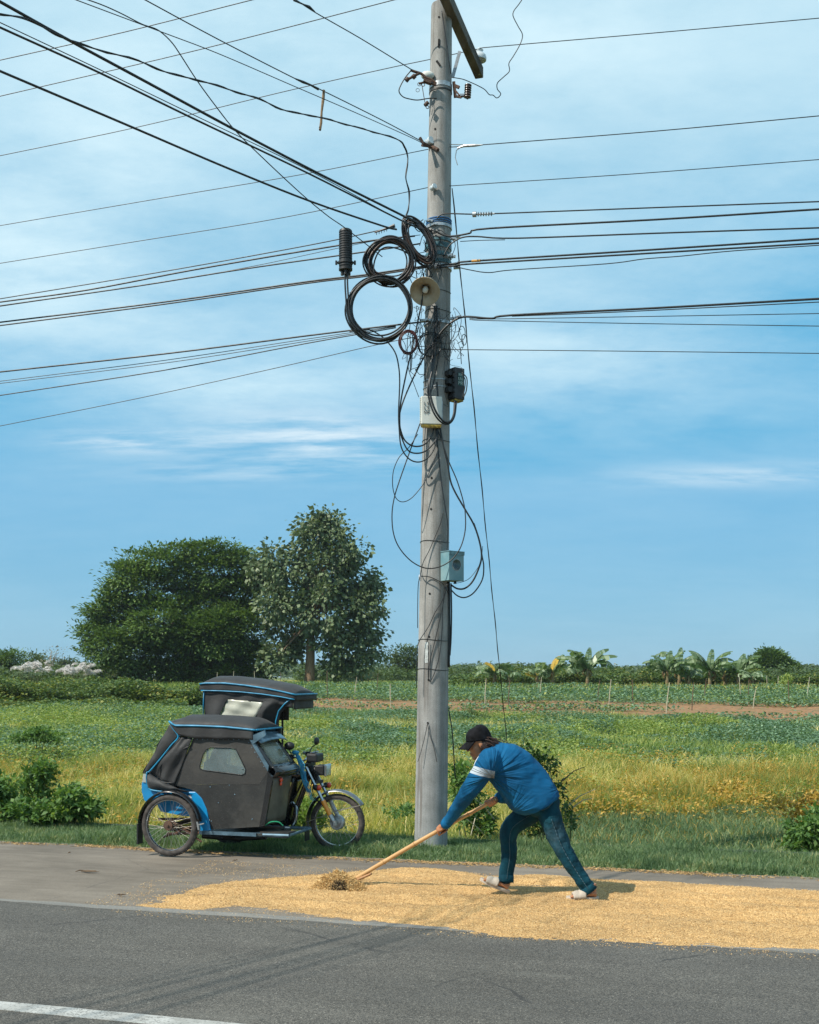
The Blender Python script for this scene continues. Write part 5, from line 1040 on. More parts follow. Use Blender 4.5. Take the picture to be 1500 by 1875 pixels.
# rivets and dirt specks
mb = MB()
for px, py in [(352+k_*9.5, 1354) for k_ in range(11)]+[(456+k_*5.5, 1360+k_*8.8) for k_ in range(6)]+[(345-k_*4, 1370+k_*9) for k_ in range(7)]+[(380+k_*3.5, 1500+k_*2) for k_ in range(3)]+[(370, 1402), (444, 1408), (420, 1438), (385, 1441), (400, 1470), (430, 1455), (462, 1500)]:
    x, z = T(px, py, YN); mb.ellip((x, YN-.001, z), (.006, .004, .006), n=7, m=5)
o = tb('rivets', mb, M_visor); o['kind'] = 'stuff'
# canvas at the rear quarter: a soft panel wrapping the back, folded
q = np.random.default_rng(5)
def fold(u, v, s=1.0): return s*(.010*math.sin(u*9+v*5)+.008*math.sin(u*4-v*11+1)+.006*math.sin(v*17+u*3))
rear_top = [T(313, 1325, YN), T(329, 1349, YN)]; 
quarter = [(329, 1348), (352, 1351), (322, 1433), (319, 1441), (348, 1446), (335, 1450), (305, 1447), (277, 1444), (272, 1432), (272, 1412)]
mb = MB()
A, B, C_, D_ = [Vector((x, 0, z)) for x, z in (T(328, 1349, YN), T(272, 1414, YN), T(354, 1351, YN), T(319, 1440, YN))]
def qfn(a, b):
    p = A.lerp(B, a).lerp(C_.lerp(D_, a), b); bulge = .03*math.sin(math.pi*a)*math.sin(math.pi*b)
    return (p.x, YN-.004-bulge+fold(a*.8, b*.9, .8), p.z)
mb.grid(qfn, 18, 14); solid(tb('canvas_quarter', mb, M_canv), .004)
E_, G_ = [Vector((x, 0, z)) for x, z in (T(272, 1414, YN), T(319, 1440, YN))]; E2, G2 = [Vector((x, 0, z)) for x, z in (T(275, 1446, YN), T(350, 1449, YN))]
mb = MB(); mb.grid(lambda a, b: ((lambda p: (p.x, YN-.012-.035*math.sin(math.pi*a)-.012*math.sin(b*14)*a, p.z-.01*math.sin(b*3)))(E_.lerp(E2, a).lerp(G_.lerp(G2, a), b))), 10, 18); solid(tb('canvas_roll', mb, M_canv), .004)
# piped storage pocket seam on the quarter panel
mb = MB(); mb.tube(smooth_path([Vector((x, YN-.020, z)) for x, z in poly([(349, 1366), (320, 1380), (300, 1397), (292, 1410), (291, 1424), (296, 1431), (320, 1434)], YN)], 5), .006, 6); tb('seam', mb, M_blk, ang=0)
# sloping back of the canvas
def backfn(a, b):
    p0 = Vector((*T(310, 1321, YN),)); y = YN+(YF-YN)*b; x0, z0 = T(312, 1324, YN); x1, z1 = T(262, 1416, YN); edge = 1-abs(2*b-1)**3
    return (x0+(x1-x0)*a-.05*edge*math.sin(math.pi*(a*.8+.1))+.012*math.sin(a*12+b*6), y, z0+(z1-z0)*a)
mb = MB(); mb.grid(backfn, 16, 10); solid(tb('canvas_back', mb, M_canv), .004)
mb = MB(); cc = [T(312, 1324, YN), T(328, 1349, YN), T(272, 1414, YN), T(262, 1416, YN)]
mb.grid(lambda a, b: ((lambda p: (p[0], YN+.0-.012*math.sin(math.pi*b)+.006*math.sin(a*14), p[1]))(tuple((1-a)*((1-b)*np.array(cc[0])+b*np.array(cc[1]))+a*((1-b)*np.array(cc[3])+b*np.array(cc[2]))))), 14, 6); solid(tb('canvas_corner', mb, M_canv), .004)
def piping(pts, yl, r=.0085, far=None, nm='piping', m=None):
    mb = MB(); mb.tube(smooth_path([Vector((x, yl, z)) for x, z in poly(pts, YN)], 5), r, 7); tb(nm, mb, m or M_pipe, ang=0)
piping([(311, 1320), (318, 1333), (328, 1349), (315, 1365), (295, 1390), (277, 1411), (272, 1414)], YN-.018)
piping([(272, 1413), (271, 1425), (273, 1437), (277, 1445), (300, 1449), (325, 1449)], YN-.03, .008)
piping([(328, 1349), (334, 1345), (360, 1345), (400, 1347), (454, 1348)], YN-.012, .007)
# sidecar roof: padded, domed; skirt below
def roof(nm, y0, y1, prof, zbul, drop, yl_ref, over=.03, skirt=.06, pip=(True, True)):
    """prof: (px, py) of the near edge seen in the photo, at plane yl_ref"""
    E = [T(px, py, yl_ref) for px, py in prof]; xs_ = [e[0] for e in E]; zs = [e[1] for e in E]; x0, x1 = xs_[0], xs_[-1]
    def ez(x): return float(np.interp(x, xs_, zs))
    def fn(a, b):
        x = x0+(x1-x0)*a; e = math.sin(math.pi*min(1, max(0, b)))**.55; f = min(1, (a+.002)/.10, (1.002-a)/.12)**.5
        return (x, y0+(y1-y0)*b, ez(x)+zbul*e*f)
    mb = MB(); mb.grid(fn, 30, 16); o = solid(tb(nm, mb, M_canv), .012, -1)
    return ez, x0, x1
RE = [(311, 1321), (319, 1328.5), (360, 1329), (410, 1331), (450, 1335), (468, 1337)]
ez, rx0, rx1 = roof('sidecar_roof', YN-.03, YF+.03, RE, .10, 0, YN-.03)
mb = MB(); lowE = [(313, 1324), (328, 1346), (360, 1352), (400, 1353), (454, 1353), (466, 1355)]
Lx = [T(*p, YN)[0] for p in lowE]; Lz = [T(*p, YN)[1] for p in lowE]
mb.grid(lambda a, b: ((lambda x: (x, YN-.028+.012*math.sin(x*22)*b*.6, ez(x)+(min(ez(x)-.01, float(np.interp(x, Lx, Lz)))-ez(x))*b))(rx0+(Lx[-1]-rx0)*a)), 40, 5); solid(tb('roof_skirt', mb, M_canv), .004)
mb = MB(); mb.grid(lambda a, b: ((lambda x: (x, YF+.028, ez(x)-.09*b))(rx0+(rx1-rx0)*a)), 20, 3); solid(tb('roof_skirt', mb, M_canv), .004)
mb = MB(); P = [Vector((rx0+(rx1-rx0)*a, YN-.034, ez(rx0+(rx1-rx0)*a))) for a in np.linspace(0, 1, 30)]; mb.tube(P, .0095, 7); tb('piping', mb, M_pipe, ang=0)
mb = MB(); P = [Vector((rx1+.004, y, ez(rx1)+.0)) for y in np.linspace(YN-.03, YF+.03, 10)]; mb.tube(P, .0095, 7); tb('piping', mb, M_pipe, ang=0)
# front of the sidecar: windshield, cowl, lower panel
FT0, FT1 = T(470, 1357, YN), T(501, 1403, YN); WX0, WX1 = YN+.03, YF-.03
def plane_fn(p0, p1, y0, y1, bow=0): return lambda a, b: (p0[0]+(p1[0]-p0[0])*a+bow*math.sin(math.pi*b), y0+(y1-y0)*b, p0[1]+(p1[1]-p0[1])*a)
WT, WB = T(458, 1350, YN), T(498, 1406, YN)
mb = MB(); mb.grid(plane_fn(T(468, 1359, YN), T(496, 1401, YN), YN+.055, YF-.06, .02), 4, 8); solid(tb('windshield', mb, M_wind2), .004)
mb = MB(); 
for yy in (YN+.02, YF-.02): mb.tube([Vector((WT[0], yy, WT[1])), Vector((WB[0], yy, WB[1]))], .022, 8)
mb.tube([Vector((WB[0]-.01, YN+.02, WB[1]+.01)), Vector((WB[0]+.015, (YN+YF)/2, WB[1]+.01)), Vector((WB[0]-.01, YF-.02, WB[1]+.01))], .02, 8); mb.tube([Vector((WT[0]+.01, YN+.02, WT[1]-.02)), Vector((WT[0]+.01, YF-.02, WT[1]-.02))], .018, 8)
tb('windshield_frame', mb, M_gloss)
mb = MB(); mb.panel(poly([(455, 1350), (461, 1349), (493, 1402), (491, 1412)], YN), None, YN-.012, .02); tb('corner_post', mb, M_visor, smooth=False)
# visor over the windshield
v0, v1 = T(458, 1352, YN), T(500, 1341, YN)
def vis(a, b): x = v0[0]+.015+.115*a+.02*math.sin(math.pi*b); return (x, YN-.02+(YF-YN+.06)*b, v0[1]+.035-.085*a**1.3+.03*math.sin(math.pi*b)**.6)
mb = MB(); mb.grid(vis, 6, 14); solid(tb('visor', mb, M_visor), .01)
mb = MB(); mb.panel([T(456, 1350, YN), T(487, 1337, YN), T(489, 1346, YN), T(466, 1362, YN)], None, YN-.03, .012); tb('visor_cheek', mb, M_visor, smooth=False)
# cowl and lower front
c0, c1 = T(499, 1405, YN), T(490, 1424, YN)
def cowl(a, b): bow = .05*math.sin(math.pi*b)**.5; return (WB[0]-.02+.06*math.sin(math.pi*(a*.8+.1))+bow, YN-.005+(YF-YN+.01)*b, WB[1]+.01+(T(490, 1424, YN)[1]-WB[1]-.01)*a)
mb = MB(); mb.grid(cowl, 8, 12); solid(tb('front_cowl', mb, M_gloss), .01)
l0, l1 = T(489, 1424, YN), T(476, 1512, YN)
mb = MB(); mb.grid(plane_fn((l0[0]+.02, l0[1]), (l1[0]+.02, l1[1]), YN+.03, YF, .03), 6, 8); solid(tb('front_panel', mb, M_frontp), .01)
mb = MB(); mb.panel(poly([(491, 1412), (500, 1424), (485, 1512), (475, 1514), (488, 1440)], YN), None, YN-.006, .03); tb('front_corner', mb, M_gloss, smooth=False)
mb = MB(); P = plane_fn((l0[0]+.035, l0[1]), (l1[0]+.035, l1[1]), YN+.03, YF, .03); mb.ellip(P(.08, .35), (.012, .035, .022), n=10, m=6); mb.ellip(Vector(P(.12, .35))+Vector((0, 0, -.02)), (.01, .022, .02), n=10, m=6); tb('red_badge', mb, M_redl)
# blue lower body, inner fender and tail
mb = MB(); mb.panel(poly([(263, 1416), (273, 1415), (276, 1446), (300, 1455), (285, 1462), (268, 1470), (263, 1465), (259, 1450), (259, 1436)], YN), None, YN+.0, YF-YN); o = tb('blue_tail', mb, M_bluep, smooth=False); bevel(o, .01)
mb = MB(); mb.panel(poly([(263, 1417), (271, 1417), (271, 1433), (262, 1432)], YN), None, YN-.012, .05); tb('tail_reflector', mb, M_wind3, smooth=False)
mb = MB(); 
fo = poly([(345, 1450), (358, 1450), (370, 1462), (379, 1482), (386, 1521), (367, 1523), (364, 1500), (360, 1480), (352, 1463)], YN)
mb.panel(fo, None, YN-.004, .05); o = tb('blue_fender_panel', mb, M_bluep, smooth=False); bevel(o, .006)
mb = MB(); mb.panel(poly([(276, 1446), (350, 1446), (366, 1500), (362, 1498), (330, 1497), (285, 1488), (276, 1470)], YN), None, YN+.10, .02); tb('inner_wheel_arch', mb, M_bluep, smooth=False)
# floor, chassis, tubes under the wheel
fl = T(380, 1524, YN)[1]; xA, xB = T(366, 1522, YN)[0], T(528, 1520, YN)[0]
mb = MB(); mb.box(((xA+T(480, 1520, YN)[0])/2, (YN+YF)/2, fl), (T(480, 1520, YN)[0]-xA, YF-YN, .02)); tb('floor', mb, M_dvin, smooth=False)
mb = MB(); mb.tube([(xA, YN+.02, fl-.01), (xB, YN+.02, fl+.0)], .018, 8); mb.tube([(xA, YF, fl-.01), (xB, YF, fl)], .018, 8); mb.tube([(xB, YN+.02, fl), (xB, YF, fl)], .015, 8); mb.bar((xA, YN-.01, fl-.002), (T(470, 1520, YN)[0], YN-.01, fl-.002), .012, .035); tb('chassis', mb, M_visor)
mb = MB(); mb.bar((xB-.30, YN+.10, fl+.02), (xB+.0, YN+.10, fl+.02), .18, .012); mb.bar((xB-.22, YN+.04, fl-.02), (xB-.02, YN+.04, fl-.02), .05, .014); tb('step_plate', mb, M_dvin, smooth=False)
mb = MB(); s0 = Vector((T(484, 1510, YN)[0], YN+.02, T(484, 1512, YN)[1])); P = [s0+Vector((0, 0, 0)), s0+Vector((.06, 0, .035)), s0+Vector((.13, .02, .035)), s0+Vector((.17, .04, 0))]; mb.tube(smooth_path(P, 5), .006, 6); tb('green_hose', mb, mat('green_hose', (.02, .28, .14), .4))
mb = MB()
for a, b, r in (((-.10, .12, .20), (.55, .14, .24), .014), ((-.18, .30, .22), (.5, .30, .22), .018), ((0, .10, .30), (0, .62, .30), .02), ((-.2, .14, .34), (.28, .14, .36), .013), ((.02, .16, .28), (.26, .16, .13), .011), ((-.16, .16, .16), (.22, .16, .30), .012)):
    mb.tube([a, b], r, 7)
for k_ in range(5): mb.bar((-.14, .22, .285-k_*.014), (.20, .22, .30-k_*.016), .05, .005)
tb('axle_and_leaf_spring', mb, M_rust)
mb = MB(); mb.ellip((.42, .42, .2), (.09, .05, .07)); mb.tube([(.1, .5, .14), (.5, .5, .13), (.8, .5, .16)], .03, 10); tb('muffler', mb, M_blk)
mb = MB(); mb.grid(lambda a, b: (.05+.34*a, YN+.06+(YF-YN-.12)*b, .52+.02*math.sin(math.pi*a)), 6, 6); solid(tb('sidecar_seat', mb, M_seat), .10)
mb = MB(); mb.grid(lambda a, b: (-.02-.12*a, YN+.06+(YF-YN-.12)*b, .54+.38*a), 6, 6); solid(tb('sidecar_backrest', mb, M_seat), .06)

# wheels: tyre with rim, hub and spokes
def wheel(c, R, steer=0, hubm=None, hubr=.045, wide=.034, lab=None, nsp=36, drum=False):
    M = Matrix.Translation(Vector(c)) @ Matrix.Rotation(steer, 4, 'Z'); ax = Vector((0, 1, 0))
    mb = MB(); mb.ring((0, 0, 0), ax, R-wide, wide, 64, 14, (wide, wide*.92))
    for k_ in range(72):
        a = 2*math.pi*k_/72; s_ = 1 if k_ % 2 else -1; d = Vector((math.cos(a), 0, math.sin(a))); tt = Vector((-math.sin(a), 0, math.cos(a))); mb.bar(d*(R-.004)+ax*s_*.004, d*(R-.009)+ax*s_*.022, .009, .010, tt)
    ty = tb('wheel', mb, M_tyre); ty.matrix_local = M; 
    if lab: ty['label'] = lab
    rr = R-wide*1.72
    mb = MB(); mb.ring((0, 0, 0), ax, rr, .01, 64, 10, (.011, .019)); mb.ring((0, .018, 0), ax, rr-.003, .004, 64, 6); mb.ring((0, -.018, 0), ax, rr-.003, .004, 64, 6); mb.build('rim', M_chr, ty)
    mb = MB(); mb.lathe([(0, -.055), (.012, -.055), (.014, -.045), (hubr, -.042), (hubr*1.02, -.034), (hubr*.55, -.028), (hubr*.55, .028), (hubr*1.02, .034), (hubr, .042), (.014, .045), (.012, .055), (0, .055)], (0, 0, 0), ax, 24); mb.build('hub', hubm or M_alu, ty)
    if drum:
        mb = MB(); mb.lathe([(0, -.03), (.068, -.03), (.076, -.022), (.076, .03), (0, .03)], (0, 0, 0), ax, 30); mb.lathe([(0, -.036), (.03, -.036), (.034, -.03), (0, -.03)], (0, 0, 0), ax, 20); mb.build('brake_drum', M_alu, ty, ang=30)
        for k_ in range(8):
            pass
    mb = MB()
    for k_ in range(nsp):
        a = 2*math.pi*k_/nsp; s_ = 1 if k_ % 2 else -1; off = (.55 if (k_//2) % 2 else -.55); hr = hubr*.92 if not drum else .074
        mb.tube([(math.cos(a+off)*hr, s_*.034, math.sin(a+off)*hr), (math.cos(a)*rr, s_*.004, math.sin(a)*rr)], .0016, 4, cap=False)
    o = mb.build('spokes', M_spk, ty, ang=0)
    return ty
R1 = .305; wheel((0, 0, R1), R1, 0, M_rust, .048, .032)
def fender(cx, cz, R, y0, y1, a0, a1, m, nm, dome=.014, steer=None, par=None, off=(0, 0, 0)):
    def fn(a, b): t = a0+(a1-a0)*a; r = R+dome*math.sin(math.pi*b); return (cx+r*math.cos(t), y0+(y1-y0)*b, cz+r*math.sin(t))
    mb = MB(); mb.grid(fn, 28, 6); o = solid(tb(nm, mb, m), .003); 
    if steer: o.matrix_local = steer
    return o
fender(0, R1, R1+.022, -.045, .06, rad(8), rad(186), M_gloss, 'wheel_fender')
mb = MB(); mb.box((-.335, .005, .21), (.012, .10, .20)); tb('mudflap', mb, M_blk, smooth=False)
mb = MB(); mb.bar((.315, -.03, R1+.05), (.335, -.035, R1-.03), .02, .02); mb.tube([(.33, -.04, R1+.02), (.39, -.04, R1+.035)], .006, 6); tb('fender_stay', mb, M_alu)

# the motorcycle
YB = .92; FWx, FWz = T(618, 1507, YB); R2 = .292; ST = rad(2); FW = Vector((FWx, YB, R2-.02)); SM = Matrix.Translation(FW) @ Matrix.Rotation(ST, 4, 'Z')
wheel((FW.x, FW.y, FW.z), R2, ST, M_alu, .045, .031, drum=True)
wheel((FWx-1.20, YB, R2), R2, 0, M_alu, .05, .034)
fender(0, 0, R2+.026, -.055, .055, rad(34), rad(112), mat('dull_chrome', (.26, .27, .28), .35, metal=.9, vary=.3, scale=12), 'front_fender', .02, SM)
fender(0, 0, R2+.024, -.055, .055, rad(112), rad(196), M_gloss, 'front_fender_rear', .02, SM)
mb = MB(); mb.box((-R2-.035, 0, -.12), (.012, .115, .15)); o = tb('mudflap', mb, M_blk, smooth=False); o.matrix_local = SM
mb = MB()
for sy in (-.065, .065): mb.tube([(.04*0, sy, 0), (-.02, sy, .10), (.135, sy*.8, .272)], .004, 5) if False else mb.tube([(-.03, sy, .11), (.26, sy*.9, .185)], .004, 5); mb.tube([(-.03, sy, .11), (-.31, sy*.9, -.0)], .004, 5)
o = tb('fender_stays', mb, M_spk); o.matrix_local = SM
# fork: from axle up to the triple clamp
top = Vector((T(567, 1403, YB)[0], YB, T(567, 1403, YB)[1]))
SI = SM.inverted(); tl = SI @ top
for sy, nm in ((-.095, 'fork_leg'), (.095, 'fork_leg')):
    a = Vector((-.0, sy, -.0)); b = Vector((tl.x, sy, tl.z)); mb = MB(); mb.tube([a, a.lerp(b, .42)], .023, 12); mb.tube([a+Vector((.0, 0, -.02)), a+Vector((0, 0, .03))], .028, 10); o = tb(nm, mb, M_alu, ang=40); o.matrix_local = SM
    mb = MB(); mb.tube([a.lerp(b, .4), a.lerp(b, 1.0)], .0165, 12); o = mb.build('fork_tube', M_chr, o, ang=40)
    mb = MB(); mb.tube([a.lerp(b, .15)+Vector((0, 0, 0)), a.lerp(b, .40)], .0255, 10); mb.build('reflector', M_oran, o.parent) if sy < 0 else None
mb = MB(); hb = top+Vector((0, 0, .02)); mb.bar(hb+Vector((0, -.11, 0)), hb+Vector((0, .11, 0)), .05, .03); lo_ = FW.lerp(top, .72); mb.bar(lo_+Vector((0, -.11, 0)), lo_+Vector((0, .11, 0)), .05, .03); mb.tube([lo_, hb+Vector((-.02, 0, .03))], .025, 10); tb('triple_clamp', mb, M_blk)
hd = T(594, 1410, YB); hl = Vector((hd[0], YB, hd[1]))
mb = MB(); mb.box((hl.x-.03, YB, hl.z), (.10, .15, .105)); mb.ellip((hl.x-.08, YB, hl.z-.005), (.05, .07, .055)); o = tb('headlight', mb, M_blk, smooth=True, ang=30); bevel(o, .012, 3)
mb = MB(); mb.box((hl.x+.035, YB, hl.z), (.02, .168, .125)); o2 = mb.build('headlight_rim', M_chr, o, smooth=False); bevel(o2, .01, 3)
mb = MB(); mb.grid(lambda a, b: (hl.x+.046+.008*math.sin(math.pi*a)*math.sin(math.pi*b), YB-.072+.144*a, hl.z-.052+.104*b), 8, 8); solid(mb.build('headlight_lens', mat('lens_glass', (.45, .50, .45), .12, vary=.3, scale=30, coat=.6), o), .004)
ic = T(577, 1387, YB); mb = MB(); mb.box((ic[0], YB, ic[1]), (.12, .20, .09)); o = tb('instrument_cluster', mb, M_blk, smooth=False); bevel(o, .02, 3)
mb = MB(); mb.lathe([(0, .0), (.04, 0), (.042, .012), (0, .014)], (ic[0]-.02, YB-.05, ic[1]+.044), (-.3, 0, 1), 18); mb.lathe([(0, .0), (.04, 0), (.042, .012), (0, .014)], (ic[0]-.02, YB+.05, ic[1]+.044), (-.3, 0, 1), 18); mb.build('dials', M_chr, o)
for sy in (-1, 1):
    s0 = T(590, 1440, YB); b = Vector((s0[0], YB+sy*.14, s0[1])); mb = MB(); mb.tube([b+Vector((0, -sy*.14, 0)), b], .008, 6); mb.ellip(b+Vector((-.01, 0, 0)), (.035, .03, .03)); o = tb('turn_signal', mb, M_blk); mb = MB(); mb.ellip(b+Vector((.022, 0, 0)), (.024, .03, .03)); mb.build('signal_lens', M_redl, o)
# handlebar, grips, mirrors, levers
hp_ = T(556, 1392, YB); P = [Vector((hp_[0]-.02, YB, hp_[1]-.02)), Vector((hp_[0], YB-.08, hp_[1]+.01)), Vector((hp_[0]-.03, YB-.22, hp_[1]+.05)), Vector((hp_[0]-.14, YB-.36, hp_[1]+.05))]
for sy in (1, -1):
    Q = [Vector((p.x, YB+(p.y-YB)*sy, p.z)) for p in P]; mb = MB(); mb.tube(smooth_path(Q, 5), .011, 8); hb_ = tb('handlebar', mb, M_chr)
    mb = MB(); mb.tube([Q[2].lerp(Q[3], .25), Q[3]+(Q[3]-Q[2])*.1], .017, 10); mb.build('grip', M_blk, hb_); mb = MB(); mb.box(Q[2].lerp(Q[3], .08), (.05, .05, .045)); mb.build('switch_block', M_blk, hb_, smooth=False)
    mb = MB(); mb.tube([Q[2]+Vector((.02, 0, 0)), Q[3]+Vector((.05, 0, .01))], .006, 6); mb.build('lever', M_alu, hb_)
m1 = TL3(530, 1366, YB-.30); m2 = TL3(580, 1357, YB+.28)
for c, base_, wd_, nm in ((m1, P[2], .055, 'mirror'), (m2, Vector((P[2].x, YB+.22, P[2].z)), .022, 'mirror')):
    mb = MB(); b_ = base_ if nm else base_; mb.tube(smooth_path([b_, b_.lerp(c, .5)+Vector((-.01, 0, 0)), c+Vector((0, 0, -.03))], 4), .006, 6); o = tb('mirror_stalk', mb, M_blk)
    mb = MB(); mb.ellip(c, (wd_, .045 if wd_ > .05 else .06, .042), n=12, m=8); mb.build('mirror', M_blk, o)
# streamers of blue plastic twine on the handlebar
mb = MB(); q = np.random.default_rng(3)
for k_ in range(38):
    x0 = q.uniform(0, 1); st = [TL3(a+q.normal(0, 1.6)*(1+i*.25), b+q.normal(0, 1.5), YB-.24+q.normal(0, .02)) for i, (a, b) in enumerate([(541, 1377), (547, 1388), (552, 1402), (556, 1418), (560, 1434), (565, 1450), (569, 1464)][:q.integers(4, 8)])]
    mb.tube(smooth_path(st, 3), .0028, 4)
tb('blue_streamers', mb, mat('blue_twine', (.02, .26, .48), .4, vary=.3, island=(.6, [(0, (.01, .15, .32)), (1, (.06, .42, .62))])), ang=0)
mb = MB(); mb.ellip(TL3(541, 1378, YB-.25), (.04, .04, .022)); tb('streamer_knot', mb, M_pipe)
# tank, seat, frame, engine
tk = T(528, 1428, YB); mb = MB(); mb.ellip((0, 0, 0), (.27, .125, .095), n=24, m=14); mb.v = [(x+.05*(z > 0)*abs(z), y*(1-.25*(x < -.1)), z-.10*max(0, -x-.05)) for x, y, z in mb.v]
o = tb('fuel_tank', mb, M_gloss); o.location = (tk[0]-.08, YB, tk[1]+.06)
mb = MB(); mb.box((0, -.122, .03), (.10, .006, .03)); b_ = mb.build('tank_badge', M_chr, o, smooth=False)
mb = MB(); mb.grid(lambda a, b: (tk[0]-.28-.62*a, YB-.13+.26*b, tk[1]+.10-.05*math.sin(math.pi*a*1.2)+.03*math.sin(math.pi*b)), 12, 8); solid(tb('seat', mb, M_seat), .09)
mb = MB(); hx0 = top.lerp(FW, .12)
for sy in (-.03, .03): mb.tube(smooth_path([hx0+Vector((-.03, sy, 0)), Vector((FWx-.44, YB+sy, .42)), Vector((FWx-.52, YB+sy, .24)), Vector((FWx-.90, YB+sy, .24))], 5), .019, 8)
mb.tube([hx0+Vector((-.03, 0, -.03)), Vector((FWx-.70, YB, .66)), Vector((FWx-1.2, YB, .66))], .022, 8); mb.tube([Vector((FWx-.90, YB, .24)), Vector((FWx-.85, YB, .66))], .018, 8)
for sy in (-.11, .11): mb.tube([Vector((FWx-.90, YB+sy, .30)), Vector((FWx-1.2, YB+sy, R2))], .016, 8); mb.tube([Vector((FWx-1.2, YB+sy, R2)), Vector((FWx-1.1, YB+sy, .66))], .02, 8)
tb('frame', mb, M_gloss)
mb = MB(); mb.box((FWx-.68, YB, .32), (.26, .18, .17)); mb.lathe([(0, -.12), (.085, -.12), (.085, .12), (0, .12)], (FWx-.62, YB, .31), (0, 1, 0), 22)
o = tb('engine', mb, M_dvin, smooth=True, ang=30); mb = MB()
for k_ in range(9): mb.box((FWx-.60+k_*.006, YB, .415+k_*.02), (.17, .16, .008))
mb.box((FWx-.57, YB, .60), (.12, .10, .04)); mb.build('cylinder_fins', M_blk, o, smooth=False)
mb = MB(); mb.tube(smooth_path([(FWx-.50, YB-.05, .48), (FWx-.42, YB-.08, .40), (FWx-.44, YB-.10, .24), (FWx-.6, YB-.12, .17), (FWx-1.0, YB-.13, .2)], 5), .02, 9); tb('exhaust', mb, M_chr)
mb = MB(); 
for k_ in range(7): mb.tube(smooth_path([top+Vector((-.02, -.05+.015*k_, -.05)), top+Vector((-.10-.02*k_, -.06, -.25-.03*k_)), Vector((FWx-.55+.02*k_, YB-.03, .55))], 4), .006, 5)
for dx in (0, .02): mb.tube(smooth_path([lo_+Vector((-.01+dx, -.03, .1)), lo_+Vector((-.05+dx, -.04, -.12)), FW+Vector((-.04, -.05, .10)), FW+Vector((-.03, -.06, .06))], 5), .005, 5)
tb('control_cables', mb, M_cab, ang=0)
mb = MB(); mb.grid(lambda a, b: (FWx-.43-.12*a+.02*math.sin(3*b), YB-.15+.3*b, .72-.48*a), 8, 4); solid(tb('leg_shield', mb, M_gloss), .008)
# canopy over the rider, on tubes rising from the sidecar
CN, CF = YF+.02, YF+.60
CE = [(366, 1252.5), (376, 1251), (412, 1251), (450, 1255), (490, 1261), (520, 1267), (541, 1272)]
ez2, cx0, cx1 = roof('rider_canopy', CN, CF, CE, .075, 0, CN)
sk = [(369, 1264.5), (400, 1265), (441, 1267), (480, 1271), (515, 1276), (540, 1281)]; SX = [T(*p, CN)[0] for p in sk]; SZ = [T(*p, CN)[1] for p in sk]
mb = MB(); mb.grid(lambda a, b: ((lambda x: (x, CN-.004+.006*math.sin(x*26)*b, ez2(x)+(float(np.interp(x, SX, SZ))-ez2(x))*b))(cx0+(cx1-cx0)*a)), 40, 4); solid(tb('canopy_skirt', mb, M_canv), .004)
mb = MB(); mb.grid(lambda a, b: (cx0+.004, CN+(CF-CN)*a, ez2(cx0)-.075*b), 8, 3); mb.grid(lambda a, b: (cx1-.004, CN+(CF-CN)*a, ez2(cx1)-.06*b), 8, 3); mb.grid(lambda a, b: (cx0+(cx1-cx0)*a, CF, ez2(cx0+(cx1-cx0)*a)-.07*b), 20, 3); solid(tb('canopy_edge', mb, M_canv), .004)
mb = MB(); mb.tube([Vector((cx0+(cx1-cx0)*a, CN-.010, ez2(cx0+(cx1-cx0)*a))) for a in np.linspace(0, 1, 30)]+[Vector((cx1+.006, y, ez2(cx1))) for y in np.linspace(CN+.02, CF, 8)], .0085, 7); tb('piping', mb, M_pipe, ang=0)
mb = MB(); mb.tube([Vector((x, CN-.012, float(np.interp(x, SX, SZ)))) for x in np.linspace(SX[0], SX[-1], 30)], .0065, 7); tb('piping', mb, M_pipe, ang=0)
# side curtain with its milky window
cw = [(415, 1282), (481, 1286), (462, 1319), (402, 1313)]
co = [(376, 1264), (441, 1266), (535, 1277), (522, 1288), (511, 1302), (506, 1320), (504, 1340), (373, 1340), (373, 1320)]
nu, nv = 34, 16; mb = MB()
topE = lambda x: float(np.interp(x, SX, SZ))+.02
xL, xR = T(373, 1300, CN)[0], T(532, 1277, CN)[0]; RXp = [T(532, 1279, CN), T(520, 1289, CN), T(509, 1302, CN), T(504, 1320, CN), T(502, 1342, CN)]
def cur(a, b):
    z1 = T(400, 1342, CN)[1]; z = topE(xL)+(z1-topE(xL))*b; xr = float(np.interp(-z, [-p[1] for p in RXp], [p[0] for p in RXp])); x = xL+(xr-xL)*a; z = z+(topE(x)-topE(xL))*(1-b)
    return (x, CN+.012+.014*math.sin(a*21+b*2)*(.3+b)+.02*math.sin(a*7-b*5)*b+(.10*max(0, a-.8)*5*(.2+b) if a > .8 else 0), z)
wp = poly(cw, CN)
def inside(x, z):
    c = False; j = len(wp)-1
    for i in range(len(wp)):
        if (wp[i][1] > z) != (wp[j][1] > z) and x < (wp[j][0]-wp[i][0])*(z-wp[i][1])/(wp[j][1]-wp[i][1])+wp[i][0]: c = not c
        j = i
    return c
mb.grid(cur, 90, 50); keep = []
for f in mb.f:
    cx_ = sum(mb.v[i][0] for i in f)/4; cz_ = sum(mb.v[i][2] for i in f)/4
    if not inside(cx_, cz_): keep.append(f)
mb.f = keep; mb.mi = [0]*len(keep); solid(tb('side_curtain', mb, M_canv), .003)
mb = MB(); W4 = [Vector((x, CN+.014, z)) for x, z in wp]
mb.grid(lambda a, b: (lambda p: (p.x, p.y+.006*math.sin(a*9+b*4)+.005*math.sin(b*13-a*5), p.z))((W4[0]+Vector((-.006, 0, .006))).lerp(W4[1]+Vector((.006, 0, .006)), a).lerp((W4[3]+Vector((-.006, 0, -.006))).lerp(W4[2]+Vector((.006, 0, -.006)), a), b)), 14, 10); solid(tb('curtain_window', mb, M_wind3), .002)
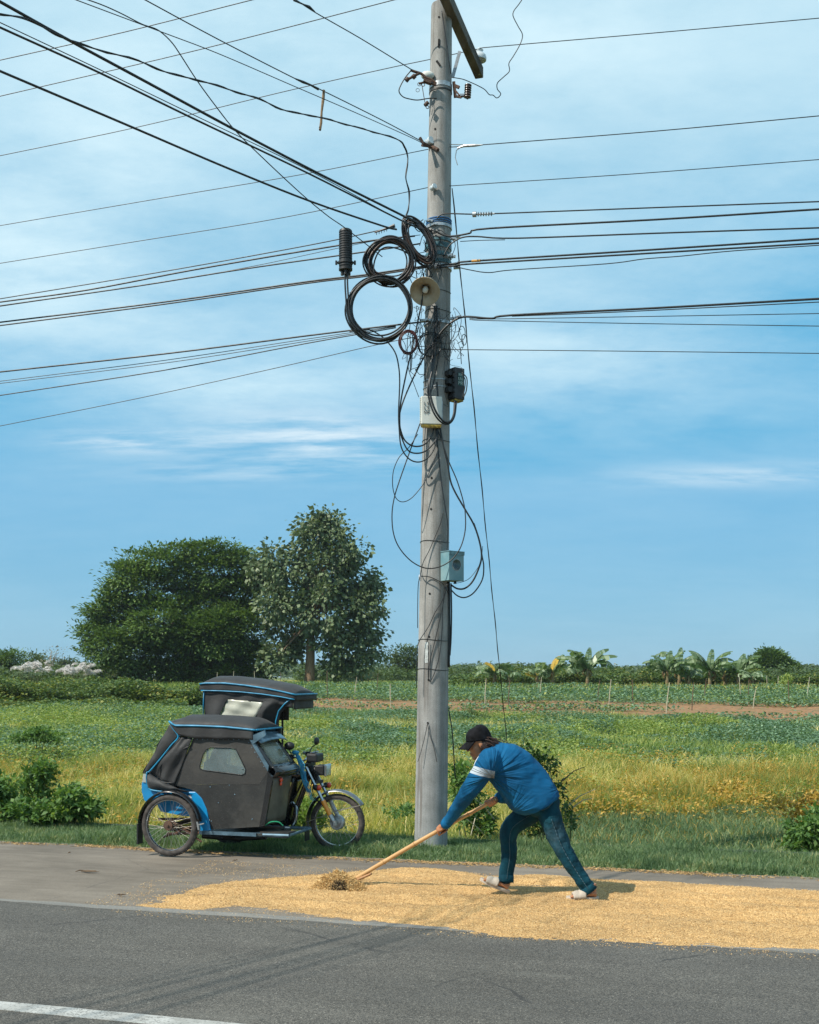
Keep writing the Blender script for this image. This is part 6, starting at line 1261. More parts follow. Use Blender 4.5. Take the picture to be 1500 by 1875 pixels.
mb = MB(); mb.tube([Vector((p[0]+.004, CN+.008, p[1])) for p in RXp], .007, 6); mb.tube([Vector((xL, CN+.006, topE(xL))), Vector((xL-.01, CN+.006, T(373, 1310, CN)[1]))], .007, 6); tb('piping', mb, M_pipe, ang=0)
mb = MB(); mb.grid(lambda a, b: (cx0+.02+.0*a, CN+.03+(CF-CN-.06)*a, ez2(cx0)-.05-.17*b+.02*math.sin(a*8)*b), 8, 6); solid(tb('rear_flap', mb, M_canv), .003)
mb = MB(); mb.grid(lambda a, b: (cx1-.03-.0*a, CN+.02+(CF-CN-.04)*a, ez2(cx1)-.03-.12*b), 8, 6); mb.grid(lambda a, b: (cx1-.03-.26*a, CF-.02, ez2(cx1)-.02-(.13-.06*a)*b+.0), 8, 6); mb.grid(lambda a, b: (cx1-.035-.30*a, CN+.02, ez2(cx1)-.02-(.12-.04*a)*b+.03*a), 8, 6); solid(tb('front_flap', mb, M_canv), .003)
mb = MB(); mb.grid(lambda a, b: (xL+(xR-.25-xL)*a, CF-.03, ez2(0)-.05-.34*b), 8, 6); solid(tb('far_curtain', mb, M_canv), .003)
mb = MB()
for x in (xL+.03, xR-.32):
    for yy in (CN+.03, CF-.04): mb.tube([Vector((x, yy, T(400, 1345, CN)[1]-.55)), Vector((x, yy, ez2(x)))], .012, 7)
tb('canopy_frame', mb, M_gloss)
# ============================================================ DRYING GRAIN
M_grain = bpy.data.materials.new('grain'); M_grain.use_nodes = True
def grain_mat():
    t = NT(M_grain.node_tree); p = t.a('ShaderNodeBsdfPrincipled', i_Roughness=.85); o = t.a('ShaderNodeOutputMaterial'); t.l.new(p.outputs[0], o.inputs[0])
    oc = t.a('ShaderNodeTexCoord').outputs['Object']; v = t.a('ShaderNodeTexVoronoi', i_Scale=165.0); t.set(v.inputs['Vector'], t.mapping(oc, (1, 1.5, 1)))
    n = t.noise(t.mapping(oc, (.6, 2, 1)), 2.2, 5); c = t.ramp(v.outputs['Color'], [(.1, (.20, .105, .038)), (.4, (.48, .280, .102)), (.7, (.61, .385, .155)), (.95, (.80, .57, .28))])
    c = t.mix(1.0, c, t.ramp(n, [(.3, .74), (.7, 1.12)]), 'MULTIPLY'); t.set(p.inputs['Base Color'], c)
    b = t.a('ShaderNodeBump', i_Strength=.8, i_Distance=.006); t.set(b.inputs['Height'], t.m('SUBTRACT', 1.0, v.outputs['Distance'])); t.l.new(b.outputs[0], p.inputs['Normal'])
grain_mat()
def usg(px, py): Y = CAM_H*F/(py-HY); x = (px-750)/F*Y; return (RX*x+RY*Y, NX*x+NY*Y)
far_e = [usg(*p) for p in ((252, 1650), (300, 1638), (345, 1629), (400, 1617), (460, 1611), (520, 1607), (600, 1601), (660, 1596), (700, 1590), (755, 1588), (820, 1589), (862, 1596), (895, 1604), (940, 1600), (1010, 1602), (1100, 1609), (1200, 1614), (1300, 1620), (1400, 1626), (1500, 1632), (1900, 1655))]
near_e = [usg(*p) for p in ((252, 1651), (300, 1661), (360, 1662), (430, 1656), (490, 1660), (540, 1668), (600, 1677), (650, 1682), (700, 1686), (750, 1690), (820, 1704), (900, 1713), (1000, 1720), (1100, 1725), (1200, 1730), (1300, 1734), (1400, 1738), (1500, 1742), (1900, 1765))]
def grain_h(u, s):
    fu, fs_ = zip(*far_e); nu_, ns = zip(*near_e); f = np.interp(u, fu, fs_)+.10*(vnoise(u, u*0, 2.2, 91)-.5)+.04*(vnoise(u, u*0, 9, 92)-.5); n_ = np.interp(u, nu_, ns)+.08*(vnoise(u, u*0+5, 2.0, 93)-.5)+.04*(vnoise(u, u*0+5, 8, 94)-.5)
    d = np.minimum(np.minimum(f-s, s-n_), (u-min(fu)-.18)*.6)
    h = np.clip(d/.30, -1, 1)*.030; ridge = .024*np.sin(s*15+1.6*vnoise(u, s*1.5, .7, 95)*5+.35*u)*(.35+.9*vnoise(u, s, .8, 102))*np.clip(d/.25, 0, 1)
    h = h+ridge*.75+.012*(vnoise(u, s*2, 1.7, 96)-.5)+.011*(vnoise(u, s*1.8, 9, 97)-.5)+.008*(vnoise(u, s*1.5, 27, 98)-.5)
    for px, py, ru, rs in ((727, 1608, .17, .055), (1010, 1622, .42, .045), (900, 1608, .1, .04)):
        a, b = usg(px, py); e = ((u-a)/ru)**2+((s-b)/rs)**2; h = h-.055*np.exp(-e*1.1)
    return h
def gh(x, y): return max(0.0, float(grain_h(np.array([RX*x+RY*y]), np.array([NX*x+NY*y]))[0]))
def build_grain():
    us_ = np.arange(-4.9, 10.5, .017); ss = np.arange(7.35, 10.1, .017); U, Sg = np.meshgrid(us_, ss, indexing='ij'); Hh = grain_h(U, Sg)+rng.normal(0, .0012, U.shape)-.004
    V = np.stack([U, Sg, Hh], -1).reshape(-1, 3); nx, ny = U.shape; ii, jj = np.meshgrid(np.arange(nx-1), np.arange(ny-1), indexing='ij'); a = (ii*ny+jj).ravel(); f = np.stack([a, a+ny, a+ny+1, a+1], 1)
    hi = V[f][:, :, 2].max(1) > -.012; f = f[hi]; used = np.unique(f); remap = np.full(len(V), -1); remap[used] = np.arange(len(used)); V = V[used]; V[:, 2] = np.maximum(V[:, 2], -.02)
    o = np_mesh('drying_grain', V, [remap[f]], [M_grain], label='golden unhusked rice spread out to dry along the roadside', cat='grain', kind='stuff'); o.rotation_euler = (0, 0, ROT)
    # loose kernels
    n = 130000; u = rng.uniform(-4.9, 5.0, n); s = rng.uniform(7.5, 10.0, n); h = grain_h(u, s); k = ((h > -.004) & (rng.random(n) < .6)) | ((h > -.030) & (rng.random(n) < .30)); u, s, h = u[k], s[k], np.maximum(h[k], .001)
    P = np.stack([u, s, h-.001], 1); o = leaves('loose_grain', P, rdir(len(P), -.05, .5), np.full(len(P), .010), np.full(len(P), .0042), [mat('kernel', (.60, .37, .14), .7, vary=.2, island=(.8, [(0, (.30, .16, .05)), (.6, (.60, .38, .15)), (1, (.86, .64, .34))]))], fold=.3, label='loose kernels scattered over and around the drying rice', cat='grain', kind='stuff'); o.rotation_euler = (0, 0, ROT)
build_grain()
# small debris on the shoulder: each a thing
for i, (px, py, ln, lab) in enumerate(((145, 1597, .16, 'dark dried leaf litter on the shoulder at the far left'), (213, 1641, .07, 'small dark twig near the tip of the grain'), (534, 1574, .05, 'tiny dark leaf behind the front wheel on the shoulder'), (430, 1577, .05, 'tiny dark leaf between the two wheels on the shoulder'), (123, 1563, .03, 'small dark stone near the grass at the far left'))):
    Y = CAM_H*F/(py-HY); x = (px-750)/F*Y; mb = MB(); q = np.random.default_rng(i)
    for k_ in range(6 if ln > .1 else 2): a = Vector((q.uniform(-.5, .5)*ln, q.uniform(-.2, .2)*ln, .006)); mb.tube([a, a+Vector((q.uniform(.2, .5)*ln, q.normal(0, .1)*ln, .008)), a+Vector((q.uniform(.5, .9)*ln, q.normal(0, .2)*ln, .004))], [.003, .006, .002], 5)
    o = mb.build('debris', M_dark_st, label=lab, cat='debris'); o.location = (x, Y, 0)
# ============================================================ THE PERSON AND THE RAKE
PR = Vector((1.05, 9.0, 0)); person = empty('person', PR, label='bent over person in blue sweatshirt, jeans and black cap pushing a long rake', cat='person')
def WP(px, py, Y): return W(px, py, Y)-PR
def remesh(o, vox, it=4, disp=0, size=.1, sm=.5):
    m = o.modifiers.new('remesh', 'REMESH'); m.mode = 'VOXEL'; m.voxel_size = vox; m.use_smooth_shade = True
    s = o.modifiers.new('smooth', 'SMOOTH'); s.factor = sm; s.iterations = it
    if disp:
        tx = bpy.data.textures.new('folds', 'CLOUDS'); tx.noise_scale = size; tx.noise_depth = 2
        d = o.modifiers.new('folds', 'DISPLACE'); d.texture = tx; d.strength = disp; d.texture_coords = 'LOCAL'
    return o
def limb(mb, pts, k=4, n=14, flat=None):             # pts: (px, py, Y, radius)
    P = [WP(*p[:3]) for p in pts]; Q = smooth_path(P, k); R = np.interp(np.linspace(0, len(P)-1, len(Q)), range(len(P)), [p[3] for p in pts]); mb.tube(Q, list(R), n, flat=flat)
    mb.ellip(Q[0], (R[0],)*3, n=12, m=8); mb.ellip(Q[-1], (R[-1],)*3, n=12, m=8)
def loft(mb, secs, n=26, cap=True):                  # secs: (back px,py), (front px,py), Y centre, half width in Y
    vs = []
    for (bx, by), (fx, fy), Y, hw in secs:
        b, f = WP(bx, by, Y), WP(fx, fy, Y); c = (b+f)/2; a = (b-f)/2
        for j in range(n):
            t = 2*math.pi*j/n; ct, st = math.cos(t), math.sin(t); p = c+a*math.copysign(abs(ct)**.85, ct)+Vector((0, 1, 0))*hw*math.copysign(abs(st)**.85, st); vs.append(p)
    m = len(secs); fs = [(i*n+j, i*n+(j+1) % n, (i+1)*n+(j+1) % n, (i+1)*n+j) for i in range(m-1) for j in range(n)]+[tuple(range(n))[::-1], tuple((m-1)*n+j for j in range(n))]
    mb.add(vs, fs)
RA, RB_ = W(645, 1613, 9.52), W(909, 1463.5, 8.99)
def rake_at(px):
    k = (px-750)/F; d = RB_-RA; t = (k*RA.y-RA.x)/(d.x-k*d.y); return RA+d*t
RR = .0165
M_skin = mat('skin', (.42, .185, .085), .45, vary=.12, scale=14, bump=.05, col2=(.33, .135, .062))
M_blueS = bpy.data.materials.new('blue_sweatshirt'); M_blueS.use_nodes = True
def shirt_mat():
    t = NT(M_blueS.node_tree); p = t.a('ShaderNodeBsdfPrincipled', i_Roughness=.85); p.inputs['Specular IOR Level'].default_value = .2; o = t.a('ShaderNodeOutputMaterial'); t.l.new(p.outputs[0], o.inputs[0])
    oc = t.a('ShaderNodeTexCoord').outputs['Object']; n = t.noise(oc, 5, 4); c = t.ramp(n, [(.35, (.002, .064, .155)), (.65, (.003, .095, .220))])
    A_ = WP(868, 1402, 8.84); nd = (-.24, 0, -.97); d = t.m('SUBTRACT', t.dot(oc, nd), A_.dot(Vector(nd)))
    Bx = WP(903, 1410, 8.84); sp = t.a('ShaderNodeSeparateXYZ'); t.l.new(oc, sp.inputs[0])
    lim = t.m('MULTIPLY', t.m('LESS_THAN', sp.outputs[0], Bx.x+.012), t.m('LESS_THAN', sp.outputs[1], .02))
    band = t.m('MULTIPLY', t.m('MULTIPLY', t.m('GREATER_THAN', d, .0), t.m('LESS_THAN', d, .060)), lim); c = t.mix(band, c, (.36, .41, .45))
    h = WP(985, 1468, 9.0); hd = Vector((.70, 0, -.71)); dd = t.m('SUBTRACT', t.dot(oc, tuple(hd)), WP(1018, 1447, 9.0).dot(hd)); ln = t.m('MULTIPLY', t.m('LESS_THAN', t.m('ABSOLUTE', dd), .004), t.m('GREATER_THAN', sp.outputs[0], WP(935, 1470, 9).x)); c = t.mix(t.m('MULTIPLY', ln, .7), c, (.001, .05, .16))
    t.set(p.inputs['Base Color'], c)
    fold = t.noise(t.mapping(oc, (1.2, 2, 5), rot=(0, rad(22), 0)), 2.2, 2, .45); 
    def radial(c_, kf, reach, seed):
        v_ = t.a('ShaderNodeVectorMath', operation='SUBTRACT'); t.l.new(oc, v_.inputs[0]); v_.inputs[1].default_value = tuple(c_); s2 = t.a('ShaderNodeSeparateXYZ'); t.l.new(v_.outputs[0], s2.inputs[0])
        an = t.m('ARCTAN2', s2.outputs[2], s2.outputs[0]); ln_ = t.a('ShaderNodeVectorMath', operation='LENGTH'); t.l.new(v_.outputs[0], ln_.inputs[0]); cb = t.a('ShaderNodeCombineXYZ'); t.set(cb.inputs[0], t.m('MULTIPLY', an, kf)); t.set(cb.inputs[1], t.m('MULTIPLY', ln_.outputs['Value'], 3.0)); cb.inputs[2].default_value = seed
        return t.m('MULTIPLY', t.noise(cb.outputs[0], 1.0, 2, .5), t.m('SUBTRACT', 1.0, t.step(ln_.outputs['Value'], reach*.25, reach)))
    fold = t.m('ADD', t.m('MULTIPLY', fold, .35), t.m('ADD', radial(WP(899, 1420, 8.86), 5.0, .42, 1.0), t.m('ADD', t.m('MULTIPLY', radial(WP(928, 1496, 8.9), 6.0, .36, 4.0), .8), radial(WP(1030, 1440, 9.0), 4.0, .25, 7.0))))
    b = t.a('ShaderNodeBump', i_Strength=1.0, i_Distance=.045); t.set(b.inputs['Height'], fold)
    b2 = t.a('ShaderNodeBump', i_Strength=.15, i_Distance=.002); t.set(b2.inputs['Height'], t.noise(oc, 260, 2)); t.l.new(b.outputs[0], b2.inputs['Normal']); t.l.new(b2.outputs[0], p.inputs['Normal'])
shirt_mat()
M_jean = bpy.data.materials.new('denim'); M_jean.use_nodes = True
def jean_mat():
    t = NT(M_jean.node_tree); p = t.a('ShaderNodeBsdfPrincipled', i_Roughness=.9); p.inputs['Specular IOR Level'].default_value = .2; o = t.a('ShaderNodeOutputMaterial'); t.l.new(p.outputs[0], o.inputs[0])
    oc = t.a('ShaderNodeTexCoord').outputs['Object']; n = t.noise(t.mapping(oc, (4, 4, 1.2)), 2.2, 6, .6)
    c = t.ramp(n, [(.34, (.001, .020, .034)), (.55, (.002, .038, .058)), (.75, (.010, .068, .095))])
    k = WP(1018, 1535, 8.84); vv = t.a('ShaderNodeVectorMath', operation='DISTANCE'); t.l.new(oc, vv.inputs[0]); vv.inputs[1].default_value = tuple(k)
    f = t.m('MULTIPLY', t.m('SUBTRACT', 1.0, t.step(vv.outputs['Value'], .04, .17)), t.step(t.noise(oc, 9, 4), .35, .65)); c = t.mix(t.m('MULTIPLY', f, .45), c, (.06, .11, .14))
    c = t.mix(1.0, c, t.ramp(t.noise(t.mapping(oc, (1, 1, .35)), 45, 4, .7), [(.3, .85), (.7, 1.15)]), 'MULTIPLY'); t.set(p.inputs['Base Color'], c)
    b = t.a('ShaderNodeBump', i_Strength=.7, i_Distance=.02); t.set(b.inputs['Height'], t.noise(t.mapping(oc, (3, 3, 7)), 2.6, 4)); t.l.new(b.outputs[0], p.inputs['Normal'])
jean_mat()
# limb centre lines
ARM_N = [(897, 1390, 8.86, .092), (886, 1411, 8.85, .088), (871, 1432, 8.87, .078), (857, 1451, 8.90, .070), (840, 1477, 8.99, .058), (826, 1497, 9.08, .047), (818, 1507, 9.13, .043)]
ARM_F = [(910, 1390, 9.16, .085), (928, 1420, 9.22, .075), (938, 1447, 9.20, .064), (928, 1459, 9.11, .050), (917, 1460, 9.04, .045)]
LEG_N = [(1002, 1476, 8.95, .090), (1008, 1497, 8.93, .090), (1020, 1530, 8.92, .080), (1034, 1560, 8.90, .070), (1055, 1594, 8.88, .062), (1071, 1618, 8.86, .056), (1076, 1625, 8.86, .056)]
LEG_F = [(992, 1472, 9.09, .10), (968, 1490, 9.12, .092), (938, 1512, 9.15, .080), (931, 1535, 9.16, .072), (932, 1565, 9.16, .063), (928, 1594, 9.15, .058), (927, 1607, 9.14, .058)]
TOR = [((903, 1362), (884, 1384), 9.0, .09), ((918, 1360), (884, 1402), 9.0, .155), ((945, 1363), (893, 1425), 9.0, .19), ((972, 1381), (908, 1446), 9.01, .195), ((995, 1406), (923, 1464), 9.01, .185), ((1012, 1429), (934, 1480), 9.01, .195), ((1022, 1446), (946, 1489), 9.01, .200), ((1025, 1456), (962, 1493), 9.01, .195)]
# body: one continuous surface
mb = MB(); sh = lambda L_, f=.62: [(p[0], p[1], p[2], p[3]*f) for p in L_]
HC = WP(878, 1360, 9.0); fd = Vector((-.972, -.06, -.23)).normalized(); ud = Vector((-.23, 0, .972)); ud = (ud-fd*ud.dot(fd)).normalized(); ld = fd.cross(ud)
if ld.y > 0: ld = -ld                                # ld points to the camera side
HM = Matrix(((fd.x, ld.x, ud.x), (fd.y, ld.y, ud.y), (fd.z, ld.z, ud.z)))
def hp3(f, l, u): return HC+fd*f+ld*l+ud*u
def he(mb, f, l, u, rf, rl, ru, rot=0):
    M = HM @ Matrix.Rotation(rot, 3, 'Y'); mb.ellip(hp3(f, l, u), (rf, rl, ru), M=M, n=18, m=12)
he(mb, -.012, 0, .030, .094, .076, .084); he(mb, .030, 0, -.030, .060, .060, .078); he(mb, .022, 0, -.078, .050, .050, .036, .35); he(mb, .063, 0, -.108, .020, .024, .018)
he(mb, .070, 0, .002, .026, .050, .016); he(mb, .092, 0, -.022, .013, .011, .024, -.35); he(mb, .103, 0, -.038, .012, .014, .011); he(mb, .080, 0, -.068, .018, .024, .009); he(mb, .076, 0, -.084, .017, .020, .008)
for s_ in (1, -1): he(mb, -.004, s_*.073, -.014, .020, .010, .032, .2); he(mb, .048, s_*.040, -.035, .026, .020, .022)
nk = [hp3(-.035, 0, -.03), hp3(-.045, 0, -.075), WP(899, 1382, 9.0), WP(912, 1392, 9.0)]; mb.tube(smooth_path(nk, 4), [.055, .052, .06, .09], 14)
loft(mb, [((b[0]*.8+f[0]*.2, b[1]*.8+f[1]*.2), (b[0]*.2+f[0]*.8, b[1]*.2+f[1]*.8), Y, hw*.72) for b, f, Y, hw in TOR])
for L_ in (ARM_N, ARM_F, LEG_N, LEG_F): limb(mb, sh(L_, .55))
mb.ellip(WP(1000, 1474, 9.01), (.075, .12, .075))
def hand(c, ax, wr, thumb_dir=1, s_=1.0):
    """fist round the handle: c on its axis, ax along it, wr the wrist"""
    ax = ax.normalized(); out = (wr-c); out = (out-ax*out.dot(ax)).normalized(); sd = ax.cross(out)
    pc = c+out*.030; mb.ellip(pc, (1, 1, 1), M=Matrix([(ax*.044*s_), (out*.017), (sd*.034)]).transposed(), n=14, m=10)
    mb.tube([wr, wr.lerp(pc, .55), pc+out*.002], [.026, .025, .020], 12)
    for i, (ln, r_) in enumerate(((1.0, .0088), (1.06, .0092), (1.02, .0088), (.9, .0078))):
        o = c+ax*((i-1.5)*.0205); Rf = RR+r_*.95; pts = [o+out*.030-sd*.020*thumb_dir]
        for a in np.linspace(.15, 1.3*math.pi*ln, 7): pts.append(o+(out*math.cos(a)-sd*thumb_dir*math.sin(a))*Rf*(1.12 if a < 1 else 1))
        mb.tube(smooth_path(pts, 3), [r_*1.08, r_*1.05, r_, r_*.85], 8); mb.ellip(pts[-1], (r_*.85,)*3, n=8, m=6)
    o = c-ax*.052; pts = [c-ax*.028+out*.028+sd*.018*thumb_dir]
    for a in np.linspace(.4, 2.3, 5): pts.append(c-ax*(.030+.010*(a-.4))+(out*math.cos(a)+sd*thumb_dir*math.sin(a))*(RR+.010))
    mb.tube(smooth_path(pts, 3), [.0125, .011, .0095, .008], 8); mb.ellip(pts[-1], (.0085,)*3, n=8, m=6)
hN = rake_at(811)-PR; hF = rake_at(901)-PR; rax = (RB_-RA).normalized()
hand(hN, rax, WP(819, 1505, 9.12)); hand(hF, rax, WP(915, 1460, 9.04)+Vector((0, .0, .0)), 1)
# feet
def foot(ankle, heel, toe, w_=.042):
    a, h, t_ = ankle, heel, toe; d = (t_-h).normalized(); sdv = d.cross(Vector((0, 0, 1))).normalized(); up = sdv.cross(d)
    mb.tube(smooth_path([a+Vector((0, 0, .06)), a, h.lerp(t_, .18)+up*.035], 4), [.036, .034, .036], 12)
    mb.tube(smooth_path([h+up*.030, h.lerp(t_, .25)+up*.036, h.lerp(t_, .5)+up*.030, h.lerp(t_, .75)+up*.022], 4), [.030, .034, .036, .034], 12, flat=(.8, 1.15))
    for i, (f, r_) in enumerate(((1.0, .013), (.97, .010), (.94, .0095), (.90, .009), (.85, .0085))):
        o = sdv*((i-2)*.018); mb.tube([h.lerp(t_, .72)+o+up*.018, h.lerp(t_, .86*f)+o*1.05+up*.018, h.lerp(t_, f*.97)+o*1.05+up*.012], [r_*1.2, r_, r_*.9], 8)
nh, nt = WP(1092, 1643, 8.86), WP(1042, 1644.5, 8.86); fh, ft = WP(929, 1631, 9.14), WP(884, 1611, 9.17)
nh.z = nt.z = .045
foot(WP(1084, 1632, 8.86), nh, nt); foot(WP(927, 1615, 9.14), fh, ft)
body = mb.build('body', M_skin, person, ang=0); remesh(body, .0042, 3, sm=.45)
# eyes, hair, cap
for s_ in (1, -1):
    mb = MB(); he(mb, .079, s_*.030, -.014, .010, .011, .007); mb.build('eye', mat('eye_dark', (.03, .018, .012), .3), person)
mb = MB(); he(mb, .077, .032, -.002, .010, .020, .004); mb.build('eyebrow', M_blk, person)
M_hair = mat('dark_brown_hair', (.030, .014, .009), .45, vary=.4, scale=30, island=(.6, [(0, (.015, .008, .006)), (1, (.09, .04, .022))]))
mb = MB(); he(mb, -.030, 0, .010, .078, .078, .075); q = np.random.default_rng(9)
for k_ in range(170):
    l = q.uniform(-.080, .082); u = q.uniform(-.03, .03); f = -.02-.06*q.random()*(1-abs(l)/.12); a = hp3(f, l, u+.01); ln = q.uniform(.5, 1.05)
    e = Vector((a.x+.15*ln+.02*q.normal(), a.y+(0-a.y)*.3*ln+q.normal(0, .015), a.z-.045*ln-.035*q.random())); mb.tube(smooth_path([a, a.lerp(e, .5)+Vector((.0, 0, .012)), e], 3), [.0045, .004, .0015], 5)
for k_ in range(30):
    a = hp3(-.03+.03*q.random(), .076, .005); e = a+Vector((.045+.02*q.normal(), .0, -.06-.02*q.random())); mb.tube(smooth_path([a, a.lerp(e, .5)+Vector((.0, -.006, -.01)), e], 3), [.004, .003, .0012], 5)
mb.build('hair', M_hair, person, ang=0)
M_cap = mat('black_cap_cloth', (.006, .006, .008), .9, spec=.2, vary=.5, scale=20, bump=.3, bscale=70)
mb = MB()
def capf(a, b):
    az = 2*math.pi*a; t = b*math.pi/2; rim = .017+.014*math.cos(az); rr = math.cos(t)**.62; f = -.004+.098*rr*math.cos(az); l = .083*rr*math.sin(az); u = rim+(.128-rim)*math.sin(t)**1.0-.008*math.cos(az)*math.sin(t)
    k_ = 1+.012*abs(math.sin(3*az)); return hp3(f*k_, l*k_, u)
mb.grid(capf, 48, 14); cap = mb.build('cap', M_cap, person, ang=0, doubles=True); solid(cap, .005, 1)
mb = MB(); mb.grid(lambda a, b: hp3(.070+.100*a*(1-.35*abs(2*b-1)**2.2)-.035*abs(2*b-1)**2, (2*b-1)*.080*(1-.12*a), .040-.040*a-.020*(2*b-1)**2-.012*a*a), 10, 14); solid(mb.build('brim', M_cap, cap, ang=0), .005)
mb = MB(); mb.ellip(hp3(-.008, 0, .131), (.009, .009, .006), n=10, m=6); mb.build('button', M_cap, cap)
mb = MB(); mb.tube([hp3(-.095, y, .012) for y in (-.03, 0, .03)], .006, 6); mb.build('strap', M_blk, cap)
# sweatshirt
mb = MB(); loft(mb, TOR); limb(mb, ARM_N); limb(mb, ARM_F); mb.ellip(WP(903, 1388, 8.92), (.10, .09, .085)); mb.ellip(WP(955, 1470, 9.0), (.09, .16, .06))
mb.tube([WP(893, 1380, 9.0), WP(889, 1377, 9.0)], [.075, .064], 14)
shirt = mb.build('sweatshirt', M_blueS, person, ang=0); remesh(shirt, .0095, 7, .020, .13)
for L_ in (ARM_N, ARM_F):
    a, b = WP(*L_[-1][:3]), WP(*L_[-2][:3]); d = (a-b).normalized(); mb = MB(); mb.tube([a-d*.03, a+d*.018, a+d*.036], [.046, .043, .038], 18); o = mb.build('cuff', M_blueS, shirt, ang=0)
M_wht = mat('white_trim', (.62, .66, .70), .7, vary=.1)
mb = MB(); mb.tube(smooth_path([WP(890, 1373, 8.93), WP(881, 1381, 8.87), WP(873, 1392, 8.86), WP(868.5, 1402, 8.86)], 5), .0055, 7); mb.build('shoulder_piping', M_wht, shirt, ang=0)
# jeans
mb = MB(); limb(mb, LEG_N); limb(mb, LEG_F); mb.ellip(WP(1001, 1474, 9.01), (.100, .155, .100)); mb.ellip(WP(985, 1482, 9.01), (.085, .15, .06)); mb.ellip(WP(1006, 1470, 8.97), (.085, .10, .09))
jeans = mb.build('jeans', M_jean, person, ang=0); remesh(jeans, .0095, 5, .020, .07)
M_seam = mat('pale_stitching', (.035, .085, .11), .8, vary=.3)
for L_, dx in ((LEG_N, .0), (LEG_F, .006)):
    P = smooth_path([WP(p[0]-1, p[1], p[2])+Vector((dx, -p[3]*1.0-.007, 0)) for p in L_[1:]], 5); mb = MB()
    for i in range(0, len(P)-1): mb.tube([P[i], P[i+1]], .0026, 5)
    mb.build('side_seam', M_seam, jeans, ang=0)
mb = MB(); pts = [WP(1012, 1470, 8.85), WP(1002, 1480, 8.835), WP(992, 1484, 8.85)]; mb.tube(smooth_path(pts, 4), .003, 5); mb.build('pocket_seam', M_seam, jeans, ang=0)
for L_ in (LEG_N, LEG_F):
    a, b = WP(*L_[-1][:3]), WP(*L_[-2][:3]); d = (a-b).normalized(); mb = MB(); mb.tube([a-d*.02, a+d*.012, a+d*.036], [.058, .060, .061], 20, cap=False); solid(mb.build('hem', M_jean, jeans, ang=0), .004)
# slippers: sole and broad cross strap with an opening at the toe
M_slip = mat('beige_foam', (.44, .38, .31), .7, vary=.12, scale=14, bump=.15)
for (h, t_) in ((nh, nt), (fh, ft)):
    d = (t_-h).normalized(); sdv = d.cross(Vector((0, 0, 1))).normalized(); up = sdv.cross(d); L_ = (t_-h).length
    if up.z < 0: up = -up
    r = empty('slipper', (0, 0, 0)); r.parent = person; del_ = None
    mb = MB(); N_ = 36; out = []
    for i in range(N_):
        a = 2*math.pi*i/N_; u = math.cos(a); v = math.sin(a); w_ = .045+.008*u-.006*math.cos(2*a); out.append((h.lerp(t_, .5)+d*u*(L_*.5+.022), sdv*v*w_))
    lay = [(-.016, .93), (-.010, 1.0), (.004, 1.02), (.010, .97)]; vs = [c+s2*k2+up*(z+.012*max(0, ((c-h).dot(d)/L_-.8))) for z, k2 in lay for c, s2 in out]
    fs = [(i*N_+j, i*N_+(j+1) % N_, (i+1)*N_+(j+1) % N_, (i+1)*N_+j) for i in range(3) for j in range(N_)]+[tuple(range(N_))[::-1], tuple(3*N_+j for j in range(N_))]
    mb.add(vs, fs); mb.build('sole', M_slip, r, ang=50)
    mb = MB()
    for f0, f1 in ((.40, .68), (.62, .86)):
        mb.grid(lambda a, b: h.lerp(t_, f0+(f1-f0)*a)+sdv*math.cos(math.pi*b)*.051+up*(.002+(.058-.026*(f0+(f1-f0)*a-.4)/.4+.008*math.sin(math.pi*a))*math.sin(math.pi*b)**.6), 6, 16)
    solid(mb.build('cross_strap', M_slip, r, ang=0), .009, 1)
# ------------------------------------------------------------ rake
rake = empty('rake', RA, label='long bamboo handled rake pushed through the drying grain by the person', cat='rake')
M_bam = mat('bamboo', (.55, .33, .14), .5, vary=.2, scale=6, stretch=(1, 1, 1), bump=.15, coat=.15, col2=(.42, .23, .09))
mb = MB(); L_ = (RB_-RA).length; n_ = 60; P = [RA.lerp(RB_, i/n_)-RA+Vector((0, 0, .012*math.sin(i/n_*3.1))) for i in range(n_+1)]; R_ = []
for i in range(n_+1):
    r = RR*(1.12-.22*i/n_); R_.append(r*(1.18 if i in (14, 27, 38, 49) else 1.0))
mb.tube(P, R_, 12); mb.build('handle', M_bam, rake, ang=0)
mb = MB()
for i in (14, 27, 38, 49): mb.ring(P[i], (RB_-RA), R_[i]*1.0, .0022, 16, 5)
mb.build('bamboo_nodes', mat('bamboo_node', (.26, .13, .05), .7), rake)
mb = MB(); b0 = W(638, 1618, 9.5)-RA; mb.tube([b0, W(664, 1607, 9.45)-RA, W(680, 1600, 9.42)-RA], [.012, .012, .010], 8); mb.tube([b0+Vector((0, .03, 0)), W(660, 1608, 9.5)-RA, W(676, 1596.5, 9.48)-RA], [.010, .010, .008], 8); mb.build('split_end', mat('dark_bamboo', (.30, .15, .06), .6, vary=.3), rake)
mb = MB(); hd_ = Vector((NX, NY, 0)); c0 = W(634, 1620, 9.5)-RA; c0.z = .035-RA.z; mb.bar(c0-hd_*.22, c0+hd_*.16, .03, .055); o = mb.build('rake_head', M_wood, rake, smooth=False); bevel(o, .004)
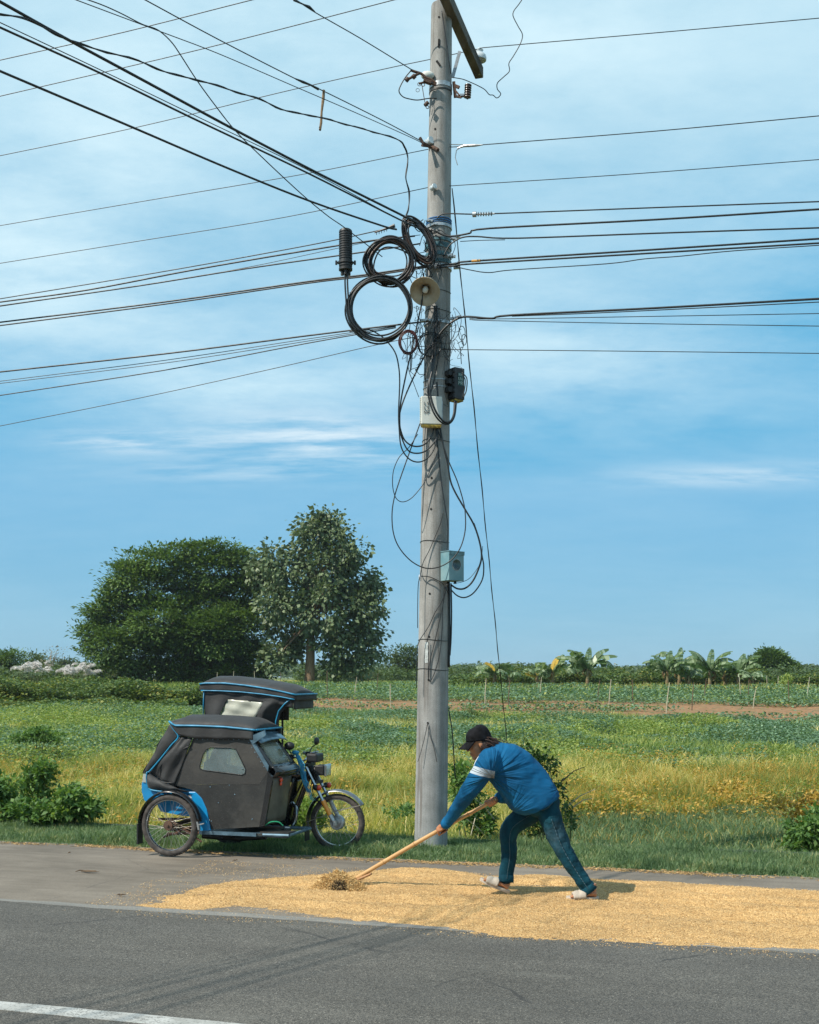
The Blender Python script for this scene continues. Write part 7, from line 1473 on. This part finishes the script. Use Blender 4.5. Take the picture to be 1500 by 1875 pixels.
# heap of grain and straw pushed up before the rake head
def heap():
    c = W(621, 1622, 9.42); q = np.random.default_rng(4)
    def hz(bx, by):
        r = np.sqrt(bx*bx+by*by); ridge = np.clip(1-r**1.7, 0, 1); return .012+.135*ridge*(.75+.5*vnoise(bx*3+9, by*3+9, 1.5, 5))*np.clip(1.0-.55*np.clip(bx-.35, 0, 1), 0, 1)
    g = np.linspace(-1.05, 1.05, 60); B1, B2 = np.meshgrid(g, g, indexing='ij'); Z = hz(B1, B2)+q.normal(0, .003, B1.shape)-.014
    V = np.stack([c.x+B1*.23, c.y+B2*.20, Z], -1).reshape(-1, 3); ii, jj = np.meshgrid(np.arange(59), np.arange(59), indexing='ij'); a = (ii*60+jj).ravel()
    n = 30000; a_ = q.uniform(0, 2*np.pi, n); r = q.random(n)**.5*1.05; bx, by = np.cos(a_)*r, np.sin(a_)*r
    P = np.stack([c.x+bx*.23, c.y+by*.20, hz(bx, by)-.012+np.abs(q.normal(0, .010, n))], 1); D = rdir(n, -.2, .95); ln = q.uniform(.007, .013, n); lg = q.random(n) < .10; ln[lg] *= 3.2
    dark = (((bx-.02)/.30)**2+((by+.78)/.26)**2 < 1+.5*(q.random(n)-.5)) & (q.random(n) < .85)
    LV, LF = leaf_arrays(P, D, ln, ln*np.where(lg, .14, .45), None, .25); o = len(V)
    heapm = mat('heap_kernel', (.55, .33, .12), .8, vary=.2, island=(.85, [(0, (.24, .13, .045)), (.3, (.56, .35, .13)), (.8, (.76, .52, .22)), (1, (.90, .72, .40))]))
    darkm = mat('hollow_shade', (.05, .03, .015), .9, vary=.4, island=(.7, [(0, (.02, .012, .006)), (.7, (.06, .035, .015)), (1, (.35, .22, .10))]))  # near-black kernels paint the shade of the hollow under the heap's front
    F1 = np.stack([a, a+60, a+61, a+1], 1); cen = V[F1].mean(1); db = (((cen[:, 0]-c.x)/.23-.02)/.26)**2+(((cen[:, 1]-c.y)/.20+.78)/.22)**2 < 1
    np_mesh('grain_heap', np.concatenate([V, LV]), [F1, LF+o], [M_grain, heapm, darkm], [np.where(db, 2, 0), np.where(dark, 2, 1)], label='rough heap of grain and chaff piled up in front of the rake', cat='grain heap', kind='stuff')
heap()

# ------------------------------------------------------------ air
hz_m = bpy.data.materials.new('haze_air'); hz_m.use_nodes = True; t = NT(hz_m.node_tree); pv_ = t.a('ShaderNodeVolumePrincipled', i_Density=.00022, i_Anisotropy=.3); pv_.inputs['Color'].default_value = (.80, .90, 1, 1)
o_ = t.a('ShaderNodeOutputMaterial'); t.l.new(pv_.outputs[0], o_.inputs['Volume'])
mb = MB(); mb.box((0, 1400, 7.5), (5200, 6900+2000, 18.5)); hz = mb.build('haze', hz_m, smooth=False, kind='stuff', label='thin bluish air over the whole scene', cat='haze')
